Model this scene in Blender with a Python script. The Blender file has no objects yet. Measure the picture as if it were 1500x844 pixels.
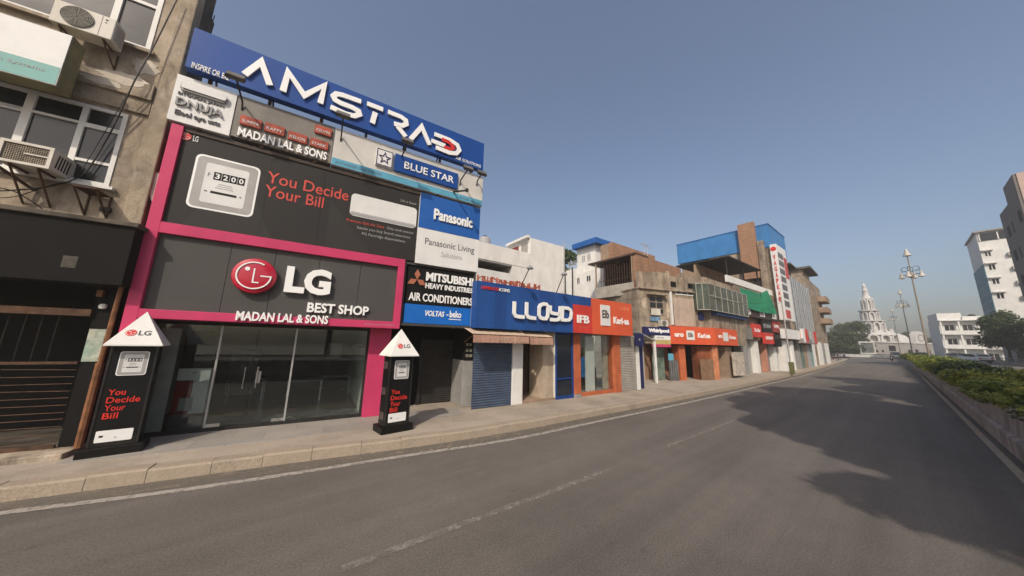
import bpy, bmesh, math, random
import numpy as np
from mathutils import Vector, Matrix, noise as mnoise
R = math.radians
random.seed(7)
sc = bpy.context.scene
COL = sc.collection

# ------------------------------------------------------------------ camera, sky, sun, exposure
FPX, PITCH, ROLL, EYE = 439.26, R(10.326), R(1.311), 2.5
FW = np.array([0, math.cos(PITCH), math.sin(PITCH)]); UP0 = np.array([0, -math.sin(PITCH), math.cos(PITCH)]); RT0 = np.array([1., 0, 0])
RT = RT0*math.cos(ROLL)+UP0*math.sin(ROLL); UP = -RT0*math.sin(ROLL)+UP0*math.cos(ROLL)
O = np.array([0, 0, EYE])
cd = bpy.data.cameras.new('camera'); cam = bpy.data.objects.new('camera', cd); COL.objects.link(cam)
cam.matrix_world = Matrix(((RT[0], UP[0], -FW[0], 0), (RT[1], UP[1], -FW[1], 0), (RT[2], UP[2], -FW[2], EYE), (0, 0, 0, 1)))
cd.sensor_width = 36; cd.lens = FPX/1500*36; cd.clip_start = .05; cd.clip_end = 4000
sc.camera = cam
SUN_EL, SUN_AZ = R(42), R(194)
w = bpy.data.worlds.new('World'); sc.world = w; w.use_nodes = True
nt = w.node_tree; bg = nt.nodes['Background']
sky = nt.nodes.new('ShaderNodeTexSky'); sky.sky_type = 'NISHITA'; sky.sun_disc = False
sky.sun_elevation = SUN_EL; sky.sun_rotation = SUN_AZ; sky.air_density = 1.0; sky.dust_density = 3.6; sky.ozone_density = 1.0; sky.altitude = 0
nt.links.new(sky.outputs[0], bg.inputs[0]); bg.inputs[1].default_value = .108
sl = bpy.data.lights.new('sun', 'SUN'); so = bpy.data.objects.new('sun', sl); COL.objects.link(so)
sl.energy = 2.6; sl.angle = R(.6); sl.color = (1, .89, .75)
so.rotation_euler = Vector((-math.sin(SUN_AZ)*math.cos(SUN_EL), -math.cos(SUN_AZ)*math.cos(SUN_EL), -math.sin(SUN_EL))).to_track_quat('-Z', 'Y').to_euler()
so.location = (0, -20, 40)
sc.view_settings.view_transform = 'Standard'; sc.view_settings.look = 'None'; sc.view_settings.exposure = .5; sc.view_settings.gamma = 1
sc.cycles.max_bounces = 6; sc.cycles.transparent_max_bounces = 12

# ------------------------------------------------------------------ surveying helpers: sight lines of the photograph onto real planes
def ray(x, y): return (x-750)/FPX*RT-(y-422)/FPX*UP+FW
def gnd(x, y, z=0.):
    d = ray(x, y); return O+(z-EYE)/d[2]*d
class Plane:
    """vertical plane: local X along it, local Y into it, Z up"""
    def __init__(s, P, yaw):
        s.P = np.array([P[0], P[1], 0.]); s.yaw = yaw; a = R(yaw)
        s.e = np.array([math.sin(a), math.cos(a), 0]); s.n = np.array([math.cos(a), -math.sin(a), 0])
        s.M = Matrix.Translation((P[0], P[1], 0)) @ Matrix.Rotation(R(90-yaw), 4, 'Z')
    def uv(s, x, y, off=0.):
        d = ray(x, y); t = ((s.P+s.n*off-O)@s.n)/(d@s.n); q = O+t*d
        return float((q-s.P)@s.e), float(q[2])
    def dz(s, x, y, u=0.):                       # on the plane square to it at local X = u -> (depth, z)
        d = ray(x, y); t = ((s.P+s.e*u-O)@s.e)/(d@s.e); q = O+t*d
        return float(-(q-s.P)@s.n), float(q[2])
    def r(s, x0, y0, x1, y1, off=0.):
        a = s.uv(x0, y0, off); b = s.uv(x1, y1, off); return a[0], b[0], b[1], a[1]      # u0,u1,z0,z1
    def loc(s, p): # world -> local
        q = np.array(p[:2])-s.P[:2]; return float(q@s.e[:2]), float(-(q@s.n[:2]))
WORLD = Plane((0, 0), 90)
YM = 51.73; ST = Plane((0, 0), YM)               # the street: local X along it, local -Y across towards the right
def street(s, l, z=0.): return np.array([s*ST.e[0]+l*ST.n[0], s*ST.e[1]+l*ST.n[1], z])

# ------------------------------------------------------------------ materials
MATS = {}
def mat(name, col, rough=.7, var=.12, scale=3., bump=0., metal=0., streak=0., streakcol=(.05, .045, .04), fine=0., coat=0., kind=None, stain=0., staincol=(.1, .085, .07)):
    if name in MATS: return MATS[name]
    m = bpy.data.materials.new(name); m.use_nodes = True; t = m.node_tree; N = t.nodes; L = t.links
    b = N['Principled BSDF']; b.inputs['Roughness'].default_value = rough; b.inputs['Metallic'].default_value = metal; b.inputs['Specular IOR Level'].default_value = .5 if rough < .36 or metal else .22
    if coat: b.inputs['Coat Weight'].default_value = coat
    tc = N.new('ShaderNodeTexCoord'); co = tc.outputs['Object']
    if len(col) == 3: col = (*col, 1)
    def noise(sc_, det=5, vec=None, rough_=.6):
        n = N.new('ShaderNodeTexNoise'); n.inputs['Scale'].default_value = sc_; n.inputs['Detail'].default_value = det; n.inputs['Roughness'].default_value = rough_
        L.new(vec or co, n.inputs['Vector']); return n.outputs['Fac']
    def mixc(fac, a, bb, blend='MIX'):
        x = N.new('ShaderNodeMix'); x.data_type = 'RGBA'; x.blend_type = blend
        if isinstance(fac, float): x.inputs[0].default_value = fac
        else: L.new(fac, x.inputs[0])
        for i, v in ((6, a), (7, bb)):
            if hasattr(v, 'is_linked') or hasattr(v, 'links'): L.new(v, x.inputs[i])
            else: x.inputs[i].default_value = (*v[:3], 1)
        return x.outputs[2]
    def ramp(f, a, bb):
        r_ = N.new('ShaderNodeMapRange'); L.new(f, r_.inputs[0]); r_.inputs[1].default_value = a; r_.inputs[2].default_value = bb; return r_.outputs[0]
    c = None
    lo = [max(0, x*(1-var)) for x in col[:3]]; hi = [min(1, x*(1+var)) for x in col[:3]]
    nf = noise(scale)
    if kind in ('brick', 'tile'):
        mp = N.new('ShaderNodeSeparateXYZ'); L.new(co, mp.inputs[0])
        cb = N.new('ShaderNodeCombineXYZ')
        if kind == 'brick':
            ad = N.new('ShaderNodeMath'); L.new(mp.outputs[0], ad.inputs[0]); L.new(mp.outputs[1], ad.inputs[1]); L.new(ad.outputs[0], cb.inputs[0]); L.new(mp.outputs[2], cb.inputs[1])
        else: L.new(mp.outputs[0], cb.inputs[0]); L.new(mp.outputs[1], cb.inputs[1])
        br = N.new('ShaderNodeTexBrick'); L.new(cb.outputs[0], br.inputs[0])
        br.inputs['Scale'].default_value = 1.
        br.inputs['Color1'].default_value = (*lo, 1); br.inputs['Color2'].default_value = (*hi, 1)
        if kind == 'brick':
            br.inputs['Mortar'].default_value = (*[x*.55+.06 for x in col[:3]], 1); br.inputs['Brick Width'].default_value = .24; br.inputs['Row Height'].default_value = .085; br.inputs['Mortar Size'].default_value = .012
        else:
            br.inputs['Mortar'].default_value = (*[x*.6 for x in col[:3]], 1); br.inputs['Brick Width'].default_value = 1.2; br.inputs['Row Height'].default_value = .6; br.inputs['Mortar Size'].default_value = .008
        c = mixc(ramp(nf, .3, .7), br.outputs[0], [x*.75 for x in col[:3]]); 
        mm = N.new('ShaderNodeMix'); mm.data_type = 'RGBA'; mm.inputs[0].default_value = .35; L.new(br.outputs[0], mm.inputs[6]); L.new(c, mm.inputs[7]); c = mm.outputs[2]
    elif kind == 'wave':
        c = mixc(ramp(nf, .35, .65), lo, hi)
    else:
        c = mixc(ramp(nf, .35, .65), lo, hi)
    if fine:
        c = mixc(ramp(noise(scale*40, 3), .35, .65), c, [x*(1-fine) for x in col[:3]])
    if stain:
        s1 = noise(.9, 8, rough_=.7); f = ramp(s1, .46, .66)
        mu = N.new('ShaderNodeMath'); mu.operation = 'MULTIPLY'; mu.inputs[1].default_value = stain; L.new(f, mu.inputs[0])
        c = mixc(mu.outputs[0], c, staincol)
    if streak:
        mp2 = N.new('ShaderNodeMapping'); mp2.inputs['Scale'].default_value = (1.9, 1.9, .3)
        wv = N.new('ShaderNodeVectorMath'); wv.operation = 'MULTIPLY_ADD'; nz = N.new('ShaderNodeTexNoise'); nz.inputs['Scale'].default_value = .8; nz.inputs['Detail'].default_value = 4; L.new(co, nz.inputs[0]); L.new(nz.outputs[1], wv.inputs[0]); wv.inputs[1].default_value = (1.1, 1.1, 1.1); L.new(co, wv.inputs[2]); L.new(wv.outputs[0], mp2.inputs[0])
        s2 = noise(1.1, 7, mp2.outputs[0], .65); f = ramp(s2, .44, .68)
        mu = N.new('ShaderNodeMath'); mu.operation = 'MULTIPLY'; mu.inputs[1].default_value = streak; L.new(f, mu.inputs[0])
        c = mixc(mu.outputs[0], c, streakcol)
    L.new(c, b.inputs['Base Color'])
    # uneven gloss
    rr = N.new('ShaderNodeMapRange'); L.new(nf, rr.inputs[0]); rr.inputs[3].default_value = max(.02, rough-.1); rr.inputs[4].default_value = min(1, rough+.1); L.new(rr.outputs[0], b.inputs['Roughness'])
    if bump or kind == 'wave':
        bp = N.new('ShaderNodeBump'); bp.inputs['Strength'].default_value = bump or .6; bp.inputs['Distance'].default_value = .02
        if kind == 'wave':
            sp = N.new('ShaderNodeSeparateXYZ'); L.new(co, sp.inputs[0]); ad = N.new('ShaderNodeMath'); L.new(sp.outputs[0], ad.inputs[0]); L.new(sp.outputs[1], ad.inputs[1])
            mu = N.new('ShaderNodeMath'); mu.operation = 'MULTIPLY'; mu.inputs[1].default_value = 34.; L.new(ad.outputs[0], mu.inputs[0])
            sn = N.new('ShaderNodeMath'); sn.operation = 'SINE'; L.new(mu.outputs[0], sn.inputs[0]); L.new(sn.outputs[0], bp.inputs['Height']); bp.inputs['Distance'].default_value = .05
        else: L.new(noise(scale*12, 6), bp.inputs['Height'])
        L.new(bp.outputs[0], b.inputs['Normal'])
    MATS[name] = m; return m
def glass(name, tint, gloss=.35, rough=.02):
    m = bpy.data.materials.new(name); m.use_nodes = True; t = m.node_tree; N = t.nodes; L = t.links; N.remove(N['Principled BSDF'])
    o = N['Material Output']; tr = N.new('ShaderNodeBsdfTransparent'); tr.inputs[0].default_value = (*tint, 1)
    gl = N.new('ShaderNodeBsdfGlossy'); gl.inputs['Roughness'].default_value = rough; gl.inputs[0].default_value = (.9, .95, .95, 1)
    fr = N.new('ShaderNodeLayerWeight'); pw = N.new('ShaderNodeMath'); pw.operation = 'POWER'; pw.inputs[1].default_value = 4.5; L.new(fr.outputs['Facing'], pw.inputs[0]); mx = N.new('ShaderNodeMixShader')
    mr = N.new('ShaderNodeMapRange'); mr.inputs[3].default_value = gloss*.12; mr.inputs[4].default_value = .8; L.new(pw.outputs[0], mr.inputs[0])
    L.new(mr.outputs[0], mx.inputs[0]); L.new(tr.outputs[0], mx.inputs[1]); L.new(gl.outputs[0], mx.inputs[2]); L.new(mx.outputs[0], o.inputs[0]); MATS[name] = m; return m

PINK = mat('pink_paint', (.50, .045, .125), .38, .06, 1.5, streak=.08)
PANEL = mat('grey_panel', (.066, .063, .061), .6, .06, 1.2)
DARKP = mat('billboard_dark', (.024, .022, .021), .62, .12, .8)
BLACK = mat('black_paint', (.006, .006, .006), .45, .2, 3)
SOOT = mat('sooty_black', (.004, .0038, .0036), .85, .3, 2, stain=.3, staincol=(.010, .009, .008))
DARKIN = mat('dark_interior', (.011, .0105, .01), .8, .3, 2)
WHITE = mat('white_letter', (.78, .78, .77), .35, .03, 2)
REDL = mat('red_letter', (.55, .035, .03), .4, .05, 2)
REDTXT = mat('printed_red', (.52, .075, .06), .5, .05, 2)
LGRED = mat('emblem_red', (.42, .006, .03), .25, .06, 2, coat=.4)
BLUE = mat('blue_board', (.007, .055, .25), .5, .08, .8, streak=.1)
BLUE2 = mat('blue_faded', (.018, .07, .25), .45, .12, .9, streak=.3, streakcol=(.012, .05, .17))
SKYB = mat('light_blue_strip', (.10, .32, .46), .45, .08, 2)
VBLUE = mat('voltas_blue', (.01, .12, .45), .4, .06, 2)
WBOARD = mat('white_board', (.66, .66, .65), .45, .05, 1.5, streak=.12, streakcol=(.3, .29, .27))
GBOARD = mat('grey_board', (.20, .185, .165), .55, .15, 1.2, streak=.35, streakcol=(.1, .09, .08))
LBOARD = mat('pale_grey_board', (.54, .53, .50), .5, .08, 1.5, streak=.15, streakcol=(.25, .23, .2))
ORANGE = mat('orange_board', (.60, .098, .04), .45, .08, 1.1, streak=.12, streakcol=(.4, .06, .03))
ORPAINT = mat('orange_paint', (.42, .115, .05), .7, .18, 2, streak=.2, streakcol=(.3, .07, .03))
CONC = mat('old_concrete', (.36, .295, .22), .9, .4, 1.1, bump=.5, streak=.8, streakcol=(.07, .053, .038), fine=.25, stain=.6, staincol=(.55, .48, .40))
CONC2 = mat('stained_plaster', (.37, .30, .23), .9, .3, 1.0, bump=.4, streak=.75, streakcol=(.07, .053, .04), fine=.2, stain=.75, staincol=(.12, .09, .065))
CONCD = mat('dark_concrete', (.10, .085, .07), .9, .3, 1.5, bump=.3, streak=.6, streakcol=(.03, .025, .02))
GREYW = mat('grey_plaster', (.27, .265, .255), .85, .12, 2, bump=.15, streak=.3, streakcol=(.12, .115, .11))
WHITEW = mat('white_plaster', (.70, .685, .65), .8, .06, 1.2, bump=.1, streak=.28, streakcol=(.42, .39, .35), stain=.12, staincol=(.45, .42, .38))
WHITEF = mat('white_painted', (.66, .655, .63), .7, .06, 1.5, streak=.14, streakcol=(.42, .4, .37))
BRICK = mat('brown_brick', (.34, .185, .11), .9, .22, 1.3, bump=.2, kind='brick', streak=.3, streakcol=(.12, .08, .055))
BROWN = mat('brown_render', (.29, .21, .15), .9, .2, 1.5, bump=.2, streak=.3, streakcol=(.14, .1, .075))
CLAD = mat('blue_cladding', (.042, .18, .42), .42, .12, .7, kind='wave', bump=.22)
RUST = mat('rusty_iron', (.075, .042, .026), .75, .45, 6, stain=.4, staincol=(.13, .06, .03))
RUSTP = mat('rusty_pipe', (.19, .085, .04), .7, .4, 5, stain=.4, staincol=(.06, .03, .02))
IRON = mat('dark_iron', (.02, .019, .018), .6, .3, 4)
STEEL = mat('brushed_steel', (.55, .55, .54), .28, .08, 3, metal=1)
GALV = mat('galvanised', (.42, .42, .41), .5, .15, 3, metal=.6)
FRAMEW = mat('window_frame_white', (.64, .63, .60), .5, .06, 3, streak=.12, streakcol=(.35, .33, .3))
WGLASS = mat('dark_window_glass', (.018, .019, .021), .16, .2, .6)
GREENGL = mat('bay_glass', (.045, .062, .05), .25, .35, 1.6, streak=.4, streakcol=(.14, .135, .105))
BLUEGL = mat('blue_glass', (.05, .10, .17), .18, .3, .8)
TEALGL = mat('teal_glass', (.035, .14, .19), .5, .2, 1.2)
ACW = mat('aircon_casing', (.55, .52, .46), .5, .06, 3, streak=.35, streakcol=(.25, .21, .16))
TEAL = mat('teal_strip', (.17, .36, .34), .5, .06, 2)
SHUTB = mat('blue_shutter', (.06, .085, .135), .45, .15, 3, streak=.25, streakcol=(.09, .085, .08))
SHUTG = mat('grey_shutter', (.33, .31, .28), .55, .12, 3, streak=.35, streakcol=(.17, .145, .12))
AWN = mat('awning_cloth', (.40, .235, .18), .8, .14, 2.5, streak=.35, streakcol=(.24, .12, .09))
AWNP = mat('awning_top', (.46, .35, .26), .8, .1, 2.5)
PAVE = mat('pavement_slab', (.37, .315, .255), .88, .14, 1.0, bump=.25, fine=.2, stain=.5, staincol=(.17, .145, .12))
APRON = mat('apron_tile', (.31, .285, .255), .6, .12, 1.0, kind='tile', stain=.3, staincol=(.16, .145, .13))
KERB = mat('kerb_stone', (.37, .305, .235), .88, .25, .9, bump=.5, fine=.25, stain=.65, staincol=(.17, .14, .11))
SOIL = mat('soil', (.10, .075, .05), .95, .25, 3, bump=.5)
GREENC = mat('green_tarpaulin', (.012, .17, .085), .6, .15, 1.5)
CHOC = mat('dark_brown_board', (.045, .03, .026), .5, .2, 2)
REDB = mat('red_board', (.52, .045, .035), .5, .12, 1.5)
MEDIAN = mat('median_wall', (.41, .365, .325), .9, .2, 1.2, bump=.5, streak=.7, streakcol=(.15, .12, .1), fine=.2)
COPING = mat('median_coping', (.47, .41, .35), .9, .2, 1.2, bump=.4, stain=.4, staincol=(.1, .085, .07))
WOOD = mat('plywood', (.19, .115, .07), .75, .2, 3)
NAVY = mat('navy_board', (.018, .02, .085), .5, .15, 2)
TEXTG = mat('grey_print', (.09, .09, .095), .6, .05, 2)
GREYP = mat('grey_print_light', (.33, .33, .33), .6, .05, 2)
PINKT = mat('tower_lit_pink', (.44, .33, .285), .8, .06, 1, streak=.1, streakcol=(.2, .16, .14))
TAUPE = mat('tower_shade_taupe', (.17, .15, .14), .8, .08, 1)  # darker tone of the brown tower, shade put into its side colour
RUBBER = mat('tyre_rubber', (.015, .015, .015), .8, .1, 4)
CARW = mat('car_white', (.70, .70, .69), .25, .03, 1, coat=.6)
CARG = mat('car_silver', (.35, .36, .37), .3, .03, 1, metal=.5, coat=.5)
SKIN = mat('skin', (.22, .12, .075), .6, .05, 3)
CLOTHD = mat('dark_cloth', (.03, .03, .04), .85, .2, 4)
CLOTHB = mat('blue_cloth', (.08, .13, .22), .85, .2, 4)
TEMPLE = mat('temple_white', (.50, .49, .47), .75, .06, .5, streak=.15, streakcol=(.4, .39, .37))
TSTONE = mat('temple_base_stone', (.29, .28, .265), .85, .1, .5, streak=.2, streakcol=(.2, .19, .18))
BARK = mat('bark', (.09, .07, .052), .95, .3, 6, bump=.6)
SHOPGL = glass('shop_glass', (.80, .84, .83), .5)
CLEARGL = glass('clear_glass', (.88, .91, .9), .5)
TAIL = mat('tail_lamp_red', (.45, .01, .01), .25, .05, 2)
LAMPGL = mat('lamp_glass', (.6, .6, .58), .2, .05, 2)
POSTER = mat('torn_poster', (.42, .40, .33), .85, .35, 9, stain=.8, staincol=(.2, .36, .30))
def leafmat(name, a, b, trans=.25):
    m = bpy.data.materials.new(name); m.use_nodes = True; t = m.node_tree; N = t.nodes; L = t.links; p = N['Principled BSDF']
    g = N.new('ShaderNodeNewGeometry'); oi = N.new('ShaderNodeTexCoord'); n = N.new('ShaderNodeTexNoise'); n.inputs['Scale'].default_value = 1.6; L.new(oi.outputs['Object'], n.inputs[0])
    ad = N.new('ShaderNodeMath'); ad.operation = 'MULTIPLY_ADD'; ad.inputs[1].default_value = .45; L.new(g.outputs['Random Per Island'], ad.inputs[0]); 
    mr = N.new('ShaderNodeMapRange'); mr.inputs[1].default_value = .35; mr.inputs[2].default_value = .65; mr.inputs[4].default_value = .55; L.new(n.outputs[0], mr.inputs[0]); L.new(mr.outputs[0], ad.inputs[2])
    x = N.new('ShaderNodeMix'); x.data_type = 'RGBA'; x.inputs[6].default_value = (*a, 1); x.inputs[7].default_value = (*b, 1); L.new(ad.outputs[0], x.inputs[0]); L.new(x.outputs[2], p.inputs['Base Color'])
    p.inputs['Roughness'].default_value = .55
    tl = N.new('ShaderNodeBsdfTranslucent'); L.new(x.outputs[2], tl.inputs[0]); mx = N.new('ShaderNodeMixShader'); mx.inputs[0].default_value = trans
    L.new(p.outputs[0], mx.inputs[1]); L.new(tl.outputs[0], mx.inputs[2]); L.new(mx.outputs[0], N['Material Output'].inputs[0]); MATS[name] = m; return m
LEAF = leafmat('leaf_dark', (.022, .042, .012), (.075, .11, .028))
LEAFB = leafmat('leaf_bush', (.055, .10, .014), (.27, .30, .04))
LEAFY = leafmat('leaf_yellow_green', (.1, .125, .016), (.36, .34, .05))

# ------------------------------------------------------------------ object helpers
ORG = {}
def tag(o, label=None, cat=None, group=None, kind=None):
    if label: o['label'] = label
    if cat: o['category'] = cat
    if group: o['group'] = group
    if kind: o['kind'] = kind
    return o
def thing(name, label, cat, pl=WORLD, o=(0, 0, 0), group=None):
    e = bpy.data.objects.new(name, None); COL.objects.link(e); e.empty_display_size = .3
    e.matrix_world = pl.M @ Matrix.Translation(o); ORG[e] = (Vector(o), pl)
    return tag(e, label, cat, group)
def rootof(o):
    while o.parent: o = o.parent
    return o
class MB:
    def __init__(s): s.v = []; s.f = []; s.mi = []; s.cur = 0; s.smooth = False
    def add(s, vs, fs):
        b = len(s.v); s.v += [tuple(v) for v in vs]
        for f in fs: s.f.append(tuple(i+b for i in f)); s.mi.append(s.cur)
        return s
    def box(s, u0, u1, d0, d1, z0, z1):
        u0, u1 = sorted((u0, u1)); d0, d1 = sorted((d0, d1)); z0, z1 = sorted((z0, z1))
        return s.add([(u0, d0, z0), (u1, d0, z0), (u1, d1, z0), (u0, d1, z0), (u0, d0, z1), (u1, d0, z1), (u1, d1, z1), (u0, d1, z1)],
                     [(0, 3, 2, 1), (4, 5, 6, 7), (0, 1, 5, 4), (1, 2, 6, 5), (2, 3, 7, 6), (3, 0, 4, 7)])
    def ob(s, r, o0, o1): return s.box(r[0], r[1], -o1, -o0, r[2], r[3])     # r = u0,u1,z0,z1 ; off range
    def prism(s, pts, d0, d1):                    # polygon in (u,z), counter-clockwise or not
        a = sum(pts[i][0]*pts[(i+1) % len(pts)][1]-pts[(i+1) % len(pts)][0]*pts[i][1] for i in range(len(pts)))
        if a < 0: pts = pts[::-1]
        n = len(pts); d0, d1 = sorted((d0, d1))
        vs = [(p[0], d0, p[1]) for p in pts]+[(p[0], d1, p[1]) for p in pts]
        fs = [tuple(range(n)), tuple(range(2*n-1, n-1, -1))]+[((i+1) % n, i, n+i, n+(i+1) % n) for i in range(n)]
        return s.add(vs, fs)
    def hprism(s, pts, z0, z1):                   # polygon in (x,y) ground plan
        a = sum(pts[i][0]*pts[(i+1) % len(pts)][1]-pts[(i+1) % len(pts)][0]*pts[i][1] for i in range(len(pts)))
        if a < 0: pts = pts[::-1]
        n = len(pts)
        return s.add([(p[0], p[1], z0) for p in pts]+[(p[0], p[1], z1) for p in pts], [tuple(range(n-1, -1, -1)), tuple(range(n, 2*n))]+[(i, (i+1) % n, n+(i+1) % n, n+i) for i in range(n)])
    def dprism(s, pts, u0, u1):                   # polygon in (d,z), extruded along u
        a = sum(pts[i][0]*pts[(i+1) % len(pts)][1]-pts[(i+1) % len(pts)][0]*pts[i][1] for i in range(len(pts)))
        if a < 0: pts = pts[::-1]
        n = len(pts); u0, u1 = sorted((u0, u1))
        return s.add([(u0, p[0], p[1]) for p in pts]+[(u1, p[0], p[1]) for p in pts], [tuple(range(n-1, -1, -1)), tuple(range(n, 2*n))]+[(i, (i+1) % n, n+(i+1) % n, n+i) for i in range(n)])
    def tube(s, pts, r, n=6, r1=None):
        pts = [Vector(p) for p in pts]; m = len(pts); rings = []; r1 = r if r1 is None else r1
        for i, p in enumerate(pts):
            t = (pts[min(i+1, m-1)]-pts[max(i-1, 0)]).normalized(); a = t.orthogonal() if i == 0 else (prev-t*prev.dot(t))
            if a.length < 1e-6: a = t.orthogonal()
            a.normalize(); prev = a; b = t.cross(a); rr = r+(r1-r)*i/max(1, m-1)
            rings.append([p+(a*math.cos(k*2*math.pi/n)+b*math.sin(k*2*math.pi/n))*rr for k in range(n)])
        vs = [v for q in rings for v in q]; fs = []
        for i in range(m-1):
            for k in range(n): fs.append((i*n+k, i*n+(k+1) % n, (i+1)*n+(k+1) % n, (i+1)*n+k))
        fs += [tuple(range(n-1, -1, -1)), tuple((m-1)*n+k for k in range(n))]
        return s.add(vs, fs)
    def lathe(s, prof, c, n=16, axis='Z', smooth=True):
        vs = []; fs = []; m = len(prof); c = Vector(c)
        for r, z in prof:
            for k in range(n):
                a = 2*math.pi*k/n; p = (r*math.cos(a), r*math.sin(a), z)
                if axis == 'Y': p = (p[0], -p[2], p[1])
                elif axis == 'X': p = (p[2], p[0], p[1])
                vs.append(c+Vector(p))
        for i in range(m-1):
            for k in range(n): fs.append((i*n+k, i*n+(k+1) % n, (i+1)*n+(k+1) % n, (i+1)*n+k))
        fs += [tuple(range(n-1, -1, -1)), tuple((m-1)*n+k for k in range(n))]
        return s.add(vs, fs)
    def stroke(s, pts, w, d0, d1, closed=False):  # flat letter stroke in (u,z)
        P = [Vector(p) for p in pts]; m = len(P); Lft = []; Rgt = []
        for i in range(m):
            if closed: a = P[i]-P[i-1]; b = P[(i+1) % m]-P[i]
            else: a = P[i]-P[max(i-1, 0)] if i else P[1]-P[0]; b = P[min(i+1, m-1)]-P[i] if i < m-1 else P[-1]-P[-2]
            a.normalize(); b.normalize(); n1 = Vector((-a.y, a.x)); n2 = Vector((-b.y, b.x)); t = (n1+n2)
            t.normalize(); k = w/2/max(.45, t.dot(n1)); Lft.append(P[i]+t*k); Rgt.append(P[i]-t*k)
        for i in range(m if closed else m-1):
            j = (i+1) % m; s.prism([tuple(Rgt[i]), tuple(Rgt[j]), tuple(Lft[j]), tuple(Lft[i])], d0, d1)
        return s
    def build(s, name, mats, parent=None, pl=WORLD, bevel=0, smooth=None):
        if not isinstance(mats, (list, tuple)): mats = [mats]
        me = bpy.data.meshes.new(name)
        if parent is not None: org, pl = ORG[rootof(parent)]
        elif s.v:
            a = np.array(s.v); org = Vector(((a[:, 0].min()+a[:, 0].max())/2, (a[:, 1].min()+a[:, 1].max())/2, a[:, 2].min()))
        me.from_pydata([Vector(v)-org for v in s.v], [], s.f); me.update()
        for m in mats: me.materials.append(m)
        if len(mats) > 1: me.polygons.foreach_set('material_index', s.mi)
        sm = s.smooth if smooth is None else smooth
        if sm:
            me.polygons.foreach_set('use_smooth', [True]*len(me.polygons)); me.update()
            try: me.set_sharp_from_angle(angle=R(38))
            except Exception: pass
        o = bpy.data.objects.new(name, me); COL.objects.link(o)
        if parent is not None: o.parent = parent
        else: o.matrix_world = pl.M @ Matrix.Translation(org); ORG[o] = (org, pl)
        if bevel:
            b = o.modifiers.new('bevel', 'BEVEL'); b.width = bevel; b.segments = 2; b.limit_method = 'ANGLE'
        return o
def text_mesh(txt, u0, u1, z0, z1, off, depth, bold=0., shear=0., keep=False, align='c'):
    cu = bpy.data.curves.new('t', 'FONT'); cu.body = txt; cu.extrude = .5; cu.resolution_u = 3; cu.offset = bold; cu.shear = shear
    ob = bpy.data.objects.new('t', cu); COL.objects.link(ob); dg = bpy.context.evaluated_depsgraph_get(); dg.update()
    me = bpy.data.meshes.new_from_object(ob.evaluated_get(dg)); COL.objects.unlink(ob); bpy.data.objects.remove(ob); bpy.data.curves.remove(cu)
    n = len(me.vertices); c = np.empty(n*3); me.vertices.foreach_get('co', c); c = c.reshape(-1, 3)
    mn, mx = c.min(0), c.max(0); sx = (u1-u0)/(mx[0]-mn[0]); sz = (z1-z0)/(mx[1]-mn[1])
    if keep: sx = sz = min(sx, sz)
    sh = ((u1-u0)-sx*(mx[0]-mn[0]))*(0 if align == 'l' else .5); shz = ((z1-z0)-sz*(mx[1]-mn[1]))*.5
    vs = [((p[0]-mn[0])*sx+u0+sh, -(off+(p[2]-mn[2])/(mx[2]-mn[2])*depth), (p[1]-mn[1])*sz+z0+shz) for p in c]
    fs = [tuple(p.vertices) for p in me.polygons]; bpy.data.meshes.remove(me)
    return vs, fs
def T(mb, txt, r, off, depth=.01, **k): vs, fs = text_mesh(txt, *r, off, depth, **k); mb.add(vs, fs); return mb
def text(txt, r, off, depth, m, parent, name='lettering', **k):
    return T(MB(), txt, r, off, depth, **k).build(name, m, parent)
def copy_tree(o, parent=None):
    c = o.copy(); COL.objects.link(c); c.parent = parent
    for ch in [q for q in o.children]: copy_tree(ch, c)
    return c
def S(o): o['kind'] = 'structure'; return o
def rrect(u0, u1, z0, z1, r, n=4):
    P = []
    for cx, cz, a0 in ((u1-r, z0+r, -90), (u1-r, z1-r, 0), (u0+r, z1-r, 90), (u0+r, z0+r, 180)):
        for i in range(n+1):
            a = R(a0+90*i/n); P.append((cx+r*math.cos(a), cz+r*math.sin(a)))
    return P
def inset(r, k): return (r[0]+k, r[1]-k, r[2]+k, r[3]-k)
def sub(r, a, b, c, d):                          # fraction of a rect
    return (r[0]+(r[1]-r[0])*a, r[0]+(r[1]-r[0])*b, r[2]+(r[3]-r[2])*c, r[2]+(r[3]-r[2])*d)
def framew(mb, r, w, o0, o1):                    # four bars round a rectangle, mitre-free
    mb.ob((r[0], r[1], r[3]-w, r[3]), o0, o1); mb.ob((r[0], r[1], r[2], r[2]+w), o0, o1)
    mb.ob((r[0], r[0]+w, r[2]+w, r[3]-w), o0, o1); mb.ob((r[1]-w, r[1], r[2]+w, r[3]-w), o0, o1); return mb
def shutter(r, off, m, parent, pitch=.09, name='roller_shutter'):
    z = r[2]; P = []
    while z < r[3]-.001:
        P += [(-off, z), (-off-.022, z+pitch*.35), (-off-.022, z+pitch*.7), (-off, z+pitch*.92)]; z += pitch
    P.append((-off, z)); P = [(d, min(zz, r[3])) for d, zz in P]
    vs = []; fs = []
    for d, zz in P: vs += [(r[0], d, zz), (r[1], d, zz)]
    for i in range(len(P)-1): fs.append((2*i, 2*i+1, 2*i+3, 2*i+2))
    return MB().add(vs, fs).build(name, m, parent)

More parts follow.
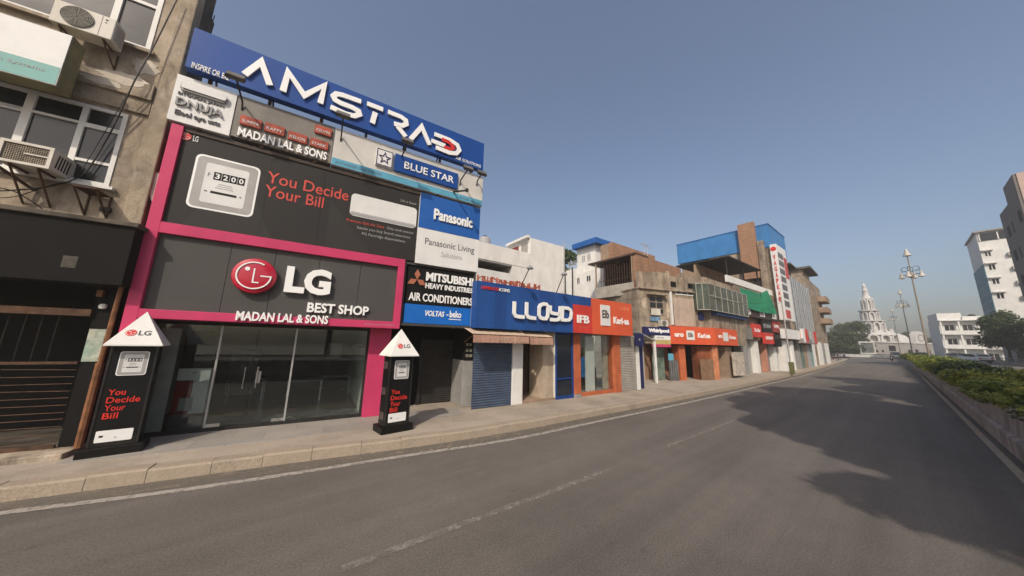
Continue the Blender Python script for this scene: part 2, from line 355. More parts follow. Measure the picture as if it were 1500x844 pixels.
# ------------------------------------------------------------------ ground, road, pavement
def asphalt_material():
    m = bpy.data.materials.new('asphalt'); m.use_nodes = True; t = m.node_tree; N = t.nodes; L = t.links; b = N['Principled BSDF']
    tc = N.new('ShaderNodeTexCoord'); co = tc.outputs['Object']
    def noise(s, d, v=None, r=.6):
        n = N.new('ShaderNodeTexNoise'); n.inputs['Scale'].default_value = s; n.inputs['Detail'].default_value = d; n.inputs['Roughness'].default_value = r; L.new(v or co, n.inputs[0]); return n.outputs[0]
    def mr(f, a, bb, c, d):
        x = N.new('ShaderNodeMapRange'); L.new(f, x.inputs[0]); x.inputs[1].default_value = a; x.inputs[2].default_value = bb; x.inputs[3].default_value = c; x.inputs[4].default_value = d; return x.outputs[0]
    def mul(a, bb):
        x = N.new('ShaderNodeMath'); x.operation = 'MULTIPLY'; L.new(a, x.inputs[0]); L.new(bb, x.inputs[1]); return x.outputs[0]
    mp = N.new('ShaderNodeMapping'); mp.inputs['Rotation'].default_value = (0, 0, 0); mp.inputs['Scale'].default_value = (.05, 1.1, 1); L.new(co, mp.inputs[0])
    big = mr(noise(.16, 5), .35, .65, .84, 1.14); lane = mr(noise(1.3, 5, mp.outputs[0]), .35, .65, .84, 1.12); mid = mr(noise(2.6, 6), .3, .7, .93, 1.07); fine = mr(noise(130, 2), .3, .7, .7, 1.32); grit = mr(noise(38, 3), .35, .65, .76, 1.24)
    f = mul(mul(mul(mul(big, lane), mid), fine), grit)
    # dark oil patches
    f = mul(f, mr(noise(2.2, 5), .66, .74, 1., .72))
    # hairline cracks
    v = N.new('ShaderNodeTexVoronoi'); v.feature = 'DISTANCE_TO_EDGE'; v.inputs['Scale'].default_value = .45; 
    wv = N.new('ShaderNodeVectorMath'); wv.operation = 'ADD'; nn = N.new('ShaderNodeTexNoise'); nn.inputs['Scale'].default_value = 1.3; nn.inputs['Detail'].default_value = 6; L.new(co, nn.inputs[0]); L.new(co, wv.inputs[0]); L.new(nn.outputs[1], wv.inputs[1]); L.new(wv.outputs[0], v.inputs[0])
    ck = mr(v.outputs[0], .0, .004, .86, 1.); f = mul(f, ck)
    vm = N.new('ShaderNodeVectorMath'); vm.operation = 'SCALE'; vm.inputs[0].default_value = (.114, .101, .088); L.new(f, vm.inputs[3]); L.new(vm.outputs[0], b.inputs['Base Color'])
    b.inputs['Roughness'].default_value = .85
    bp = N.new('ShaderNodeBump'); bp.inputs['Strength'].default_value = .35; bp.inputs['Distance'].default_value = .01; L.new(fine, bp.inputs['Height']); L.new(bp.outputs[0], b.inputs['Normal'])
    return m
ASPH = asphalt_material()
def paint_material(name, col, wear, k=1.):
    m = bpy.data.materials.new(name); m.use_nodes = True; t = m.node_tree; N = t.nodes; L = t.links; b = N['Principled BSDF']; tr = N.new('ShaderNodeBsdfTransparent'); mx = N.new('ShaderNodeMixShader')
    b.inputs['Base Color'].default_value = (*col, 1); b.inputs['Roughness'].default_value = .8
    tc = N.new('ShaderNodeTexCoord'); n = N.new('ShaderNodeTexNoise'); n.inputs['Scale'].default_value = 7*k; n.inputs['Detail'].default_value = 9; n.inputs['Roughness'].default_value = .75; L.new(tc.outputs['Object'], n.inputs[0])
    r_ = N.new('ShaderNodeMapRange'); r_.inputs[1].default_value = wear-.13; r_.inputs[2].default_value = wear+.13; r_.inputs[3].default_value = 0; r_.inputs[4].default_value = .9; L.new(n.outputs[0], r_.inputs[0])
    L.new(r_.outputs[0], mx.inputs[0]); L.new(tr.outputs[0], mx.inputs[1]); L.new(b.outputs[0], mx.inputs[2]); L.new(mx.outputs[0], N['Material Output'].inputs[0]); return m
PAINT = paint_material('worn_white_paint', (.36, .33, .29), .4)
PAINTD = paint_material('faded_lane_paint', (.235, .215, .19), .49)
PAINTY = paint_material('dusty_edge_line', (.40, .33, .24), .36)
GROUND = mat('dusty_ground', (.16, .135, .11), .95, .2, .05, bump=.1, fine=.15)

S(MB().box(-150, 430, -120, 430, -.6, -.05).build('ground', GROUND))
def L2(p): return ST.loc(p)
kerb_px = [(-260, 775), (0, 736), (185, 712), (350, 689), (480, 672), (620, 654), (750, 633), (860, 612), (990, 588), (1100, 565), (1170, 549), (1215, 537), (1240, 529)]
kerb = [L2(gnd(*p)) for p in kerb_px]             # in street coords (s, -lateral)
print('kerb', kerb); kerb = [(-30, kerb[1][1]+.5), (-12, kerb[1][1]+.2)]+[k for k in kerb if k[0] > -8]+[(135, 8.6)]
def smooth_poly(P, it=2):
    for _ in range(it):
        Q = [P[0]]
        for a, b in zip(P, P[1:]): Q += [(a[0]*.75+b[0]*.25, a[1]*.75+b[1]*.25), (a[0]*.25+b[0]*.75, a[1]*.25+b[1]*.75)]
        P = Q+[P[-1]]
    return P
kerb = smooth_poly(kerb)
def cmed(s): return 0 if s < 50 else (s-50)**2*.00024
def zr_(s): return .6*((s-80)/55)**2 if s > 80 else 0.
def strip(A, B, z, name, m, z2=None):             # flat sheet between two polylines of (s, y)
    mb = MB(); n = len(A); mb.add([(a[0], a[1], z+zr_(a[0])) for a in A]+[(b[0], b[1], z+zr_(b[0])) for b in B], [(i, n+i, n+i+1, i+1) for i in range(n-1)])
    o = mb.build(name, m, pl=ST)
    return o
def edge(off): return [(k[0], k[1]+off) for k in kerb]
kk = []
for a, b in zip(kerb, kerb[1:]):
    n_ = max(1, int((b[0]-a[0])/4))
    kk += [(a[0]+(b[0]-a[0])*i/n_, a[1]+(b[1]-a[1])*i/n_) for i in range(n_)]
kk.append(kerb[-1])
S(MB().add([(k[0], k[1]+.15, zr_(k[0])) for k in kk]+[(k[0], -1.6+cmed(k[0]), zr_(k[0])) for k in kk], [(i, len(kk)+i, len(kk)+i+1, i+1) for i in range(len(kk)-1)]).build('road', ASPH, pl=ST))
S(MB().add([(-30, -3.5, .9), (135, -3.5, .9), (135, -11, .9), (-30, -11, .9)], [(0, 3, 2, 1)]).build('opposite_road', ASPH, pl=ST))
S(MB().add([(135, 60, .6), (135, -60, .6), (230, -60, .6), (230, 60, .6)], [(0, 1, 2, 3)]).build('junction_road', ASPH, pl=ST))
def face_up(o):
    me = o.data
    if me.polygons and me.polygons[0].normal.z < 0: me.flip_normals()
for o in COL.objects:
    if o.type == 'MESH' and o.name.endswith('road'): face_up(o)
# pavement slab, kerb stones, apron
S(MB().hprism([(k[0], k[1]+.3) for k in kerb]+[(135, 30), (-30, 30)], -.04, .2).build('pavement', PAVE, pl=ST))
mb = MB()
def along(P):
    out = [0]
    for a, b in zip(P, P[1:]): out.append(out[-1]+math.dist(a, b))
    return out
cum = along(kerb)
def at_len(t):
    import bisect
    i = min(max(bisect.bisect(cum, t)-1, 0), len(kerb)-2); f = (t-cum[i])/(cum[i+1]-cum[i]); a, b = kerb[i], kerb[i+1]
    return (a[0]+(b[0]-a[0])*f, a[1]+(b[1]-a[1])*f), Vector((b[0]-a[0], b[1]-a[1])).normalized()
t = 18.
rk = random.Random(3)
while t < cum[-1]-1:
    ln = rk.uniform(.62, .95) if t < 60 else 2.; p, d1 = at_len(t); q, d2 = at_len(t+ln-.005); n1 = Vector((-d1.y, d1.x)); n2 = Vector((-d2.y, d2.x)); h = .2+rk.uniform(.0, .022); j = rk.uniform(-.005, .005)
    vs = []
    for P_, n_ in ((p, n1), (q, n2)):
        for off, z in ((j, -.03), (j+.02, h-.03), (j+.05, h), (.31, h), (.31, -.03)): vs.append((P_[0]+n_.x*off, P_[1]+n_.y*off, z))
    mb.add(vs, [(0, 5, 6, 1), (1, 6, 7, 2), (2, 7, 8, 3), (3, 8, 9, 4), (0, 1, 2, 3, 4), (9, 8, 7, 6, 5)]); t += ln
S(mb.build('kerb', KERB, pl=ST, bevel=.004))
# gutter dust along the kerb and the edge line
DUST = paint_material('gutter_dust', (.21, .175, .135), .52, .35)
S(strip(edge(.1), edge(-.42), .004, 'gutter_dust', DUST)); 
line_px = [(-260, 795), (0, 752), (150, 734), (300, 714), (450, 691), (600, 667), (750, 645), (860, 621), (1000, 592), (1100, 569), (1200, 545)]
lp = [L2(gnd(*p)) for p in line_px]; lp = [(-25, lp[1][1]+.1)]+[p for p in lp if p[0] > -6]+[(95, kerb[-1][1]-1.6)]; lp = smooth_poly(lp)
S(strip([(p[0], p[1]+.075) for p in lp], [(p[0], p[1]-.075) for p in lp], .008, 'edge_line', PAINT))
mb = MB()
for a, b in (((500, 834), (893, 688)), ((975, 655), (1112, 602)), ((1160, 578), (1192, 562)), ((1205, 553), (1222, 545))):
    a, b = L2(gnd(*a)), L2(gnd(*b)); mb.add([(a[0], a[1]-.06, .004), (b[0], b[1]-.06, .004), (b[0], b[1]+.06, .004), (a[0], a[1]+.06, .004)], [(0, 1, 2, 3)])
S(mb.build('lane_dashes', PAINTD, pl=ST))
ss = [-30+3*i for i in range(54)]
S(strip([(s, -1.22+cmed(s)) for s in ss], [(s, -1.36+cmed(s)) for s in ss], .004, 'median_edge_line', PAINTY))
for o in COL.objects:
    if o.get('kind') == 'structure' and len(o.data.polygons) < 800 and o.name in ('gutter_dust', 'edge_line', 'lane_dashes', 'median_edge_line'): face_up(o)

# ------------------------------------------------------------------ old concrete building on the left
A = Plane(gnd(115, 654, .3), 61)
bA = thing('concrete_building', 'weathered bare concrete building with white framed windows left of the pink showroom', 'building', A, (-4, 0, .2))
WL = -15.
w2 = (A.uv(-260, 60)[0], -.54, 5.66, 7.47); w1 = (-6.2, -.5, 9.22, 11.3)
# wall round the two window rows
mb = MB(); UR = .06
zt = 15.; zb = 4.85
mb.box(WL, UR, .0, .3, zb, w2[2]); mb.box(WL, UR, 0, .3, w2[3], w1[2]); mb.box(WL, UR, 0, .3, w1[3], zt)
mb.box(w2[1], UR, 0, .3, w2[2], w2[3]); mb.box(w1[1], UR, 0, .3, w1[2], w1[3]); mb.box(WL, w2[0], 0, .3, w2[2], w2[3]); mb.box(WL, w1[0], 0, .3, w1[2], w1[3])
mb.build('wall', CONC, bA)
dA0 = (A.dz(316, 20, UR)[0]+A.dz(318, 48, UR)[0])/2; mb = MB(); mb.box(WL, UR-.01, .3, dA0-.25, 5., zt-.02); mb.box(WL, UR-.012, dA0-.25, dA0, 5., 10.9); mb.box(WL, UR-.014, dA0-.25, dA0-.1, 10.9, 11.5); mb.build('back_wall', CONCD, bA)
mb = MB(); rr = random.Random(2)
for k in range(4): mb.tube([(UR-.1, dA0-.2+k*.09, 10.8), (UR-.1+rr.uniform(-.04, .04), dA0-.2+k*.1, 11.75+rr.uniform(-.25, .2))], .012, 5)
mb.build('rebar', RUST, bA)
pil = MB().box(-.22, UR+.03, -.07, -.002, 4.9, zt); pil.build('pilaster', CONC, bA, bevel=.02)
# two projecting ledges above the lower windows
la0, la1 = A.uv(118, 84, .18)[1], A.uv(118, 113, .18)[1]; lb0, lb1 = A.uv(160, 128, .12)[1], A.uv(160, 152, .12)[1]
MB().box(WL, -.23, -.12, 0, la1-.05, la0-.1).build('ledge', CONC, bA, bevel=.008)
MB().box(WL, -.23, -.06, 0, lb1, la1-.054).build('ledge', CONC, bA, bevel=.008)
for x, y, w_, h_, k in ((205, 122, .9, .42, 1), (232, 100, .5, .5, 2), (225, 270, .35, .9, 3), (150, 118, .7, .25, 4)):
    u, z = A.uv(x, y, .13); rq = random.Random(k); o_ = .122 if y > 112 and y < 130 else .003
    if u+w_*.5 > -.24 and o_ > .1: u = -.26-w_*.5
    if o_ < .1: u = min(u, -.25-w_*.5) if k != 3 else u
    MB().prism([(u+w_*.5*math.cos(a)*rq.uniform(.65, 1.05), z+h_*.5*math.sin(a)*rq.uniform(.6, 1.)) for a in np.linspace(0, 6.283, 19)[:-1]], -o_-.004, -o_+.002).build('plaster_patch', mat('pale_plaster_patch', (.52, .47, .40), .9, .25, 2.5, stain=.5, staincol=(.3, .24, .18)), bA)
def window_grid(r, verts, horiz, parent, fw=.07, off=.02, m=FRAMEW, g=WGLASS, depth=.08):
    f = MB(); framew(f, r, fw, off-depth, off)
    for u, z0, z1, wd in verts: f.ob((u-wd/2, u+wd/2, max(z0, r[2]+fw), min(z1, r[3]-fw)), off-depth, off-.004)
    for z, u0, u1, wd in horiz: f.ob((max(u0, r[0]+fw), min(u1, r[1]-fw), z-wd/2, z+wd/2), off-depth, off-.008)
    fo = f.build('window', m, parent); MB().ob(inset(r, fw*.6), off-depth*.7, off-depth*.6).build('pane', g, fo); return fo
um1, um2 = A.uv(129, 153.6)[0], A.uv(50, 135)[0]; zt2 = A.uv(95, 174)[1]; zlow = A.uv(135, 237)[1]
um3 = um2-(um1-um2)*.75; um4 = um3-1.3
window_grid(w2, [(um1, 0, 99, .09), (um2, 0, 99, .12), (um3, 0, 99, .12), (um4, 0, 99, .09)], [(zt2, -99, um2, .06), (zt2, um2, um1, .05), (zt2-.02, um1, 99, .1), (zlow, um1, 99, .06), (zt2-.02, um3, um2, .09)], bA, .075)
um5 = A.uv(172, 12)[0]
window_grid(w1, [(um5, 0, 99, .11), (um5-1.55, 0, 99, .1), (um5-3., 0, 99, .1)], [(w1[2]+1.25, um5, 99, .08), (w1[2]+1.5, -99, um5, .08)], bA, .085)
MB().ob((w2[0], w2[1]+.1, w2[2]-.07, w2[2]-.004), 0, .1).build('window_sill', FRAMEW, bA); MB().ob((w1[0], w1[1]+.1, w1[2]-.08, w1[2]-.004), 0, .1).build('window_sill', CONC, bA)
# ground storey: black fascia, dark bay, gate
fz0, fz1 = A.uv(88, 412, .4)[1], A.uv(97, 320, .4)[1]; fr = A.uv(178, 418, .4)[0]
MB().box(WL, fr, -.4, .3, fz0, fz1).build('fascia', SOOT, bA, bevel=.01)
MB().box(WL, fr+.05, -.46, .0, fz1+.003, fz1+.1).build('fascia_ledge', CONCD, bA, bevel=.015)
q = A.r(93, 374, 110, 393, .405); MB().ob(q, .401, .404).build('faded_patch', mat('pale_scuff', (.06, .055, .045), .7, .4, 8), bA)
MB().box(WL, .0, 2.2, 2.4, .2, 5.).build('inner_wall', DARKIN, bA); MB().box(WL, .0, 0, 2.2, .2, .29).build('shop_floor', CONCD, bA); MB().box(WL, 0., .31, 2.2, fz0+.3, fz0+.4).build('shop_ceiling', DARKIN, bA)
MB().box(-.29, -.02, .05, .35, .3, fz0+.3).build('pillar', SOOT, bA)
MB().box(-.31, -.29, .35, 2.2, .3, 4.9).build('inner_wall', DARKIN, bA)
bz = A.uv(60, 453)[1]; MB().box(WL, -.3, -.02, .1, bz-.1, bz+.04).build('lintel_beam', RUST, bA)
stp = MB().box(WL, A.uv(117, 652)[0]+.02, -.46, .25, .16, .3); stp.build('step', CONC, bA, bevel=.02)
q = A.r(141, 482, 166, 530, .07); MB().ob((-.285, -.03, q[2], q[3]), -.045, -.04).build('torn_poster', POSTER, bA)
# folding gate
gt = thing('iron_gate', 'rusty iron bar gate across the dark shop bay left of the showroom', 'gate', A, (-3, .02, .3))
gz = A.uv(60, 532)[1]; u_g = -.31
mb = MB()
z = .42; rg = random.Random(4)
while z < gz-.05:
    mb.tube([(-7 if rg.random() < .7 else -2.6, .03, z+rg.uniform(-.015, .015)), (-2.0, .03+rg.uniform(-.02, .03), z+rg.uniform(-.03, .03)), (-1.25, .03, z+rg.uniform(-.02, .02)), (u_g, .03, z+rg.uniform(-.01, .01))], .0085, 5); z += .135
mb.build('bar', RUST, gt)
for z, h in ((gz, .05), (.33, .07)):
    MB().box(-7, u_g, -.0, .05, z-h/2, z+h/2).build('rail', RUST, gt)
for u in (-1.25, -1.9, -2.6, -4.2, -5.6):
    MB().box(u-.02, u+.02, -.012, .018, .37, gz+(1.25 if u in (-2.6, -4.2) else -.03)).build('stile', RUST, gt)
mb = MB()
for i in range(16): mb.tube([(-.75-i*.2, .1, gz+.03), (-.75-i*.2, .1, bz-.1)], .01, 5)
mb.build('upper_bars', IRON, gt)
pp = MB(); p0 = A.uv(178, 420, .12); p1 = A.uv(116, 640, .12); pu = (p0[0]+p1[0])/2
pp.tube([(pu-.0, -.12, .3), (pu, -.12, 1.9)], .06, 8); pp.tube([(pu, -.12, 1.9), (pu+.02, -.12, fz0)], .04, 8)
tag(pp.build('drain_pipe', RUSTP, pl=A, smooth=True), 'rusty brown pipe standing upright beside the left black totem', 'pipe')
# wall box with a white bulb
mb = MB().ob(A.r(144, 425, 150, 435, .0), -.05, .03); tag(mb.build('switch_box', RUSTP, pl=A), 'small rusty switch box on the dark pillar left of the showroom', 'switch box')
mb = MB(); c = A.uv(150, 449, .0); mb.lathe([(.001, -.06), (.05, -.045), (.065, 0), (.05, .045), (.001, .06)], (c[0], .02, c[1]), 12); tag(mb.build('bulb', LAMPGL, pl=A, smooth=True), 'round white bulb on the dark pillar under the black fascia', 'bulb')

# air conditioners on the concrete building
def outdoor_unit(pl, r, o0, o1, label, group=None, fan=None, legs=True):
    u0, u1, z0, z1 = r; wd = u1-u0; h = z1-z0
    t = thing('outdoor_air_conditioner', label, 'air conditioner', pl, ((u0+u1)/2, -(o0+o1)/2, z0), group)
    MB().ob(r, o0, o1).build('casing', ACW, t, bevel=.015)
    c = (u0+wd*(.40 if fan is None else fan), -o1, z0+h*.52); rad = h*.42
    g = MB()
    for k in range(9): g.lathe([(rad*(k+1)/9-.006, .012), (rad*(k+1)/9-.006, .024), (rad*(k+1)/9+.004, .024), (rad*(k+1)/9+.004, .012)], c, 28, 'Y')
    for k in range(12):
        a = k*math.pi/6; g.tube([(c[0]+.03*math.cos(a), c[1]-.02, c[2]+.03*math.sin(a)), (c[0]+rad*math.cos(a), c[1]-.02, c[2]+rad*math.sin(a))], .005, 4)
    g.build('fan_grille', mat('fan_grille_grey', (.20, .19, .165), .6, .2, 4), t)
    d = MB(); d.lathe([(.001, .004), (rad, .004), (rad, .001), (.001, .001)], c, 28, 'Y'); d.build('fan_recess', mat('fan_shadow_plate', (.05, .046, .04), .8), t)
    MB().ob((u0+wd*.77, u0+wd*.775, z0+.02, z1-.02), o1, o1+.003).build('panel_seam', IRON, t)
    q = MB(); q.ob((u0+wd*.83, u0+wd*.87, z1-h*.2, z1-h*.14), o1, o1+.004); q.ob((u0+wd*.83, u0+wd*.86, z1-h*.32, z1-h*.28), o1, o1+.004); q.build('badge', IRON, t)
    s = MB()
    for k in range(9): s.box(u1, u1+.006, -o1+.05, -o0-.05, z0+h*(.12+k*.085), z0+h*(.15+k*.085))
    s.build('side_grille', GREYW, t)
    for uu in (u0+wd*.15, u1-wd*.15):
        b = MB(); b.tube([(uu, -o0+.0, z0-.02), (uu, -o1+.02, z0-.02)], .018, 5); b.tube([(uu, 0, z0-.35), (uu, -o1+.04, z0-.03)], .014, 5); b.tube([(uu, -.01, z0-.4), (uu, -.01, z0+.03)], .016, 5); b.build('bracket', RUST, t)
    return t
q1 = A.uv(71, 27, .55); q2 = A.uv(170, 29, .55); q3 = A.uv(158, 58.7, .55)
outdoor_unit(A, (A.uv(80, 0, .55)[0]-.0, q3[0]+.04, (q1[1]+q3[1])/2, q2[1]), .2, .55, 'outdoor air conditioner with round fan grille under the top window of the concrete building')
# window unit
q = (A.uv(-6, 220, .55)[0], A.uv(71, 247, .55)[0], A.uv(36, 241, .55)[1], A.uv(40, 209, .55)[1])
t = thing('window_air_conditioner', 'pale window air conditioner with square mesh grille poking out of the lower left window', 'air conditioner', A, ((q[0]+q[1])/2, -.3, q[2]))
MB().ob(q, -.2, .5).build('casing', ACW, t, bevel=.012)
f = MB(); framew(f, q, .05, .5, .55); f.ob((q[0]+.3, q[0]+.62, (q[2]+q[3])/2-.012, (q[2]+q[3])/2+.012), .535, .55); f.build('front_frame', ACW, t)
g = MB(); n = 20
for k in range(1, n): g.ob((q[0]+.05+(q[1]-q[0]-.1)*k/n-.005, q[0]+.05+(q[1]-q[0]-.1)*k/n+.005, q[2]+.05, q[3]-.05), .515, .525)
for k in range(1, 10): g.ob((q[0]+.05, q[1]-.05, q[2]+.05+(q[3]-q[2]-.1)*k/10-.004, q[2]+.05+(q[3]-q[2]-.1)*k/10+.004), .517, .53)
g.build('front_grille', mat('grille_dusty', (.27, .23, .18), .7, .3, 6), t); MB().ob(inset(q, .05), .502, .508).build('filter', mat('dusty_filter', (.028, .023, .018), .9, .3, 20), t)
s = MB()
for k in range(5): s.dprism([(-.44+k*.07, q[2]+.08), (-.41+k*.07, q[2]+.08), (-.38+k*.07, q[3]-.08), (-.41+k*.07, q[3]-.08)], q[1], q[1]+.005)
s.build('side_grille', IRON, t)
for uu in (q[0]+.15, q[1]-.15): b = MB(); b.tube([(uu, 0, q[2]-.02), (uu, -.5, q[2]-.02)], .02, 5); b.tube([(uu, 0, q[2]-.62), (uu, -.48, q[2]-.03)], .018, 5); b.build('bracket', RUST, t)
# empty bracket frame
q = (A.uv(117, 276, .3)[0], A.uv(150, 281, .3)[0]); zb0 = A.uv(135, 280, .3)[1]; zb1 = A.uv(150, 318, .0)[1]
t = thing('bracket_shelf', 'empty slatted iron bracket below the lower window beside the pink frame', 'bracket', A, ((q[0]+q[1])/2, -.2, zb1))
m_ = MB()
for k in range(6): u = q[0]+.05+(q[1]-q[0]-.1)*k/5; m_.box(u-.012, u+.012, -.45, -.02, zb0-.01, zb0+.01)
m_.build('slats', RUST, t); m_ = MB()
for u in (q[0], q[1]): m_.tube([(u, -.47, zb0), (u, -.01, zb1)], .018, 5); m_.tube([(u, -.012, zb0+.04), (u, -.012, zb1-.05)], .018, 5); m_.tube([(u, -.01, zb0), (u, -.47, zb0)], .018, 5)
m_.tube([(q[0], -.47, zb0), (q[1], -.47, zb0)], .018, 5); m_.build('frame', RUST, t)
MB().box(q[0]+.2, q[0]+.36, -.05, -.002, zb1+.12, zb1+.22).build('socket', IRON, t)
# teal and white sign board sticking out
q = (A.uv(-150, 60, .75)[0], A.uv(82, 127, .75)[0], (A.uv(82, 127, .75)[1]+A.uv(0, 103, .75)[1])/2, (A.uv(109, 54, .75)[1]+A.uv(0, 17, .75)[1])/2)
t = thing('sign_board', 'boxed white sign board with a teal lower strip on the concrete building', 'sign', A, ((q[0]+q[1])/2, -.6, q[2]))
MB().ob(q, .4, .735).build('box', mat('sign_box_side', (.20, .19, .10), .6, .2, 3, streak=.3), t)
MB().ob(inset(q, .01), .7355, .75).build('face', WBOARD, t)
zs = q[2]+(q[3]-q[2])*.34; MB().ob((q[0]+.02, q[1]-.02, q[2]+.02, zs), .7505, .754).build('teal_strip', TEAL, t)
u_t = A.uv(62, 112, .755)[0]; text('Gr TER Dewan Systems', (u_t-1.35, u_t, q[2]+.21, q[2]+.30), .7545, .004, GREYP, t)
b = MB()
for uu in (q[0]+.5, q[1]-.3): b.box(uu-.03, uu+.03, -.4, 0, q[2]+.2, q[2]+.26); b.box(uu-.03, uu+.03, -.4, 0, q[3]-.3, q[3]-.24)
b.build('bracket', RUST, t)
# hanging cables
def cable(pts, label, r=.013, cat='cable', pl=A, m=None):
    P = [Vector(p) for p in pts]; out = []
    for i in range(len(P)-1):
        for k in range(8): out.append(P[i].lerp(P[i+1], k/8)-Vector((0, 0, .0)))
    out.append(P[-1]); 
    for _ in range(4): out = [out[0]]+[(out[i-1]+out[i]*2+out[i+1])/4 for i in range(1, len(out)-1)]+[out[-1]]
    return tag(MB().tube(out, r, 5).build('cable', m or IRON, pl=pl, smooth=True), label, cat)
def ap(x, y, off): u, z = A.uv(x, y, off); return (u, -off, z)
cable([ap(262, -6, .2), ap(222, 75, .25), ap(197, 118, .3), ap(165, 190, .12), ap(128, 252, .06), ap(104, 266, .1), ap(60, 276, .15), ap(0, 280, .2), ap(-80, 276, .3)], 'thick black cable hanging diagonally down the front of the concrete building', .014)
cable([ap(196, 122, .25), ap(150, 200, .1), ap(112, 262, .08)], 'thin black cable hanging beside the thick one across the lower window', .007)
cable([ap(-40, 268, .25), ap(20, 279, .2), ap(48, 296, .1), ap(62, 306, .05)], 'thin loose wire sagging across the wall under the window air conditioner', .01)
cable([ap(-60, 290, .25), ap(20, 290, .15), ap(78, 270, .08), ap(104, 266, .08)], 'thin wire crossing the concrete wall from the left frame edge', .009)
mb = MB().tube([ap(-30, 226, .5), ap(52, 280, .03)], .03, 6); tag(mb.build('strut_bar', RUST, pl=A), 'slanting iron strut bar under the window air conditioner', 'bar')

# ------------------------------------------------------------------ pink showroom building
G = Plane(gnd(371, 626, .2), 58.4)
FO = .7                                            # how far the sign box stands out over the glass front
bL = thing('showroom_building', 'pink framed appliance showroom with glass front and stacked sign boards', 'building', G, (1.6, 0, .2))
UL, URR = -2.40, 5.78
zf0 = (G.uv(195, 461, FO)[1]+G.uv(586, 485, FO)[1])/2; zf1 = (G.uv(197.8, 448.4, FO)[1]+G.uv(576.4, 474, FO)[1])/2
zm0 = (G.uv(223.6, 337, FO)[1]+G.uv(583, 392.6, FO)[1])/2; zm1 = (G.uv(218, 320, FO)[1]+G.uv(592, 382, FO)[1])/2
ztop = G.uv(248, 180, FO)[1]; ur = (G.uv(592, 384, FO)[0]+G.uv(586, 484, FO)[0])/2
ui = UL+.21; uri = ur-.2
print('frame', zf0, zf1, zm0, zm1, ztop, ur)
f = MB()
f.ob((UL, ui, .2, ztop), .15, FO+.04); f.ob((ui, ur, zm0, zm1), .15, FO+.04); f.ob((ui, ur, zf0, zf1), .15, FO+.04); f.ob((uri, ur, zf1, zm0), .15, FO+.04)
f.build('pink_frame', PINK, bL, bevel=.008)
pn = MB(); n = 5; us = [ui, ui+(uri-ui)*.24, ui+(uri-ui)*.41, ui+(uri-ui)*.60, ui+(uri-ui)*.80, uri]
for a, b in zip(us, us[1:]): pn.ob((a+.005, b-.005, zf1, zm0), .1, FO-.06)
pn.build('grey_panel', PANEL, bL)
# pink pillars and the glass front under the sign box
pr0 = G.uv(535, 560, .12)[0]; pr1 = pr0+.62
MB().box(pr0, pr1, -.12, .5, .2, zf0+.15).build('pink_pillar', PINK, bL, bevel=.008)
gl0, gl1 = UL+.24, pr0; gz1 = (G.uv(240, 470)[1]+G.uv(539, 488)[1])/2
gz1 = max(gz1, 2.75)
MB().box(UL, ur, .0, .14, gz1+.1, zf0+.6).build('soffit', PINK, bL)
fr_ = MB(); fr_.box(gl0, gl1, .0, .06, gz1, gz1+.1); fr_.box(gl0, gl1, -.02, .08, .2, .29); fr_.box(gl0, gl0+.06, 0, .06, .29, gz1); fr_.box(gl1-.07, gl1, 0, .06, .29, gz1); fr_.build('shopfront_frame', IRON, bL)
ug = [gl0+.06, G.uv(311, 560)[0], G.uv(366, 560)[0], G.uv(424, 560)[0], gl1-.07]
for i, (a, b) in enumerate(zip(ug, ug[1:])):
    dr = i in (1, 2)
    p = MB().box(a+.006, b-.006, .025, .037, .30, gz1-.004).build('glass_door' if dr else 'glass_pane', SHOPGL, bL)
    if dr:
        k = b-.13 if i == 1 else a+.13
        hd = MB(); hd.tube([(k, -.03, 1.18), (k, -.03, 1.72)], .017, 8); hd.tube([(k, -.03, 1.22), (k, .024, 1.22)], .01, 6); hd.tube([(k, -.03, 1.68), (k, .024, 1.68)], .01, 6); hd.build('handle', STEEL, p, smooth=True)
        s_ = b if i == 2 else a
        MB().box(min(s_, s_+(.28 if i == 1 else -.28)), max(s_, s_+(.28 if i == 1 else -.28)), .012, .05, .295, .37).build('pivot_clamp', STEEL, p)
MB().box(ug[2]+.10, ug[2]+.2, .008, .05, 1.3, 1.6).build('lock_plate', STEEL, bL)
for u in (ug[1], ug[3]): MB().box(u-.02, u+.02, .0, .09, .29, gz1).build('mullion', GALV, bL)
# showroom interior
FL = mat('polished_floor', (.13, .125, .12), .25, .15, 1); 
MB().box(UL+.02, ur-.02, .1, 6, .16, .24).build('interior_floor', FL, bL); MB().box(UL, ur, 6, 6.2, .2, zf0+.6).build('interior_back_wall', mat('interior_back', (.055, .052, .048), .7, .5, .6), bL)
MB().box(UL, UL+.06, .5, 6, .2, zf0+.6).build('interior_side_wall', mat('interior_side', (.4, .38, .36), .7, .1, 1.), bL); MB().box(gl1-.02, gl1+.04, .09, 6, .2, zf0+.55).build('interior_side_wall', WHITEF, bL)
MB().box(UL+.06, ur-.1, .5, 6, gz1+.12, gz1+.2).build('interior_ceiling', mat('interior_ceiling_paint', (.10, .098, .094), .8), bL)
q = G.r(222, 480, 248, 632, -.12); MB().box(gl0+.12, G.uv(250, 560, -.1)[0], .1, .16, .25, gz1-.1).build('display_panel', mat('grey_display_panel', (.62, .60, .58), .5), bL)
t = thing('display_shelf', 'white product display stand with a red poster behind the left glass pane', 'display stand', G, (ug[0]+.9, .35, .24))
d0 = G.uv(258, 560, -.2)[0]; d1 = G.uv(306, 560, -.2)[0]; za, zb_, zc, zd = (G.uv(280, y, -.2)[1] for y in (485, 540, 557, 606))
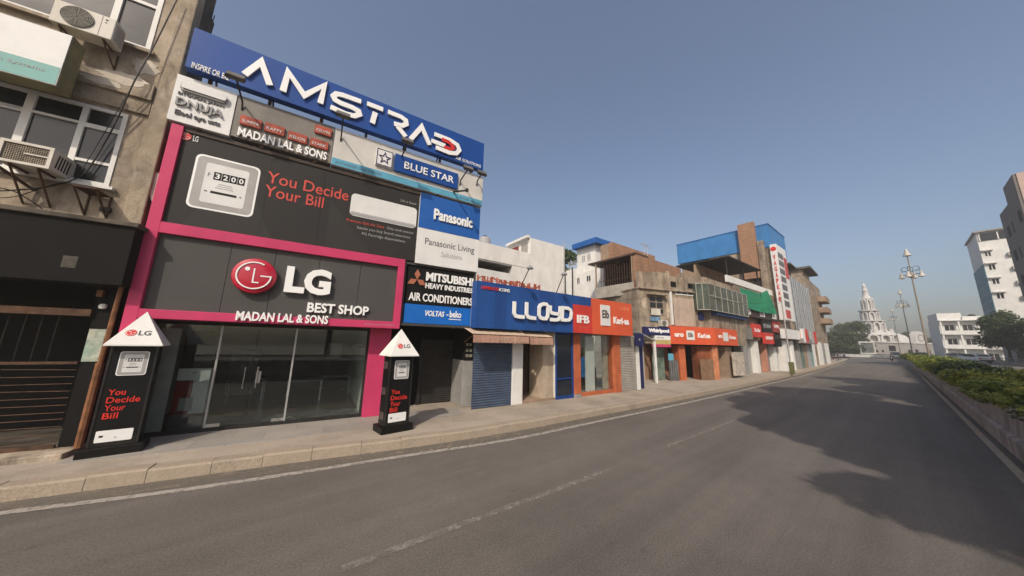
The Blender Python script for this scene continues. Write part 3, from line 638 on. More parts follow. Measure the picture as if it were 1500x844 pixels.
MB().box(d0, d1, .2, .5, .24, zd).build('plinth', mat('plinth_grey', (.1, .1, .1), .5), t); MB().box(d0, d1, .2, .5, zc, zb_).build('header', WBOARD, t); MB().box(d0+(d1-d0)*.52, d1, .2, .5, zd, zc-.002).build('panel', WBOARD, t)
MB().box(d0, d0+(d1-d0)*.51, .2, .5, zd, zc-.002).build('poster', mat('dark_red_poster', (.18, .012, .012), .4, .3, 2), t)
MB().box(d0, d1, .22, .5, zb_+.002, za).build('screen', BLACK, t); MB().box(d0+.12, d0+.36, .19, .2, zd+.08, zd+.38).build('appliance_picture', GREYP, t)
text('appliances', (d0+.25, d1-.25, zb_-.13, zb_-.07), -.2, .006, TEXTG, t)
for i, (u, d) in enumerate(((.9, 3.4), (1.9, 4.4), (-.9, 4.2))):
    t = thing('display_table', 'dark display table standing inside the showroom', 'table', G, (u, d, .24), 'display tables inside the showroom')
    MB().box(u-.55, u+.55, d-.3, d+.3, .94, .99).build('table_top', GREYP, t)
    for a in (-.5, .5):
        for b in (-.26, .26): MB().box(u+a-.02, u+a+.02, d+b-.02, d+b+.02, .24, .94).build('leg', STEEL, t)
MB().box(1.5, 2.1, 5.9, 5.99, 1.6, 2.3).build('wall_panel', WBOARD, bL)
t = thing('refrigerator', 'tall silver refrigerator far back inside the showroom', 'refrigerator', G, (-1.2, 5.4, .24)); MB().box(-1.6, -.8, 5., 5.8, .3, 1.95).build('cabinet', GALV, t, bevel=.02); MB().box(-1.59, -1.205, 4.96, 4.998, .35, 1.93).build('door', CARG, t); MB().box(-1.195, -.81, 4.96, 4.998, .35, 1.93).build('door', CARG, t)
# upper volume and dark back wall with rebar
MB().box(UL+.02, URR, -.10, 9, zm1-.0, ztop+.0).build('upper_wall', CONCD, bL); MB().box(ur, URR, -.1, 9, zf0+.35, zm1-.004).build('upper_wall', CONCD, bL)
MB().box(UL+.02, ur-.01, .2, 9, gz1+.21, zm1-.006).build('core', CONCD, bL)
MB().ob((ui, URR-.02, ztop-.10, ztop-.004), -.02, FO+.0).build('cornice', mat('brown_steel_cornice', (.05, .036, .028), .6, .2, 3), bL)

# --- sign boards on the showroom
def board(name, label, r, o0, o1, m, cat='sign', group=None, bevel=.006, pl=G, panel='panel'):
    t = thing(name, label, cat, pl, ((r[0]+r[1])/2, -o0, r[2]), group); MB().ob(r, o0, o1).build(panel, m, t, bevel=bevel); return t
# AMSTRAD
AO = .95
ar = (G.uv(278, 68, AO)[0], (G.uv(709, 211.3, AO)[0]+G.uv(708, 250, AO)[0])/2, (G.uv(270.5, 96.8, AO)[1]+G.uv(708, 250, AO)[1])/2, (G.uv(287.7, 39.5, AO)[1]+G.uv(709, 211.3, AO)[1])/2)
t = board('rooftop_sign', 'long blue rooftop sign board with white AMSTRAD letters', ar, AO-.22, AO, BLUE)
def gp(x, y, off): return G.uv(x, y, off)
Z3 = lambda x, y: (240+x/3.668, 30+y/3.668); Z4 = lambda x, y: (460+x/2.722, 100+y/2.722)
lo = AO+.025; sw = .15
def gst(name, polys, m, wd=sw, o=lo, dep=.04):
    q = MB()
    for P in polys: q.stroke([gp(*p, o) for p in P], wd, -o-dep, -o)
    q.build(name, m, t)
gst('letter', [[(358.5, 110.5), (383.2, 92), (395.5, 126)]], WHITE); 
gst('letter', [[(414.5, 135), (422.5, 107), (446, 141), (475.5, 126), (469, 152.5)]], WHITE)
gst('letter', [[(529, 150), (502, 140.3), (493, 138.5), (488.5, 142), (491, 147.5), (499, 152), (516, 158.5), (525, 163.5), (526.5, 168.5), (519, 171), (506, 167.5), (484, 157.5)]], WHITE)
gst('letter', [[(537.5, 152.5), (561, 161.5)], [(549.5, 165.5), (545, 181.5)]], WHITE)
gst('letter', [[(568, 164.5), (587, 172), (594, 177), (595, 182.5), (589, 185), (577, 182)], [(582, 186), (594, 201)]], WHITE)
gst('letter', [[(601, 205), (617.5, 186.5), (629, 213)]], WHITE)
gst('letter', [[(636, 197), (659, 206), (669.5, 213), (672.5, 220.5), (668, 225.5), (658, 224.5), (638, 216.5)], [(631.5, 206.5), (652, 214.5)]], WHITE)
gst('red_stroke', [[(647, 204.5), (657, 209), (662.5, 214), (663.5, 217.5), (659, 219), (650, 216)]], REDL, .13, lo+.003)
text('INSPIRE OR BIZ', (*[gp(281, 93, lo)[0], gp(337, 110, lo)[0]], gp(310, 104, lo)[1]-.09, gp(310, 104, lo)[1]+.07), AO, .02, WHITE, t); text('AIR SOLUTIONS', (gp(667, 237, AO)[0], gp(704, 249, AO)[0], ar[2]+.07, ar[2]+.19), AO, .015, WHITE, t)
b = MB()
for u in np.linspace(ar[0]+.4, ar[1]-.4, 7): b.box(u-.035, u+.035, -AO+.225, -AO+.30, ztop+.0, ar[3]-.1); b.tube([(u, -AO+.3, ar[2]+.6), (u, 1., ztop)], .025, 5)
b.build('support_frame', RUST, t)
# DNOVA
dr_ = (gp(252, 140, .78)[0], (gp(348.5, 137.7, .78)[0]+gp(335.4, 199, .78)[0])/2, (gp(242.7, 173, .78)[1]+gp(335.4, 199, .78)[1])/2, (gp(260.5, 107.7, .78)[1]+gp(348.5, 137.7, .78)[1])/2)
t = board('white_sign', 'white sign board with a raised split air conditioner and worn grey letters', dr_, .5, .78, WBOARD)
MB().prism(rrect(*sub(dr_, .1, .84, .66, .84), .05), -.84, -.781).build('appliance_relief', GREYP, t); MB().prism(rrect(*sub(dr_, .12, .85, .70, .86), .05), -.87, -.845).build('appliance_cover', WBOARD, t)
text('BITOUGAL JAPAN', sub(dr_, .08, .82, .555, .63), .78, .02, TEXTG, t); text('DNUJA', sub(dr_, .08, .84, .29, .5), .78, .05, mat('grey_raised_letter', (.28, .28, .28), .4), t, bold=.02); text('Elool oye usts', sub(dr_, .1, .82, .11, .24), .78, .025, TEXTG, t, bold=.02)
# MADAN LAL & SONS
mr_ = (dr_[1]+.012, (gp(492, 187, .76)[0]+gp(483.5, 238.6, .76)[0])/2, (gp(336, 198.5, .76)[1]+gp(483.5, 238.6, .76)[1])/2, (gp(349, 138.5, .76)[1]+gp(492, 187, .76)[1])/2)
t = board('grey_name_sign', 'weathered grey board reading MADAN LAL & SONS with small red plates', mr_, .5, .76, GBOARD)
zc = (gp(350, 193.5, .8)[1]+gp(475, 227.5, .8)[1])/2; text('MADAN LAL & SONS', (gp(348, 188, .8)[0]+.02, gp(479, 227, .8)[0], zc-.125, zc+.125), .76, .06, WHITE, t, bold=.025)
for (x0, y0, x1, y1), c in (((353, 170, 382, 188), 'SUMIYA'), ((389, 181, 416, 198), 'KAFFY'), ((423, 193, 449, 210), 'KELON'), ((455, 203, 480, 219), 'STARK'), ((462, 184, 485, 199.5), 'KELVIN')):
    r_ = G.r(x0, y0, x1, y1, .8); zc = (r_[2]+r_[3])/2; r_ = (r_[0], r_[1], zc-.125, zc+.125); p = MB().ob(r_, .761, .82).build('brand_plate', mat('faded_red_plate', (.33, .065, .04), .55, .35, 5), t); text(c, sub(r_, .1, .9, .2, .55), .82, .012, WBOARD, p)
# BLUE STAR
bo = .76; br_ = (mr_[1]+.012, (gp(708.7, 258, bo)[0]+gp(705.4, 302, bo)[0])/2, (gp(487.6, 239, bo)[1]+gp(705, 304, bo)[1])/2, gp(492, 187, bo)[1])
t = board('blue_star_sign', 'pale grey board with light blue strip and blue BLUE STAR plate', br_, .5, bo, LBOARD)
MB().ob((br_[0]+.01, br_[1]-.01, br_[2]+.01, br_[2]+.23), bo+.001, bo+.006).build('blue_strip', SKYB, t); text('AUTHORISED SALES PARTNER', (br_[0]+.1, br_[0]+1.4, br_[2]+.07, br_[2]+.15), bo+.006, .003, TEXTG, t); text('blue air', (br_[1]-.9, br_[1]-.3, br_[2]+.07, br_[2]+.15), bo+.006, .003, TEXTG, t)
q1, q2, q3, q4 = gp(579.4, 224, .84), gp(671, 255, .84), gp(670, 278, .84), gp(577, 248, .84); pb = ((q1[0]+q4[0])/2, (q2[0]+q3[0])/2, (q3[1]+q4[1])/2, (q1[1]+q2[1])/2)
p = MB().ob(pb, bo+.001, .84).build('name_plate', BLUE, t, bevel=.006); text('BLUE STAR', sub(pb, .14, .93, .27, .7), .84, .02, WHITE, p, bold=.012)
q1, q3 = gp(552, 213.5, .84), gp(574, 247, .84); ps = (pb[0]-.56, pb[0]-.05, pb[2]+.02, pb[3]+.0)
p = MB().ob(ps, bo+.001, .84).build('star_plate', WBOARD, t, bevel=.006); s_ = MB(); c = ((ps[0]+ps[1])/2, (ps[2]+ps[3])/2-.01); s_.stroke([(c[0]+(.17 if k % 2 == 0 else .075)*math.sin(k*math.pi/5), c[1]+(.19 if k % 2 == 0 else .08)*math.cos(k*math.pi/5)) for k in range(10)], .03, -.852, -.8401, closed=True); framew(s_, inset(ps, .015), .022, .8402, .848); s_.build('star', NAVY, p)
# billboard
bo = FO-.03; lr = (ui+.004, (gp(614, 287, bo)[0]+gp(608, 382, bo)[0])/2, zm1+.004, ztop-.11)
t = board('appliance_billboard', 'dark billboard with electricity meter reading You Decide Your Bill above the showroom', lr, .3, bo, DARKP)
sm = MB(); 
for k in (.3, .52, .76): u = lr[0]+(lr[1]-lr[0])*k; sm.ob((u-.004, u+.004, lr[2], lr[3]), bo, bo+.002)
sm.build('joint', BLACK, t); sm = MB()
sm.prism([(lr[0]+.3, lr[2]+.02), (lr[0]+2.0, lr[2]+.02), (lr[0]+1.1, lr[3]-.5)], -bo-.0015, -bo); sm.build('printed_facet', mat('facet_print', (.030, .028, .027), .62, .05, 1), t); sm = MB(); sm.prism([(lr[0]+3.2, lr[2]+.02), (lr[0]+4.4, lr[2]+.02), (lr[0]+3.2, lr[3]-.9)], -bo-.0015, -bo); sm.build('printed_facet', mat('facet_print', (.030, .028, .027), .62, .05, 1), t)
def lg_mark(r, off, parent, letter, disc=REDL, dep=.01):
    h = r[3]-r[2]; q = MB(); q.lathe([(h/2, 0), (h/2, dep), (.001, dep), ], (r[0]+h/2, -off, (r[2]+r[3])/2), 24, 'Y'); q.build('round_mark', disc, parent)
    c = (r[0]+h/2, (r[2]+r[3])/2); q = MB(); face_mark(q, c, h/2, off+dep+.001, .004); q.build('mark_lines', WHITE, parent)
    text('LG', (r[0]+h*1.15, r[1], r[2]+h*.12, r[3]-h*.12), off, dep, letter, parent, bold=.015)
def face_mark(q, c, rad, off, dep):
    w_ = rad*.07; d0, d1 = -off-dep, -off
    P = [(c[0]+rad*.80*math.cos(R(a)), c[1]+rad*.80*math.sin(R(a))) for a in range(60, 361, 10)]; q.stroke(P+[(c[0]+rad*.30, c[1])], w_, d0, d1)
    q.stroke([(c[0]-rad*.02, c[1]+rad*.42), (c[0]-rad*.02, c[1]-rad*.42), (c[0]+rad*.26, c[1]-rad*.42)], w_, d0, d1)
    q.prism([(c[0]-rad*.34+rad*.12*math.cos(R(a)), c[1]+rad*.36+rad*.12*math.sin(R(a))) for a in range(0, 360, 20)], d0, d1)
lm = G.r(265, 193, 290, 208, bo); zc = G.uv(277, 200, bo)[1]; lg_mark((lm[0], lm[1], zc-.12, zc+.08), bo, t, WBOARD)
mq = [gp(287, 224.5, bo), gp(383, 246, bo), gp(369.5, 318.5, bo), gp(272.5, 303, bo)]; mt = ((mq[0][0]+mq[3][0])/2, (mq[1][0]+mq[2][0])/2, (mq[2][1]+mq[3][1])/2, (mq[0][1]+mq[1][1])/2)
def meter(r, off, parent, k=1.):
    w_ = r[1]-r[0]; ring = MB().prism(rrect(*r, w_*.1), -off-.004*k, -off-.0005).build('meter_picture', WHITE, parent)
    MB().prism(rrect(*inset(r, w_*.035), w_*.08), -off-.006*k, -off-.0042*k).build('meter_rim', mat('meter_rim_grey', (.34, .33, .32), .5, .1, 2), ring)
    ri = sub(r, .17, .83, .13, .87); MB().prism(rrect(*ri, w_*.04), -off-.008*k, -off-.0062*k).build('meter_face', WBOARD, ring)
    dg = MB()
    for i in range(4): dg.ob((ri[0]+(ri[1]-ri[0])*(.2+i*.185), ri[0]+(ri[1]-ri[0])*(.375+i*.185), *sub(ri, 0, 1, .6, .8)[2:]), off+.0081*k, off+.0095*k)
    dg.ob(sub(ri, .2, .8, .25, .31), off+.0081*k, off+.0095*k); dg.build('digit_windows', BLACK, ring)
    q = MB()
    for i, ch in enumerate('3200'): T(q, ch, (ri[0]+(ri[1]-ri[0])*(.235+i*.185), ri[0]+(ri[1]-ri[0])*(.34+i*.185), *sub(ri, 0, 1, .635, .765)[2:]), off+.0096*k, .002*k, bold=.02)
    q.build('digits', WHITE, ring)
    q = MB(); T(q, 'F', (ri[0]+(ri[1]-ri[0])*.07, ri[0]+(ri[1]-ri[0])*.13, *sub(ri, 0, 1, .65, .75)[2:]), off+.0081*k, .002*k)
    for j, s_ in enumerate((.5, .45, .4)): q.ob(sub(ri, .5-.16-.03*j, .5+.16+.02*j, s_, s_+.012), off+.0081*k, off+.009*k)
    q.ob(sub(ri, .06, .13, .265, .295), off+.0081*k, off+.009*k); q.ob(sub(ri, .87, .92, .265, .295), off+.0081*k, off+.009*k); q.build('print', TEXTG, ring)
meter(mt, bo, t)
def tr(x0, y0, x1, y1, off): # text rect from left-mid and right-mid heights
    a = G.r(x0, y0, x1, y1, off); return a
u0 = gp(391, 262, bo)[0]; u1 = gp(511, 285, bo)[0]; zt1 = (gp(400, 251, bo)[1]+gp(505, 272.5, bo)[1])/2; zt0 = (gp(400, 272, bo)[1]+gp(505, 293, bo)[1])/2
zt1 = gp(397, 251.5, bo)[1]; zt0 = gp(397, 268.5, bo)[1]; text('You Decide', (u0, u1, zt0, zt1), bo, .008, REDTXT, t, bold=.006); u1b = gp(475, 291, bo)[0]; text('Your Bill', (u0, u1b, gp(397, 289, bo)[1], gp(397, 272, bo)[1]), bo, .008, REDTXT, t, bold=.006)
aq = [gp(515.5, 284, bo), gp(616, 306, bo), gp(613.6, 335, bo), gp(514, 317, bo)]; acr = (aq[0][0], lr[1]-.05, (aq[2][1]+aq[3][1])/2, (aq[0][1]+aq[1][1])/2)
p = MB().prism(rrect(*acr, .12), -bo-.012, -bo).build('appliance_picture', WBOARD, t); MB().prism(rrect(acr[0]+.02, acr[1]-.02, acr[2]+.015, acr[2]+.11, .045), -bo-.0135, -bo-.0122).build('lower_edge', GREYP, p); MB().ob((acr[0]+.04, acr[1]-.04, acr[2]+.12, acr[2]+.135), bo+.012, bo+.014).build('appliance_line', GREYP, p)
zt_ = acr[2]-.1; text('Premium Split Air Care', (acr[0]-.05, acr[0]+1.0, zt_-.13, zt_-.02), bo, .004, REDTXT, t); text('Only cools smarter', (acr[0]+1.08, acr[1]-.05, zt_-.13, zt_-.02), bo, .004, GREYP, t); text('hassle you buy brand assurance', (acr[0]+.25, acr[1]-.15, zt_-.3, zt_-.19), bo, .004, GREYP, t); text('PG Partridge dispensations', (acr[0]+.4, acr[1]-.3, zt_-.47, zt_-.36), bo, .004, GREYP, t); text('Life is Good', (acr[1]-.55, acr[1]-.05, acr[3]+.12, acr[3]+.2), bo, .004, GREYP, t)
# PANASONIC
po = FO+.02; pr_ = (lr[1]+.015, URR+.03, (gp(700.6, 399.4, po)[1]+gp(608.8, 384.7, po)[1])/2, (gp(620.5, 282.6, po)[1]+gp(706.5, 306.5, po)[1])/2); zsp = (gp(614, 332, po)[1]+gp(703.6, 352.7, po)[1])/2
t = board('blue_and_white_sign', 'sign board half blue half white with two Panasonic lines', pr_, .3, po, WBOARD)
MB().ob((pr_[0]+.004, pr_[1]-.004, zsp, pr_[3]-.004), po+.001, po+.008).build('blue_half', mat('blue_half_paint', (.02, .10, .36), .4, .05, 1.5), t)
text('Panasonic', sub((pr_[0], pr_[1], zsp, pr_[3]), .22, .86, .3, .62), po+.008, .05, WHITE, t, bold=.03); text('Panasonic Living', sub((pr_[0], pr_[1], pr_[2], zsp), .12, .92, .5, .74), po, .006, TEXTG, t); text('Solutions', sub((pr_[0], pr_[1], pr_[2], zsp), .38, .72, .28, .43), po, .006, GREYP, t)
# round emblem and letters of the showroom sign
lo = FO-.06; c = gp(372.7, 404, lo+.15); rad = ((gp(406, 408, lo+.15)[0]-gp(339.5, 399, lo+.15)[0])/2)
t = thing('emblem_sign', 'round glossy red emblem with raised white LG and BEST SHOP letters on grey panels', 'sign', G, (c[0]+.6, -lo, c[1]-rad))
q = MB(); q.lathe([(rad*.9, .0), (rad*.9, .06), (rad, .08), (rad, .14), (rad*.96, .165), (rad*.8, .185), (rad*.5, .2), (.001, .205)], (c[0], -lo, c[1]), 40, 'Y'); q.build('round_emblem', LGRED, t, smooth=True)
q = MB(); face_mark(q, c, rad*.94, lo+.19, .022); q.build('emblem_lines', WHITE, t)
def letter_rect(tl, br, off): a = gp(*tl, off); b = gp(*br, off); return a[0], b[0], b[1], a[1]
zl0 = (gp(417, 428.5, lo+.1)[1]+gp(484, 433.5, lo+.1)[1])/2; zl1 = (gp(417, 389.5, lo+.1)[1]+gp(484, 396, lo+.1)[1])/2
text('LG', (gp(418, 410, lo+.1)[0], gp(485, 415, lo+.1)[0], zl0, zl1), lo, .12, WHITE, t, bold=.045)
zb0_ = (gp(450, 457, lo+.05)[1]+gp(539, 463, lo+.05)[1])/2; zb1_ = (gp(450, 442, lo+.05)[1]+gp(539, 450, lo+.05)[1])/2
text('BEST SHOP', (gp(450, 450, lo+.05)[0], gp(540, 456, lo+.05)[0], zb0_, zb1_), lo, .07, WHITE, t, bold=.03)
t = thing('name_letters', 'raised white MADAN LAL & SONS letters fixed to the lower pink bar', 'sign', G, (.8, -FO-.04, zf0)); zc = (gp(346, 461, FO+.08)[1]+gp(480, 470, FO+.08)[1])/2
text('MADAN LAL & SONS', (gp(346, 461, FO+.08)[0], gp(480.5, 470, FO+.08)[0], zc-.115, zc+.115), FO+.041, .05, WHITE, t, name='raised_letters', bold=.03); text('authorised dealer', (ur-1.0, ur-.15, zf0+.08, zf0+.12), FO+.04, .003, GREYP, t, name='small_print')
# MITSUBISHI / VOLTAS boards
mo = .62; m1 = (gp(596.5, 391, mo)[0]+.05, (gp(694, 402, mo)[0]+gp(693, 452.5, mo)[0])/2, (gp(592.8, 443.6, mo)[1]+gp(693, 452.5, mo)[1])/2, (gp(597, 391, mo)[1]+gp(694, 402, mo)[1])/2)
v0 = (gp(592, 473, mo)[1]+gp(693, 478, mo)[1])/2
t = board('black_sign', 'black sign reading MITSUBISHI HEAVY INDUSTRIES AIR CONDITIONERS with copper diamonds', m1, .3, mo, BLACK)
rr_ = lambda a, b, c_, d: sub(m1, a, b, c_, d)
text('MITSUBISHI', rr_(.25, .985, .655, .90), mo, .04, WHITE, t, bold=.035); text('HEAVY INDUSTRIES', rr_(.25, .985, .45, .6), mo, .03, WHITE, t, bold=.025); text('AIR CONDITIONERS', rr_(.03, .985, .08, .3), mo, .03, WHITE, t, bold=.02)
cx, cz, k = m1[0]+(m1[1]-m1[0])*.125, m1[2]+(m1[3]-m1[2])*.66, .17; q = MB()
for a in (90, 210, 330):
    d1 = Vector((math.cos(R(a)), math.sin(R(a)))); d2 = Vector((math.cos(R(a+30)), math.sin(R(a+30)))); d3 = Vector((math.cos(R(a-30)), math.sin(R(a-30)))); q.prism([(cx, cz), (cx+d3.x*k*1.15, cz+d3.y*k*1.15), (cx+d1.x*k*2., cz+d1.y*k*2.), (cx+d2.x*k*1.15, cz+d2.y*k*1.15)], -mo-.03, -mo)
q.build('diamonds', mat('copper_red', (.36, .13, .075), .4, .1, 2), t)
v1 = (m1[0]-.02, m1[1], v0, m1[2]-.01); t = board('blue_strip_sign', 'bright blue strip sign reading VOLTAS beko under the black sign', v1, .3, mo, VBLUE)
text('VOLTAS', sub(v1, .28, .56, .42, .72), mo, .015, WHITE, t, bold=.025, shear=.2); text('-', sub(v1, .59, .62, .52, .57), mo, .015, WHITE, t); text('beko', sub(v1, .64, .82, .42, .8), mo, .015, WHITE, t, bold=.02); MB().ob(sub(v1, .63, .82, .3, .34), mo, mo+.01).build('underline', WHITE, t)
# dark frame round these two, recess below
fm = MB(); framew(fm, (ur+.004, URR, v0-.08, m1[3]+.12), .07, .15, mo+.03); fm.build('sign_surround', mat('dark_surround', (.06, .055, .05), .6), bL)
MB().box(ur, URR, -.12, .1, v0-.02, m1[3]+.1).build('upper_wall', CONCD, bL)
rx0 = pr1; rx1 = G.uv(677, 560, .0)[0]; 
MB().box(rx0, URR, 1.1, 1.2, .2, 3.6).build('recess_wall', SOOT, bL); MB().box(rx0-.02, rx0, .1, 1.1, .2, 3.6).build('recess_wall', SOOT, bL); MB().box(rx0, URR, -.0, 1.1, v0+.15, v0+.25).build('recess_ceiling', SOOT, bL)
ds = G.r(622, 502, 672, 606, -.9); shutter((ds[0], rx1-.02, .22, 2.55), -1.08, mat('dark_shutter', (.035, .032, .03), .6, .2, 3), bL, .07); MB().box(ds[0]-.12, ds[0], 1.0, 1.1, .2, 2.6).build('door_post', IRON, bL)
px0, px1 = G.uv(677.5, 560, .02)[0], G.uv(692, 560, .02)[0]
zp = G.uv(684, 528, .02)[1]
MB().box(px0, px1, -.02, 1.1, .2, zp).build('grey_pillar', GREYW, bL, bevel=.015); MB().box(px0, px1, -.04, 1.1, zp+.002, v0+.1).build('black_pillar', SOOT, bL)
q = MB(); rq = random.Random(8)
for i in range(3):
    for j in range(2): z_ = zp+.12+i*.2; q.ob((px0+.06+j*.13, px0+.15+j*.13+rq.uniform(0, .04), z_, z_+.1), .041, .046)
q.build('stickers', mat('torn_sticker', (.2, .19, .15), .8, .4, 10), bL)

# floodlights on arms over the sign boards
def floodlight(x, y, o_, label, yaw=0, grp='floodlights on arms along the sign boards', pl=G, base_off=.76, r0=.07, zdrop=.12):
    u, z = pl.uv(x, y, o_); t = thing('floodlight', label, 'floodlight', pl, (u, -base_off, z-zdrop), grp)
    MB().tube([(u, -base_off, z-.3), (u, -base_off-.06, z-zdrop), (u, -o_+.05, z-.02)], .022, 6).build('arm', IRON, t)
    c = Vector((u, -o_, z)); M = Matrix.Rotation(R(-35), 4, 'X')
    def bx(a, b_, c_, d, e, f_):
        q = MB(); q.box(a, b_, c_, d, e, f_); q.v = [tuple(c+(M @ Vector(v))) for v in q.v]; return q
    h = bx(-.17, .17, -.06, .05, -.10, .10).build('housing', mat('flood_grey', (.10, .095, .09), .5, .2, 4), t, bevel=.01); bx(-.15, .15, .0505, .056, -.085, .085).build('lens', LAMPGL, h); bx(-.18, -.172, -.03, .03, -.16, .05).build('yoke', IRON, h)
    return t
for (x, y, o_), lb in (((346, 113, 1.6), 'grey floodlight on an arm in front of the first A of AMSTRAD'), ((503, 169, 1.6), 'grey floodlight on an arm below the S of AMSTRAD'), ((597, 207, 1.6), 'grey floodlight on an arm below the R of AMSTRAD'), ((686, 247, 1.5), 'grey floodlight at the right end of the AMSTRAD sign above the pale board')): floodlight(x, y, o_, lb)
floodlight(706, 254, 1.2, 'black tilted floodlight at the far right corner of the blue rooftop sign')
mb = MB(); a = G.uv(664, 281, .76); b = G.uv(684, 279, 1.55); mb.tube([(a[0], -.76, a[1]), (b[0], -1.55, b[1])], .03, 6); mb.lathe([(.001, -.05), (.06, -.04), (.06, .05), (.001, .06)], (b[0], -1.55, b[1]), 8); tag(mb.build('lamp_arm', IRON, pl=G), 'bare black lamp arm poking out at the lower right of the pale BLUE STAR board', 'lamp arm')

# grey tiled apron in front of the showroom
ap0 = G.uv(120, 700)[0]; S(MB().hprism([(UL-.1, .02), (ur+2.35, .02), (ur+2.2, -1.0), (ur-.2, -1.38), (.6, -1.52), (UL-.1, -1.42)], .19, .206).build('shop_apron', APRON, pl=G))

# totems
def totem(x, y, yaw, label, zt_=2.08):
    P = gnd(x, y, .206); pl = Plane(P, yaw); w_ = .74; d_ = .5; t = thing('advertising_totem', label, 'totem', pl, (0, 0, .206), 'pointed black totems before the showroom')
    z0 = .206; MB().box(-w_/2-.04, w_/2+.04, -.04, d_+.04, z0, z0+.16).build('base', BLACK, t, bevel=.012)
    bw_ = .62; dz_ = zt_-2.24; MB().box(-bw_/2, bw_/2, .04, d_-.04, z0+.161, zt_).build('body', BLACK, t, bevel=.008)
    tr_ = MB()
    for u in (-bw_/2-.006, bw_/2-.024): tr_.box(u, u+.03, .03, .06, z0+.165, zt_-.01)
    tr_.build('edge_trim', mat('totem_trim', (.02, .018, .018), .3), t); MB().box(-bw_/2-.003, bw_/2+.003, .037, d_-.037, z0+.162, z0+.30).build('scuffed_skirt', mat('dusty_black', (.018, .016, .014), .7, .5, 4, stain=.8, staincol=(.07, .058, .045)), t)
    ro = .385; zr = zt_+.003; apx = (0, d_/2, zt_+.72); c = [(-ro, d_/2-ro, zr), (ro, d_/2-ro, zr), (ro, d_/2+ro, zr), (-ro, d_/2+ro, zr)]
    MB().add(c+[apx]+[(p[0], p[1], zr+.025) for p in c], [(3, 2, 1, 0), (0, 1, 6, 5), (1, 2, 7, 6), (2, 3, 8, 7), (3, 0, 5, 8), (5, 6, 4), (6, 7, 4), (7, 8, 4), (8, 5, 4)]).build('pointed_roof', WHITEF, t)
    # mark on the sloping roof face
    q = MB(); h = .17; T(q, 'LG', (.0, .17, -.055, .055), 0, .006, bold=.02); sl_ = math.atan2(apx[2]-zr-.025, ro); zz = zr+.26; yy = d_/2-ro+(zz-zr-.025)/math.tan(sl_)
    def tilt(mb_): mb_.v = [tuple(Vector((v[0], yy, zz))+Vector((0, v[2]*math.cos(sl_)+v[1]*math.sin(sl_), v[2]*math.sin(sl_)-v[1]*math.cos(sl_)*1.))) for v in mb_.v]; return mb_
    tilt(q).build('roof_letters', TEXTG, t); q = MB(); q.lathe([(.075, .001), (.075, .008), (.001, .008)], (-.1, 0, 0), 20, 'Y'); tilt(q).build('roof_mark', REDL, t); q = MB(); face_mark(q, (-.1, 0), .075, .009, .003); tilt(q).build('mark_lines', WHITE, t)
    fo = -.04
    meter((-.18, .21, 1.66+dz_, 2.13+dz_), fo+.001, t, .7)
    z_ = 1.40+dz_
    for s_, wd_ in (('You', .22), ('Decide', .43), ('Your', .26), ('Bill', .19)):
        text(s_, (-.21, -.21+wd_, z_-.112, z_-.0), fo, .004, mat('totem_red_letter', (.62, .035, .025), .5), t, bold=.01); z_ -= .146
    p = MB().prism(rrect(-.235, .225, .45, .66, .02), .04-.012, .0398).build('appliance_picture', WHITE, t); MB().ob((-.19, -.14, .54, .575), fo+.0125, fo+.014).build('picture_detail', IRON, p); MB().ob((.0, .03, .51, .53), fo+.0125, fo+.014).build('picture_detail', GREYP, p)
    q = MB()
    for zz_ in (1.75, 1.1, .5): q.box(-bw_/2-.004, -bw_/2-.001, .16, .44, zz_, zz_+.18)
    q.build('side_print', mat('side_print_dim', (.07, .05, .05), .4, .5, 8), t)
    return t
totem(160, 667, 50, 'tall pointed black totem left of the glass doors next to the rusty gate', 2.26)
totem(581, 633, 47, 'pointed black totem in front of the right pink pillar')

# ------------------------------------------------------------------ single storey blue and orange shop
I = Plane(gnd(752, 593, .2), 54.8)
bI = thing('shop_building', 'single storey shop row under one long blue and orange sign', 'building', I, (2.5, 0, .2))
Z8 = lambda x, y: (680+x/3.127, 330+y/3.127)
so_ = .45; ip = lambda x, y, o=so_: I.uv(x, y, o)
sz0 = (ip(696, 483.5)[1]+ip(926, 490)[1])/2; sz1 = (ip(699, 414)[1]+ip(924.6, 443.5)[1])/2; su0, su1 = (ip(699, 414)[0]+ip(696, 483)[0])/2, (ip(924.6, 444)[0]+ip(927, 490)[0])/2; um = ip(853, 470)[0]
t = thing('fascia_sign', 'long blue fascia sign with white LLOYD letters and orange IFB end', 'sign', I, ((su0+su1)/2, -so_, sz0))
uo = ip(866, 450)[0]; ux = ip(839.5, 470)[0]; zx = ip(850, 447)[1]
BLUE3 = mat('blue_faded_dark', (.016, .058, .215), .5, .12, .9, streak=.35, streakcol=(.012, .045, .15))
for k_, (fa, fb) in enumerate(((0, .13), (.13, .21), (.21, .48), (.48, .62), (.62, .86), (.86, 1))): MB().ob((su0+(uo-su0)*fa+.002, su0+(uo-su0)*fb-.003, sz0, sz1), .1, so_).build('blue_panel', (BLUE2, BLUE3)[k_ % 2], t)
MB().ob((uo, su1, sz0, sz1+.0), .1, so_).build('orange_panel', ORANGE, t); MB().ob((ux, uo+.02, sz0+.01, zx), so_+.001, so_+.02).build('red_panel', REDB, t)
def ist(polys, wd, closed=False, m=WHITE, nm='letter', o=so_+.05):
    q = MB()
    for P in polys: q.stroke([ip(*Z8(*p), o) for p in P], wd, -o-.06, -o, closed)
    q.build(nm, m, t)
for P in ([[(228, 350), (226, 403), (232, 415), (245, 419), (273, 421)]], [[(284, 353), (283, 408), (289, 420), (301, 424), (326, 427)]]): ist(P, .14)
ist([[(348, 366), (360, 361), (374, 363), (381, 373), (380, 415), (373, 428), (359, 428), (346, 424), (340, 412), (341, 376)]], .14, True)
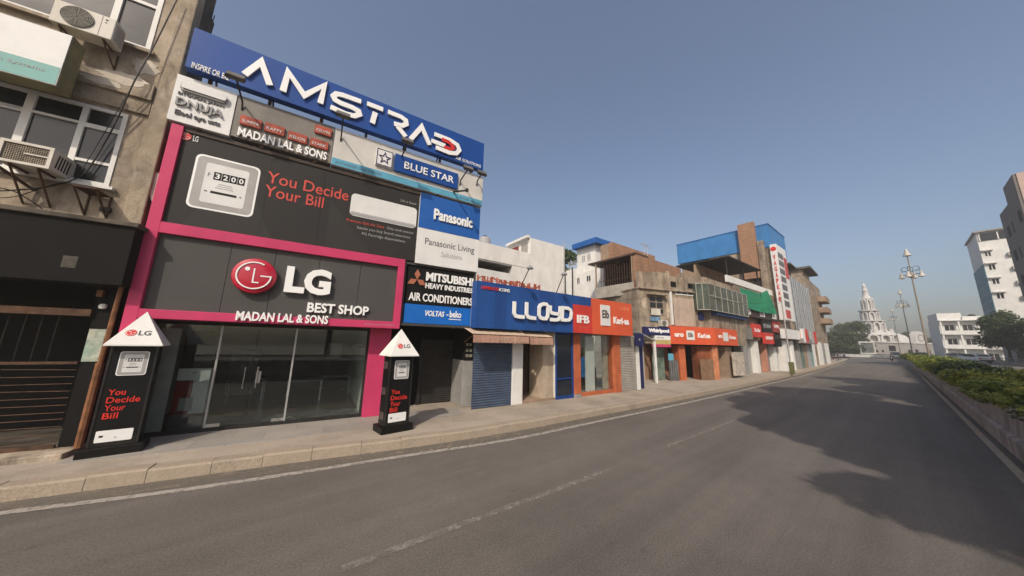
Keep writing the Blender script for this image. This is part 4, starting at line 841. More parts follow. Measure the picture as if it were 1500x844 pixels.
ist([[(392, 368), (391, 392), (397, 402), (410, 405), (434, 408)], [(437, 372), (435, 423), (428, 432), (414, 434), (392, 432)]], .14); ist([[(448, 378), (472, 381), (484, 389), (488, 402), (486, 424), (478, 434), (460, 435), (446, 433)]], .14, True)
text('LAMBDATEC', (ip(705, 424)[0], ip(721, 427)[0]+.3, sz1-.28, sz1-.16), so_, .03, REDL, t); text('ICONS', (ip(729, 428)[0]+.05, ip(743, 430)[0]+.1, sz1-.28, sz1-.16), so_, .03, WHITE, t)
text('IFB', (ux+.22, uo-.2, sz0+.45, sz0+.8), so_+.02, .03, WHITE, t, bold=.03); MB().ob((ux+.35, uo-.3, sz0+.25, sz0+.28), so_+.02, so_+.024).build('small_print', ORPAINT, t)
wb = (ip(879.5, 460)[0], ip(893.5, 470)[0], sz0+.42, sz1-.25); p = MB().ob(wb, so_+.001, so_+.03).build('white_plate', WBOARD, t); text('Elb', sub(wb, .15, .85, .35, .75), so_+.03, .006, CHOC, p, bold=.03); text('Kari-aa', (ip(898.5, 468)[0], ip(921, 472)[0], sz0+.55, sz0+.9), so_, .02, WHITE, t, bold=.03); text('1110148', (ip(909, 452)[0], ip(921, 454)[0], sz1-.38, sz1-.2), so_, .006, mat('pale_orange_print', (.65, .25, .13), .6), t)
# worn lattice letters on top of the sign
q = MB(); rq = random.Random(11); u = su0+.05; ue = ip(792, 423)[0]
while u < ue:
    w_ = rq.uniform(.16, .26); z0 = sz1+.01; h = rq.uniform(.17, .23); k = rq.choice('HNMEA')
    q.stroke([(u, z0), (u, z0+h)], .045, -so_+.03, -so_+.08); q.stroke([(u+w_, z0), (u+w_, z0+h)], .045, -so_+.03, -so_+.08)
    q.stroke([(u, z0+h*rq.choice((.1, .5, .9))), (u+w_, z0+h*rq.choice((.1, .5, .9)))], .045, -so_+.032, -so_+.078)
    if rq.random() < .5: q.stroke([(u+w_*.5, z0), (u+w_*.5, z0+h)], .035, -so_+.034, -so_+.076)
    u += w_+rq.uniform(.07, .11)
q.box(su0, ue, -so_+.04, -so_+.06, sz1+.07, sz1+.085)
tag(q.build('roof_lettering', mat('faded_red_iron', (.38, .10, .065), .6, .3, 4), pl=I), 'row of worn red metal letters along the top left edge of the blue LLOYD sign', 'lettering')
# body of the row
H_ = sz1-.05
MB().box(su0+.02, su1-.02, 2.2, 7, .2, H_).build('core', CONCD, bI); MB().box(su0+.02, su1-.02, -.08, 7, sz0+.0, H_-.0).build('upper_wall', GREYW, bI) if False else MB().box(su0+.02, su1-.02, -.09, 2.2, sz0+.02, H_).build('upper_wall', GREYW, bI)
du = lambda x, y=545, o=0.: I.uv(x, y, o)[0]
a0, a1, a2, a3, a4, a5, a6, a7, a8, a9 = du(692.5), du(749.5), du(764.5), du(803.5), du(812.5), du(839.5), du(848.5), du(898.5), du(907.5), du(932.5)
shutter((a0, a1, .2, sz0+.02), -.02, SHUTB, bI, .085)
MB().box(a1, a2, -.06, 2.2, .2, sz0+.02).build('pillar', WHITEF, bI, bevel=.012)
MB().box(a2, a4, 1.8, 1.9, .2, sz0+.02).build('entry_wall', BROWN, bI); MB().box(a3-.3, a4-.04, .02, .9, .2, sz0+.02).build('entry_jamb', mat('beige_jamb', (.42, .34, .26), .8, .15, 2, streak=.3), bI); MB().box(a2, a4-.03, -.05, 1.8, .2, .3).build('entry_step', BROWN, bI); MB().box(a4-.05, a4+.0, -.03, .1, .2, sz0).build('white_post', WHITEF, bI)
MB().box(a2+.1, a2+.55, .9, .95, .3, 2.3).build('inner_door', WOOD, bI)
# blue framed door
b_ = MB(); framew(b_, (a4+.01, a5-.02, .24, sz0), .09, -.02, .05); b_.ob((a4+.1, a5-.11, 1.0, 1.06), -.02, .05); d_ = b_.build('blue_door', mat('blue_door_paint', (.012, .045, .19), .4, .1, 2), bI); MB().ob((a4+.1, a5-.11, .33, sz0-.09), .0, .01).build('pane', mat('door_glass', (.015, .02, .03), .08, .2, 1), d_); MB().ob((a4+.01, a5-.02, .2, .24), -.02, .06).build('door_sill', mat('blue_door_paint', (0, 0, 0)), d_)
MB().box(a5-.015, a6, -.1, .6, .34, sz0+.02).build('orange_pillar', ORPAINT, bI, bevel=.01); MB().box(a5-.015, a6, -.12, .6, .2, .337).build('pillar_foot', GREYW, bI)
MB().box(a7, a8, -.1, .6, .2, sz0+.02).build('orange_pillar', ORPAINT, bI, bevel=.01)
MB().box(a6, a7, -.02, .15, .2, .36).build('plinth', ORPAINT, bI); MB().box(a6+.005, a7-.005, .05, .062, .365, sz0).build('shop_glass', CLEARGL, bI)
MB().box(a6, a7, 1.3, 1.4, .2, sz0+.02).build('inner_wall', mat('inner_beige', (.42, .38, .32), .8, .2, 1), bI); MB().box(a6, a7, .15, 1.3, .2, .35).build('inner_floor', GREYW, bI); MB().box(a7-.4, a7-.02, .3, .38, .36, sz0).build('curtain', mat('beige_curtain', (.42, .37, .3), .8, .2, 4), bI)
MB().box(a6+.62, a6+1.2, .12, .2, .36, sz0-.1).build('inner_post', WHITEF, bI); MB().box(a6+.12, a6+.5, .1, .13, 1.0, 1.9).build('blue_poster', mat('blue_poster', (.03, .14, .34), .5, .3, 4), bI); MB().box(a6+.75, a6+1.9, .6, 1.1, .36, 1.35).build('counter', mat('counter_dark', (.06, .055, .05), .5, .3, 3), bI); MB().box(a6+.7, a6+1.95, .55, 1.15, 1.351, 1.4).build('counter_top', GREYP, bI)
shutter((a8, a9, .2, sz0+.02), -.01, SHUTG, bI, .085); MB().box(a9, du(936.5), -.05, 2.2, .2, sz0-.0).build('white_post', WHITEF, bI)
# awnings
def awning(x0, x1, y0, y1, label, out=.75, dz=.13):
    u0, u1 = I.uv(x0, (y0+y1)/2, out)[0], I.uv(x1, (y0+y1)/2, out)[0]; zt_ = sz0-.0; zv = I.uv((x0+x1)/2, y0, out)[1]; zl = I.uv((x0+x1)/2, y1, out)[1]
    t = thing('awning', label, 'awning', I, ((u0+u1)/2, -.3, zl)); n = 22; vs = []; fs = []
    for i in range(n+1):
        u = u0+(u1-u0)*i/n; wv = .012*math.sin(i*2.1); vs += [(u, -.02, zt_+.0), (u, -out, zv+wv), (u, -out-.01, zv+wv)]
    fs = [(3*i, 3*i+1, 3*i+4, 3*i+3) for i in range(n)]; MB().add(vs, fs).build('canopy', AWNP, t)
    vs = []; fs = []
    for i in range(4*n+1):
        u = u0+(u1-u0)*i/(4*n); wv = .012*math.sin(i*.53); vs += [(u, -out-.002-.002*math.sin(i*.9), zv+wv), (u, -out-.012-.004*math.sin(i*.9), zl+.02*abs(math.sin(i*.8)))]
    fs = [(2*i, 2*i+1, 2*i+3, 2*i+2) for i in range(4*n)]; MB().add(vs, fs).build('valance', AWN, t)
    q = MB().tube([(u0, -out, zv), (u1, -out, zv)], .015, 6)
    for u in (u0+.05, u1-.05): q.tube([(u, -.02, zt_-.5), (u, -out, zv)], .014, 5)
    q.build('awning_frame', RUST, t); text('LAMP S ROLL', ((u0+u1)/2-.2, u1-.15, zl+.06, zv-.06), out+.022, .004, AWNP, t); return t
awning(693, 775, 491, 503, 'faded brown cloth awning over the blue roller shutter'); awning(776, 810, 494, 505.5, 'short sagging brown awning over the open doorway beside the shutter', .6)
# lamps on arms above the blue sign
for (x0, y0, x1, y1), lb in (((763, 411, 776, 392), 'grey lamp on a slanting arm above the second L of LLOYD'), ((815, 420, 826, 401), 'grey lamp on a slanting arm above the D of LLOYD')):
    a = I.uv(x0, y0, so_-.1); b = I.uv(x1, y1, 1.1); t = thing('arm_lamp', lb, 'lamp', I, (a[0], -so_+.1, sz1), 'arm lamps above the blue sign'); MB().tube([(a[0], -so_+.1, sz1), (a[0], -so_+.05, sz1+.1), (b[0], -1.1, b[1])], .02, 6).build('arm', IRON, t); MB().lathe([(.02, .08), (.06, .05), (.13, -.03), (.12, -.06), (.001, -.05)], (b[0], -1.12, b[1]), 12).build('lamp_head', GALV, t, smooth=True)

# ------------------------------------------------------------------ houses behind and beside the blue shop
SW = 54.8
def win(pl, r, parent, off=0., fw=.06, bars=1, m=FRAMEW, g=WGLASS, cross=0, rec=.1):
    f = MB(); framew(f, r, fw, off-.02, off+.03)
    for k in range(1, bars+1): u = r[0]+(r[1]-r[0])*k/(bars+1); f.ob((u-fw*.4, u+fw*.4, r[2]+fw, r[3]-fw), off-.02, off+.026)
    for k in range(1, cross+1): z = r[2]+(r[3]-r[2])*k/(cross+1); f.ob((r[0]+fw, r[1]-fw, z-fw*.35, z+fw*.35), off-.02, off+.022)
    fo = f.build('window', m, parent); MB().ob(inset(r, fw*.5), off+.003, off+.012).build('pane', g, fo); return fo
def dwin(parent, u, d0, d1, z0, z1, m=FRAMEW, g=WGLASS, bars=1, fw=.06, out=.03):     # window on the side face at X = u, facing -X
    d0, d1 = sorted((d0, d1)); f = MB(); f.box(u-out, u+.02, d0, d1, z1-fw, z1); f.box(u-out, u+.02, d0, d1, z0, z0+fw); f.box(u-out, u+.02, d0, d0+fw, z0+fw, z1-fw); f.box(u-out, u+.02, d1-fw, d1, z0+fw, z1-fw)
    for k in range(1, bars+1): d = d0+(d1-d0)*k/(bars+1); f.box(u-out+.004, u+.02, d-fw*.4, d+fw*.4, z0+fw, z1-fw)
    fo = f.build('window', m, parent); MB().box(u-.012, u-.003, d0+fw*.5, d1-fw*.5, z0+fw*.5, z1-fw*.5).build('pane', g, fo); return fo
W = Plane(I.P-I.n*5., SW)
wv = lambda x, y: W.uv(x, y)
t = thing('white_house', 'white plastered house with stepped roof blocks rising behind the blue shop', 'house', W, (1, 0, .2))
c = wv(776.8, 349); c2 = wv(826, 361); zt_ = (c[1]+c2[1])/2
MB().box(c[0], c2[0], 0, 6, .2, zt_).build('stair_block', WHITEW, t, bevel=.02)
l0 = wv(700, 354); l1 = wv(748, 363.6); zl = (l0[1]+l1[1])/2; zu = wv(725, 383)[1]
MB().box(l0[0]-4, c[0]-.002, .0, .25, zu, zl).build('parapet', WHITEW, t); MB().box(l0[0]-4, c[0]-.004, 3, 6, .2, zl-.1).build('wall', WHITEW, t); ub = wv(750, 400)[0]
MB().box(ub, c[0]-.003, .02, 3, .2, zu-.002).build('wall', WHITEW, t); MB().box(l0[0]-4, ub, .02, 3, zu-.1, zu-.003).build('balcony_ceiling', GREYW, t); 
zb2 = wv(725, 397)[1]; MB().box(l0[0]-4, ub, 1.6, 1.7, .2, zu).build('balcony_wall', GREYW, t); MB().box(l0[0]-4, ub, -.02, .12, .2, zb2).build('balcony_rail_wall', WHITEF, t); win(W, (ub-2.2, ub-1.2, zb2-.2, zu-.3), t, -1.59)
dl = W.dz(752, 361, c[0]); zz0 = W.dz(765, 372, c[0])[1]
MB().box(c[0]-.25, c[0]+.0, .0, max(2.5, dl[0]), zt_-.02, zt_+.14).build('roof_slab', WHITEF, t)
MB().box(c[0]-.012, c[0]-.002, .25, .95, zz0+.0, zt_-.25).build('louvre_shutter', SHUTG, t); MB().box(c[0]-.012, c[0]-.002, 1.25, 2.2, zz0+.1, zt_-.25).build('red_door', mat('dull_red_door', (.22, .05, .04), .7, .2, 3), t)
q = MB(); q.tube([(c2[0]-.03, -.05, .5), (c2[0]-.03, -.05, zt_+.3)], .05, 6); q.build('drain_pipe', GALV, t)
tk = thing('water_tank', 'small pale water tank on the parapet of the white house', 'water tank', W, (wv(725, 352)[0], 1.2, zl-.1)); u = wv(725, 352)[0]; q = MB(); q.lathe([(.001, 0), (.36, 0), (.36, .75), (.3, .88), (.1, .95), (.001, .95)], (u, 1.2, zl-.1), 14); q.build('tank', GREYP, tk, smooth=True); MB().lathe([(.12, 0), (.12, .06), (.001, .06)], (u, 1.2, zl+.85), 10).build('lid', IRON, tk)
# brown brick house with balcony (street corner of the row)
BR = Plane(gnd(941, 563, .2)*1.12, SW)
t = thing('brick_house', 'brown brick house with a roofed open balcony facing down the street', 'house', BR, (2, 3, .2))
zr = (BR.dz(931.6, 371.5)[1]+BR.dz(866, 388.5)[1])/2; dB = BR.dz(868, 388)[0]; zp1 = (BR.dz(934, 413)[1]+BR.dz(880, 420)[1])/2; zp0 = (BR.dz(936, 431)[1]+BR.dz(880, 435.5)[1])/2
print('brown', zr, dB, zp1, zp0)
wB = BR.uv(988, 384)[0]+1.
MB().box(.0, wB, 0, .25, .2, zr).build('front_wall', BRICK, t); MB().box(1.6, wB, .25, dB, .2, zr-.02).build('core', BROWN, t)
MB().box(-.1, 1.7, -.02, dB+.4, zr-.0, zr+.14).build('balcony_roof', mat('brown_sheet_roof', (.085, .055, .042), .6, .2, 2), t, bevel=.015)
MB().box(-.04, .12, .25, dB-.3, zp0, zp1).build('balcony_parapet', mat('pale_concrete', (.36, .33, .29), .85, .15, 1.5, streak=.35, streakcol=(.16, .14, .12)), t); MB().box(.12, 1.6, .25, dB, zp0, zp0+.12).build('balcony_floor', GREYW, t)
MB().box(.02, 1.6, .25, dB, .2, zp0-1.0).build('lower_wall', GREYW, t); MB().box(.8, 1.6, .25, dB, zp0-1.0, zp0).build('lower_wall', GREYW, t)
q = MB(); 
for k in range(14): d = .5+(dB-1.1)*k/13; q.tube([(.3, d, zp0+.12), (.3, d, zr)], .022, 5)
q.tube([(.3, .4, zp1+.5), (.3, dB-.4, zp1+.5)], .02, 5); q.build('balcony_bars', RUST, t); MB().box(1.5, 1.58, .3, dB, zp0, zr).build('balcony_back', DARKIN, t)
for d in (.3, dB-.35): MB().box(-.03, .08, d, d+.08, zp1, zr).build('balcony_post', BROWN, t)
dwin(t, .02, .5, 1.6, zp0-2.6, zp0-1.2); q = BR.dz(897, 354.5, 1.0)
q3 = BR.dz(879, 352, 1.0); MB().box(1.0, 7.5, q[0], q[0]+.4, zr-.1, q[1]).build('upper_block', BRICK, t); MB().box(1.02, 7.4, q[0]+.4, q3[0], zr-.1, q[1]-.03).build('upper_wall', BROWN, t)

# white house with blue roof edge, deeper behind
dA, zA = BR.dz(878, 352.5, 2.4); dA2, zA2 = BR.dz(843, 363.6, 2.4); zA = (zA+zA2)/2
t = thing('white_house', 'white house side with small windows under a blue roof edge', 'house', BR, (4, dA+3, .2))
d_b = BR.dz(829, 400, 2.4)[0]; zw = BR.dz(850, 392, 2.4)[1]
MB().box(2.4, 9, dA+.5, dA2-.2, .2, zA-.25).build('upper_wall', WHITEW, t); MB().box(2.4, 9, dA2-.2, d_b, .2, zw).build('lower_wall', WHITEW, t); MB().box(2.2, 2.4, dA-1.5, dA2, .2, zw-.6).build('lower_wall', WHITEW, t)
MB().box(1.9, 9, dA, dA2, zA-.25, zA+.25).build('roof_edge', mat('blue_roof_paint', (.02, .10, .33), .5, .1, 2), t)
for x0, y0, x1, y1 in ((852, 375, 858, 383), (860, 372, 866, 381)): a = BR.dz(x0, y0, 2.4); b = BR.dz(x1, y1, 2.4); dwin(t, 2.4, a[0], b[0], b[1], a[1], g=GREYP)
for x0, y0, x1, y1 in ((845, 407, 850, 416), (859, 404, 866, 412)): a = BR.dz(x0, y0, 2.2); b = BR.dz(x1, y1, 2.2); dwin(t, 2.2, a[0], b[0], b[1], a[1])
q = MB()
for k in range(8): d = dA2+.1+(d_b-dA2-.3)*k/7; q.tube([(2.6, d, zw), (2.6, d, zw+.9)], .02, 5)
q.tube([(2.6, dA2, zw+.9), (2.6, d_b, zw+.9)], .025, 5); q.build('roof_railing', GALV, t)
a = BR.dz(839, 440, 1.9); b = BR.dz(837, 392, 1.9); tag(MB().tube([(1.9, a[0], a[1]-3), (1.9, a[0], b[1])], .07, 6).build('drain_pipe', IRON, pl=BR), 'dark vertical pipe standing before the white side wall', 'pipe')

# corner building of stained concrete with glazed bay
C = Plane(gnd(962, 558, .2), 72)
cl, cr = C.uv(938, 480)[0], C.uv(1036, 410)[0]; czt = (C.uv(935.5, 404.7)[1]+C.uv(1034, 398.5)[1])/2; czl = (C.uv(936, 431)[1]+C.uv(1030, 424)[1])/2
print('corner', cl, cr, czt, czl)
t = thing('corner_building', 'stained concrete corner house with broken parapet over an orange shop sign', 'building', C, (2, 0, .2)); bC = t
ocr = (C.uv(982, 479, .35)[1]+C.uv(1048, 479, .35)[1])/2; oc0 = (C.uv(982, 504.7, .35)[1]+C.uv(1048, 504.7, .35)[1])/2
c2P = C.P+C.e*cr; C2 = Plane(c2P, 54); c2r = C2.uv(1086, 440)[0]
MB().box(cl, cr, 0, 5, oc0-.0, czl).build('wall', CONC2, t)
MB().hprism([(0, 0), (c2r, 0), (c2r, 5), (0, 5)], oc0, czl).build('wall', CONC2, t) if False else None
tm = MB(); 
def c2l(u, d): q_ = C2.P+C2.e*u-C2.n*d; return C.loc(q_)
tm.hprism([c2l(.0, .0), c2l(c2r, 0), c2l(c2r, 5), c2l(-1.5, 5)], oc0, czl); tm.build('wall', CONC2, t)
# parapet with gaps
pp = MB(); rq = random.Random(5); segs = [(cl, cl+(cr-cl)*.2, .92), (cl+(cr-cl)*.2, cl+(cr-cl)*.41, 1.0), (cl+(cr-cl)*.41, cl+(cr-cl)*.6, .85), (cl+(cr-cl)*.6, cl+(cr-cl)*.8, .95), (cl+(cr-cl)*.8, cr, 1.02)]
for a, b, k in segs: pp.box(a, b-.003, .0, .2, czl+.12, czl+.12+(czt-czl-.12)*k)
pp.build('parapet', CONC2, t); q = MB(); q.hprism([c2l(0, 0), c2l(c2r, 0), c2l(c2r, .2), c2l(-.0, .2)], czl+.12, czt); q.build('parapet', CONC2, t); MB().box(cl-.05, cr, -.16, 5, czl, czl+.118).build('roof_ledge', CONC2, t, bevel=.02); q = MB(); q.hprism([c2l(.05, -.16), c2l(c2r, -.16), c2l(c2r, 4), c2l(.05, 4)], czl+.002, czl+.116); q.build('roof_ledge', CONC2, t)
for u in (cl+(cr-cl)*.41, cl+(cr-cl)*.62): MB().box(u-.15, u+.15, -.05, .25, czl+.12, czt+.15).build('parapet_pier', CONC2, t)
wr = C.r(949, 432.4, 973, 462); win(C, wr, t, .0, .09, 1, CONC2, WGLASS, 2); MB().ob((wr[0]-.15, wr[1]+.15, wr[3]+.02, wr[3]+.12), 0, .35).build('window_hood', CONC2, t); r_ = C.r(954, 452, 968, 462, .1); MB().ob(r_, .06, .1).build('window_unit', ACW, t); r_ = C.r(953, 463.5, 968, 471, .1); MB().ob(r_, .03, .06).build('blue_white_plate', mat('faded_blue_plate', (.12, .22, .33), .6, .4, 6), t)
r_ = C.r(988.6, 424.5, 1016, 434); win(C, r_, t, .0, .08, 2, FRAMEW, WGLASS)
MB().ob((C.uv(981, 450)[0], C.uv(983.5, 450)[0], ocr+.1, czl), .0, .12).build('drain_pipe', FRAMEW, t); r_ = C.r(985, 436, 1018, 474); MB().ob((r_[0], r_[1], ocr+.05, r_[3]), .001, .06).build('plaster_bay', mat('pinkish_plaster', (.42, .33, .27), .9, .12, 1.5, streak=.35, streakcol=(.2, .15, .11)), t)
# glazed bay
bz0 = (C.uv(1021, 455)[1]+C.uv(1038, 455)[1])/2; bz1 = C.uv(1030, 418)[1]
b0 = C.uv(1021, 440, .3)[0]
bay = MB(); P3 = [c2l(c2r, .0), c2l(c2r, -.4), c2l(C2.uv(1039, 440, .4)[0], -.4), (b0, -.3), (b0, .0)]; bay.hprism(P3, bz0, bz1); bo_ = bay.build('bay_window', GREENGL, t)
q = MB()
def wallbars(pa, pb, n, z0, z1, r_=.02, hz=()):
    for k in range(n+1):
        x = pa[0]+(pb[0]-pa[0])*k/n; y = pa[1]+(pb[1]-pa[1])*k/n; q.box(x-r_, x+r_, y-r_, y+r_, z0, z1)
    for z in hz:
        d = Vector((pb[0]-pa[0], pb[1]-pa[1])).normalized(); nn = Vector((-d.y, d.x))*r_
        q.hprism([(pa[0]+nn.x, pa[1]+nn.y), (pb[0]+nn.x, pb[1]+nn.y), (pb[0]-nn.x, pb[1]-nn.y), (pa[0]-nn.x, pa[1]-nn.y)], z-r_, z+r_)
wallbars(P3[2], P3[1], 7, bz0, bz1, .022, (bz0, bz1, bz0+(bz1-bz0)*.55)); wallbars(P3[3], P3[2], 2, bz0, bz1, .022, (bz0, bz1)); q.build('bay_frame', mat('dull_frame', (.36, .35, .30), .6, .2, 4), t)
q = MB(); q.hprism([c2l(.4, -.3), c2l(c2r, -.3), c2l(c2r, 0), c2l(.1, 0)], bz0-.28, bz0-.004); q.build('blue_beam', mat('blue_beam_paint', (.02, .05, .14), .6, .2, 3), t)
r_ = C.r(1023.5, 457, 1031.5, 468.5, .1); MB().ob(r_, .0, .1).build('blue_box', NAVY, t)
# shop storey
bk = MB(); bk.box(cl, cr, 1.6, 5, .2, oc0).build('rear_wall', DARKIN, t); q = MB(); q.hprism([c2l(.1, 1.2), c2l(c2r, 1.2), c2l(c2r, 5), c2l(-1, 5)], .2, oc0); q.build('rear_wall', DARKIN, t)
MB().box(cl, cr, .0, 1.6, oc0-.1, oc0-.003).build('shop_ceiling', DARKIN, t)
cu = lambda x, y=535: C.uv(x, y)[0]
MB().box(cu(961.6), cu(978.5), .3, .36, .2, oc0-.1).build('green_door', mat('green_shop_door', (.12, .16, .13), .4, .4, 2, streak=.5, streakcol=(.3, .32, .28)), t)
z1 = C.uv(985, 528)[1]; MB().box(cu(978.5), cu(991.5), -.12, -.06, .21, z1).build('grey_panel', mat('corrugated_grey', (.12, .12, .12), .6, .2, 2, kind='wave'), t); r_ = C.r(979, 518, 987, 528, .1); MB().ob(r_, .06, .1).build('blue_poster', SKYB, t)
MB().box(cu(995.5), cu(1004.7), -.02, .6, .2, oc0-.1).build('orange_pillar', ORPAINT, t); MB().box(cu(1025), cu(1044), .1, .6, .2, oc0-.1).build('orange_wall', mat('dark_orange_wall', (.22, .07, .035), .8, .35, 1.5, stain=.6, staincol=(.05, .03, .02)), t); z1 = C.uv(1034, 526)[1]; MB().box(cu(1024), cu(1043), -.12, -.06, .21, z1).build('plywood_board', WOOD, t); MB().box(cu(1043.5), cu(1052), -.08, .6, .2, oc0-.1).build('orange_pillar', mat('faded_orange', (.5, .2, .1), .7, .2, 2, streak=.3), t)  # orange wall colour darkened to stand for the dark doorway
q = MB(); q.hprism([c2l(C2.uv(1064, 530)[0], -.02), c2l(C2.uv(1073, 530)[0], -.02), c2l(C2.uv(1073, 530)[0], .5), c2l(C2.uv(1064, 530)[0], .5)], .2, oc0-.1); q.build('brown_pillar', BROWN, t)
# orange sign wrapping the corner
s0, s1 = C.uv(982, 492, .35)[0], C.uv(1048, 492, .35)[0]; t = thing('fascia_sign', 'long orange fascia sign with white square plates under the concrete corner house', 'sign', C, (s0+2, -.3, oc0))
MB().ob((s0, s1, oc0, ocr), .06, .35).build('front_panel', ORANGE, t); e1 = C.P+C.e*s1+C.n*.35; C3 = Plane(e1, 56); s2 = C3.uv(1080, 492)[0]; q = MB(); q.hprism([C.loc(e1), C.loc(e1+C3.e*s2), C.loc(e1+C3.e*s2-C3.n*.25), C.loc(e1-C3.n*.27)], oc0, ocr); q.build('side_panel', ORANGE, t)
h = ocr-oc0; a, b = C.uv(1005.5, 490, .35)[0], C.uv(1017, 490, .35)[0]; p = MB().ob((a, b, oc0+h*.25, oc0+h*.78), .351, .37).build('white_plate', WBOARD, t); text('Elb', sub((a, b, oc0+h*.25, oc0+h*.78), .2, .8, .3, .75), .37, .006, CHOC, p, bold=.03)
text('uro', (C.uv(988, 490, .35)[0], C.uv(1001, 490, .35)[0], oc0+h*.4, oc0+h*.6), .35, .02, WHITE, t, bold=.04); text('Kari.aa', (C.uv(1022, 490, .35)[0], C.uv(1040, 490, .35)[0], oc0+h*.38, oc0+h*.66), .35, .02, WHITE, t, bold=.04)
def c3q(name, x0, x1, f0, f1, m, txt=None):
    q_ = MB(); a_ = C3.uv(x0, 490)[0]; b_ = C3.uv(x1, 490)[0]
    if txt: T(q_, txt, (a_, b_, oc0+h*f0, oc0+h*f1), .002, .02, bold=.03)
    else: q_.ob((a_, b_, oc0+h*f0, oc0+h*f1), .002, .02)
    q_.v = [(*C.loc(C3.P+C3.e*v[0]-C3.n*v[1]), v[2]) for v in q_.v]; q_.build(name, m, t)
c3q('white_plate', 1059, 1066, .25, .78, WBOARD); c3q('lettering', 1052, 1057.5, .42, .6, WHITE, 'uro'); c3q('lettering', 1068, 1077, .4, .62, WHITE, 'Kari.aa')
# whirlpool board with strips
wz1, wz0 = C.uv(963, 479.3, .4)[1], C.uv(963, 491.3, .4)[1]; a, b = C.uv(946, 485, .4)[0], C.uv(981.6, 485, .4)[0]
t = board('navy_sign', 'navy sign reading Whirlpool with yellow and pink strips beneath', (a, b, wz0, wz1), .05, .4, NAVY, pl=C); text('Whirlpool', (C.uv(950, 485, .4)[0], b-.1, wz0+.12, wz1-.1), .4, .02, WHITE, t, bold=.05)
a2 = C.uv(960, 498, .4)[0]; z2, z3, z4, z5 = (C.uv(972, y, .4)[1] for y in (498, 500, 504.5, 508.5)); MB().ob((a2, b, z2, wz0-.01), .06, .39).build('white_strip', WBOARD, t); MB().ob((a2, b, z4, z2-.004), .06, .39).build('yellow_strip', mat('yellow_board', (.42, .33, .13), .6, .15, 3), t); MB().ob((a2, b, z5, z4-.004), .06, .39).build('pink_strip', mat('magenta_board', (.5, .05, .14), .5, .1, 2), t)
text('service', (a2+.15, b-.6, z2+.1, wz0-.1), .39, .01, TEXTG, t)
r_ = C.r(968.5, 469, 979.3, 478.5, .35); outdoor_unit(C, r_, .05, .35, 'small white outdoor air conditioner on the concrete corner house above the navy sign')
# lean-to with white post left of it
t = thing('sloping_canopy', 'sloping grey sheet canopy on a white post left of the navy sign', 'canopy', C, (cu(950), -.6, .2)); zc0 = C.uv(957, 499, .9)[1]; zc1 = C.uv(930, 486, .2)[1]; a, b = C.uv(928, 495, .5)[0], C.uv(959, 505, .9)[0]
q = MB(); q.prism([(a, zc1), (b, zc0), (b, zc0-.07), (a, zc1-.07)], -1.0, -.05); q.build('sheet', GALV, t); MB().box(b-.12, b, -1.0, -.88, .2, zc0-.05).build('post', WHITEF, t); MB().box(a+.9, b-.15, -.06, -.02, .2, zc0).build('shutter_panel', SHUTG, t)
r_ = I.r(931.5, 488.5, 942, 507, .3); t = board('projecting_sign', 'small navy blue sign beside the orange shop end', (r_[0], r_[1]+.1, r_[2], r_[3]), .2, .3, NAVY, pl=I); q = MB(); q.lathe([(.06, 0), (.06, .01), (.001, .01)], ((r_[0]+r_[1])/2, -.3, (r_[2]+r_[3])/2), 12, 'Y'); q.build('dot', GREYP, t)
mb = MB().box(I.uv(937, 540)[0], I.uv(942, 540)[0]+.2, .1, .2, .2, 3.); tag(mb.build('shop_door', NAVY, pl=I), 'narrow dark blue door between the grey shutter and the sloping canopy', 'door')

for x, y, w_, h_ in ((944, 445, .5, .9), (978, 455, .35, 1.2)):
    u, z = C.uv(x, y); q = MB(); rq = random.Random(int(x)); q.prism([(u+w_*.5*math.cos(a)*rq.uniform(.6, 1.1), z+h_*.5*math.sin(a)*rq.uniform(.6, 1.1)) for a in np.linspace(0, 6.283, 13)[:-1]], -.008, -.003) if y > 430 else q.prism([(u+w_*.5*math.cos(a)*rq.uniform(.6, 1.1), z+h_*.5*math.sin(a)*rq.uniform(.6, 1.1)) for a in np.linspace(0, 6.283, 13)[:-1]], -.008, -.003); q.build('peeling_patch', mat('exposed_plaster', (.44, .36, .28), .9, .25, 3), bC)
for x in (985, 1010): u = C.uv(x, 402)[0]; MB().box(u-.25, u+.25, -.012, -.004, czl+.35, czl+.75).build('parapet_hole', SOOT, bC)
tk = thing('water_tank', 'black round water tank on the roof of the concrete corner house', 'water tank', C, (2.6, 2.5, czl+.1)); MB().lathe([(.5, 0), (.52, .1), (.5, .2), (.52, .35), (.5, .5), (.52, .65), (.48, .8), (.2, .95), (.001, 1.)], (2.6, 2.5, czl+.12), 16).build('tank', IRON, tk, smooth=True); MB().lathe([(.18, 0), (.18, .08), (.001, .08)], (2.6, 2.5, czl+1.1), 12).build('lid', GALV, tk)
# green awning building
D = Plane(gnd(1098, 548, .2), 55.2); dv = lambda x, y, o=0.: D.uv(x, y, o)
t = thing('shop_house', 'narrow shop house with green awning and small red signs', 'building', D, (3, 0, .2)); bD = t
dl_, dr2 = dv(1084, 500)[0], dv(1150, 500)[0]; zw0 = (dv(1069, 410)[1]+dv(1118, 433)[1])/2; zw1 = (dv(1068, 401)[1]+dv(1118, 424.5)[1])/2
print('D', dl_, dr2, zw0, zw1)
MB().box(dl_, dr2, 0, 6, 3.2, zw0).build('wall', CONC2, t); MB().box(dl_-1.5, dr2, -.06, .12, zw0, zw1).build('white_parapet', WHITEF, t)
MB().box(dl_, dr2, 1.4, 6, .2, 3.2).build('rear_wall', DARKIN, t)
zs = (dv(1067.7, 374, .3)[1]+dv(1114, 395.5, .3)[1])/2; us0 = dv(1067.7, 374, .3)[0]; us1 = dv(1115, 396, .3)[0]
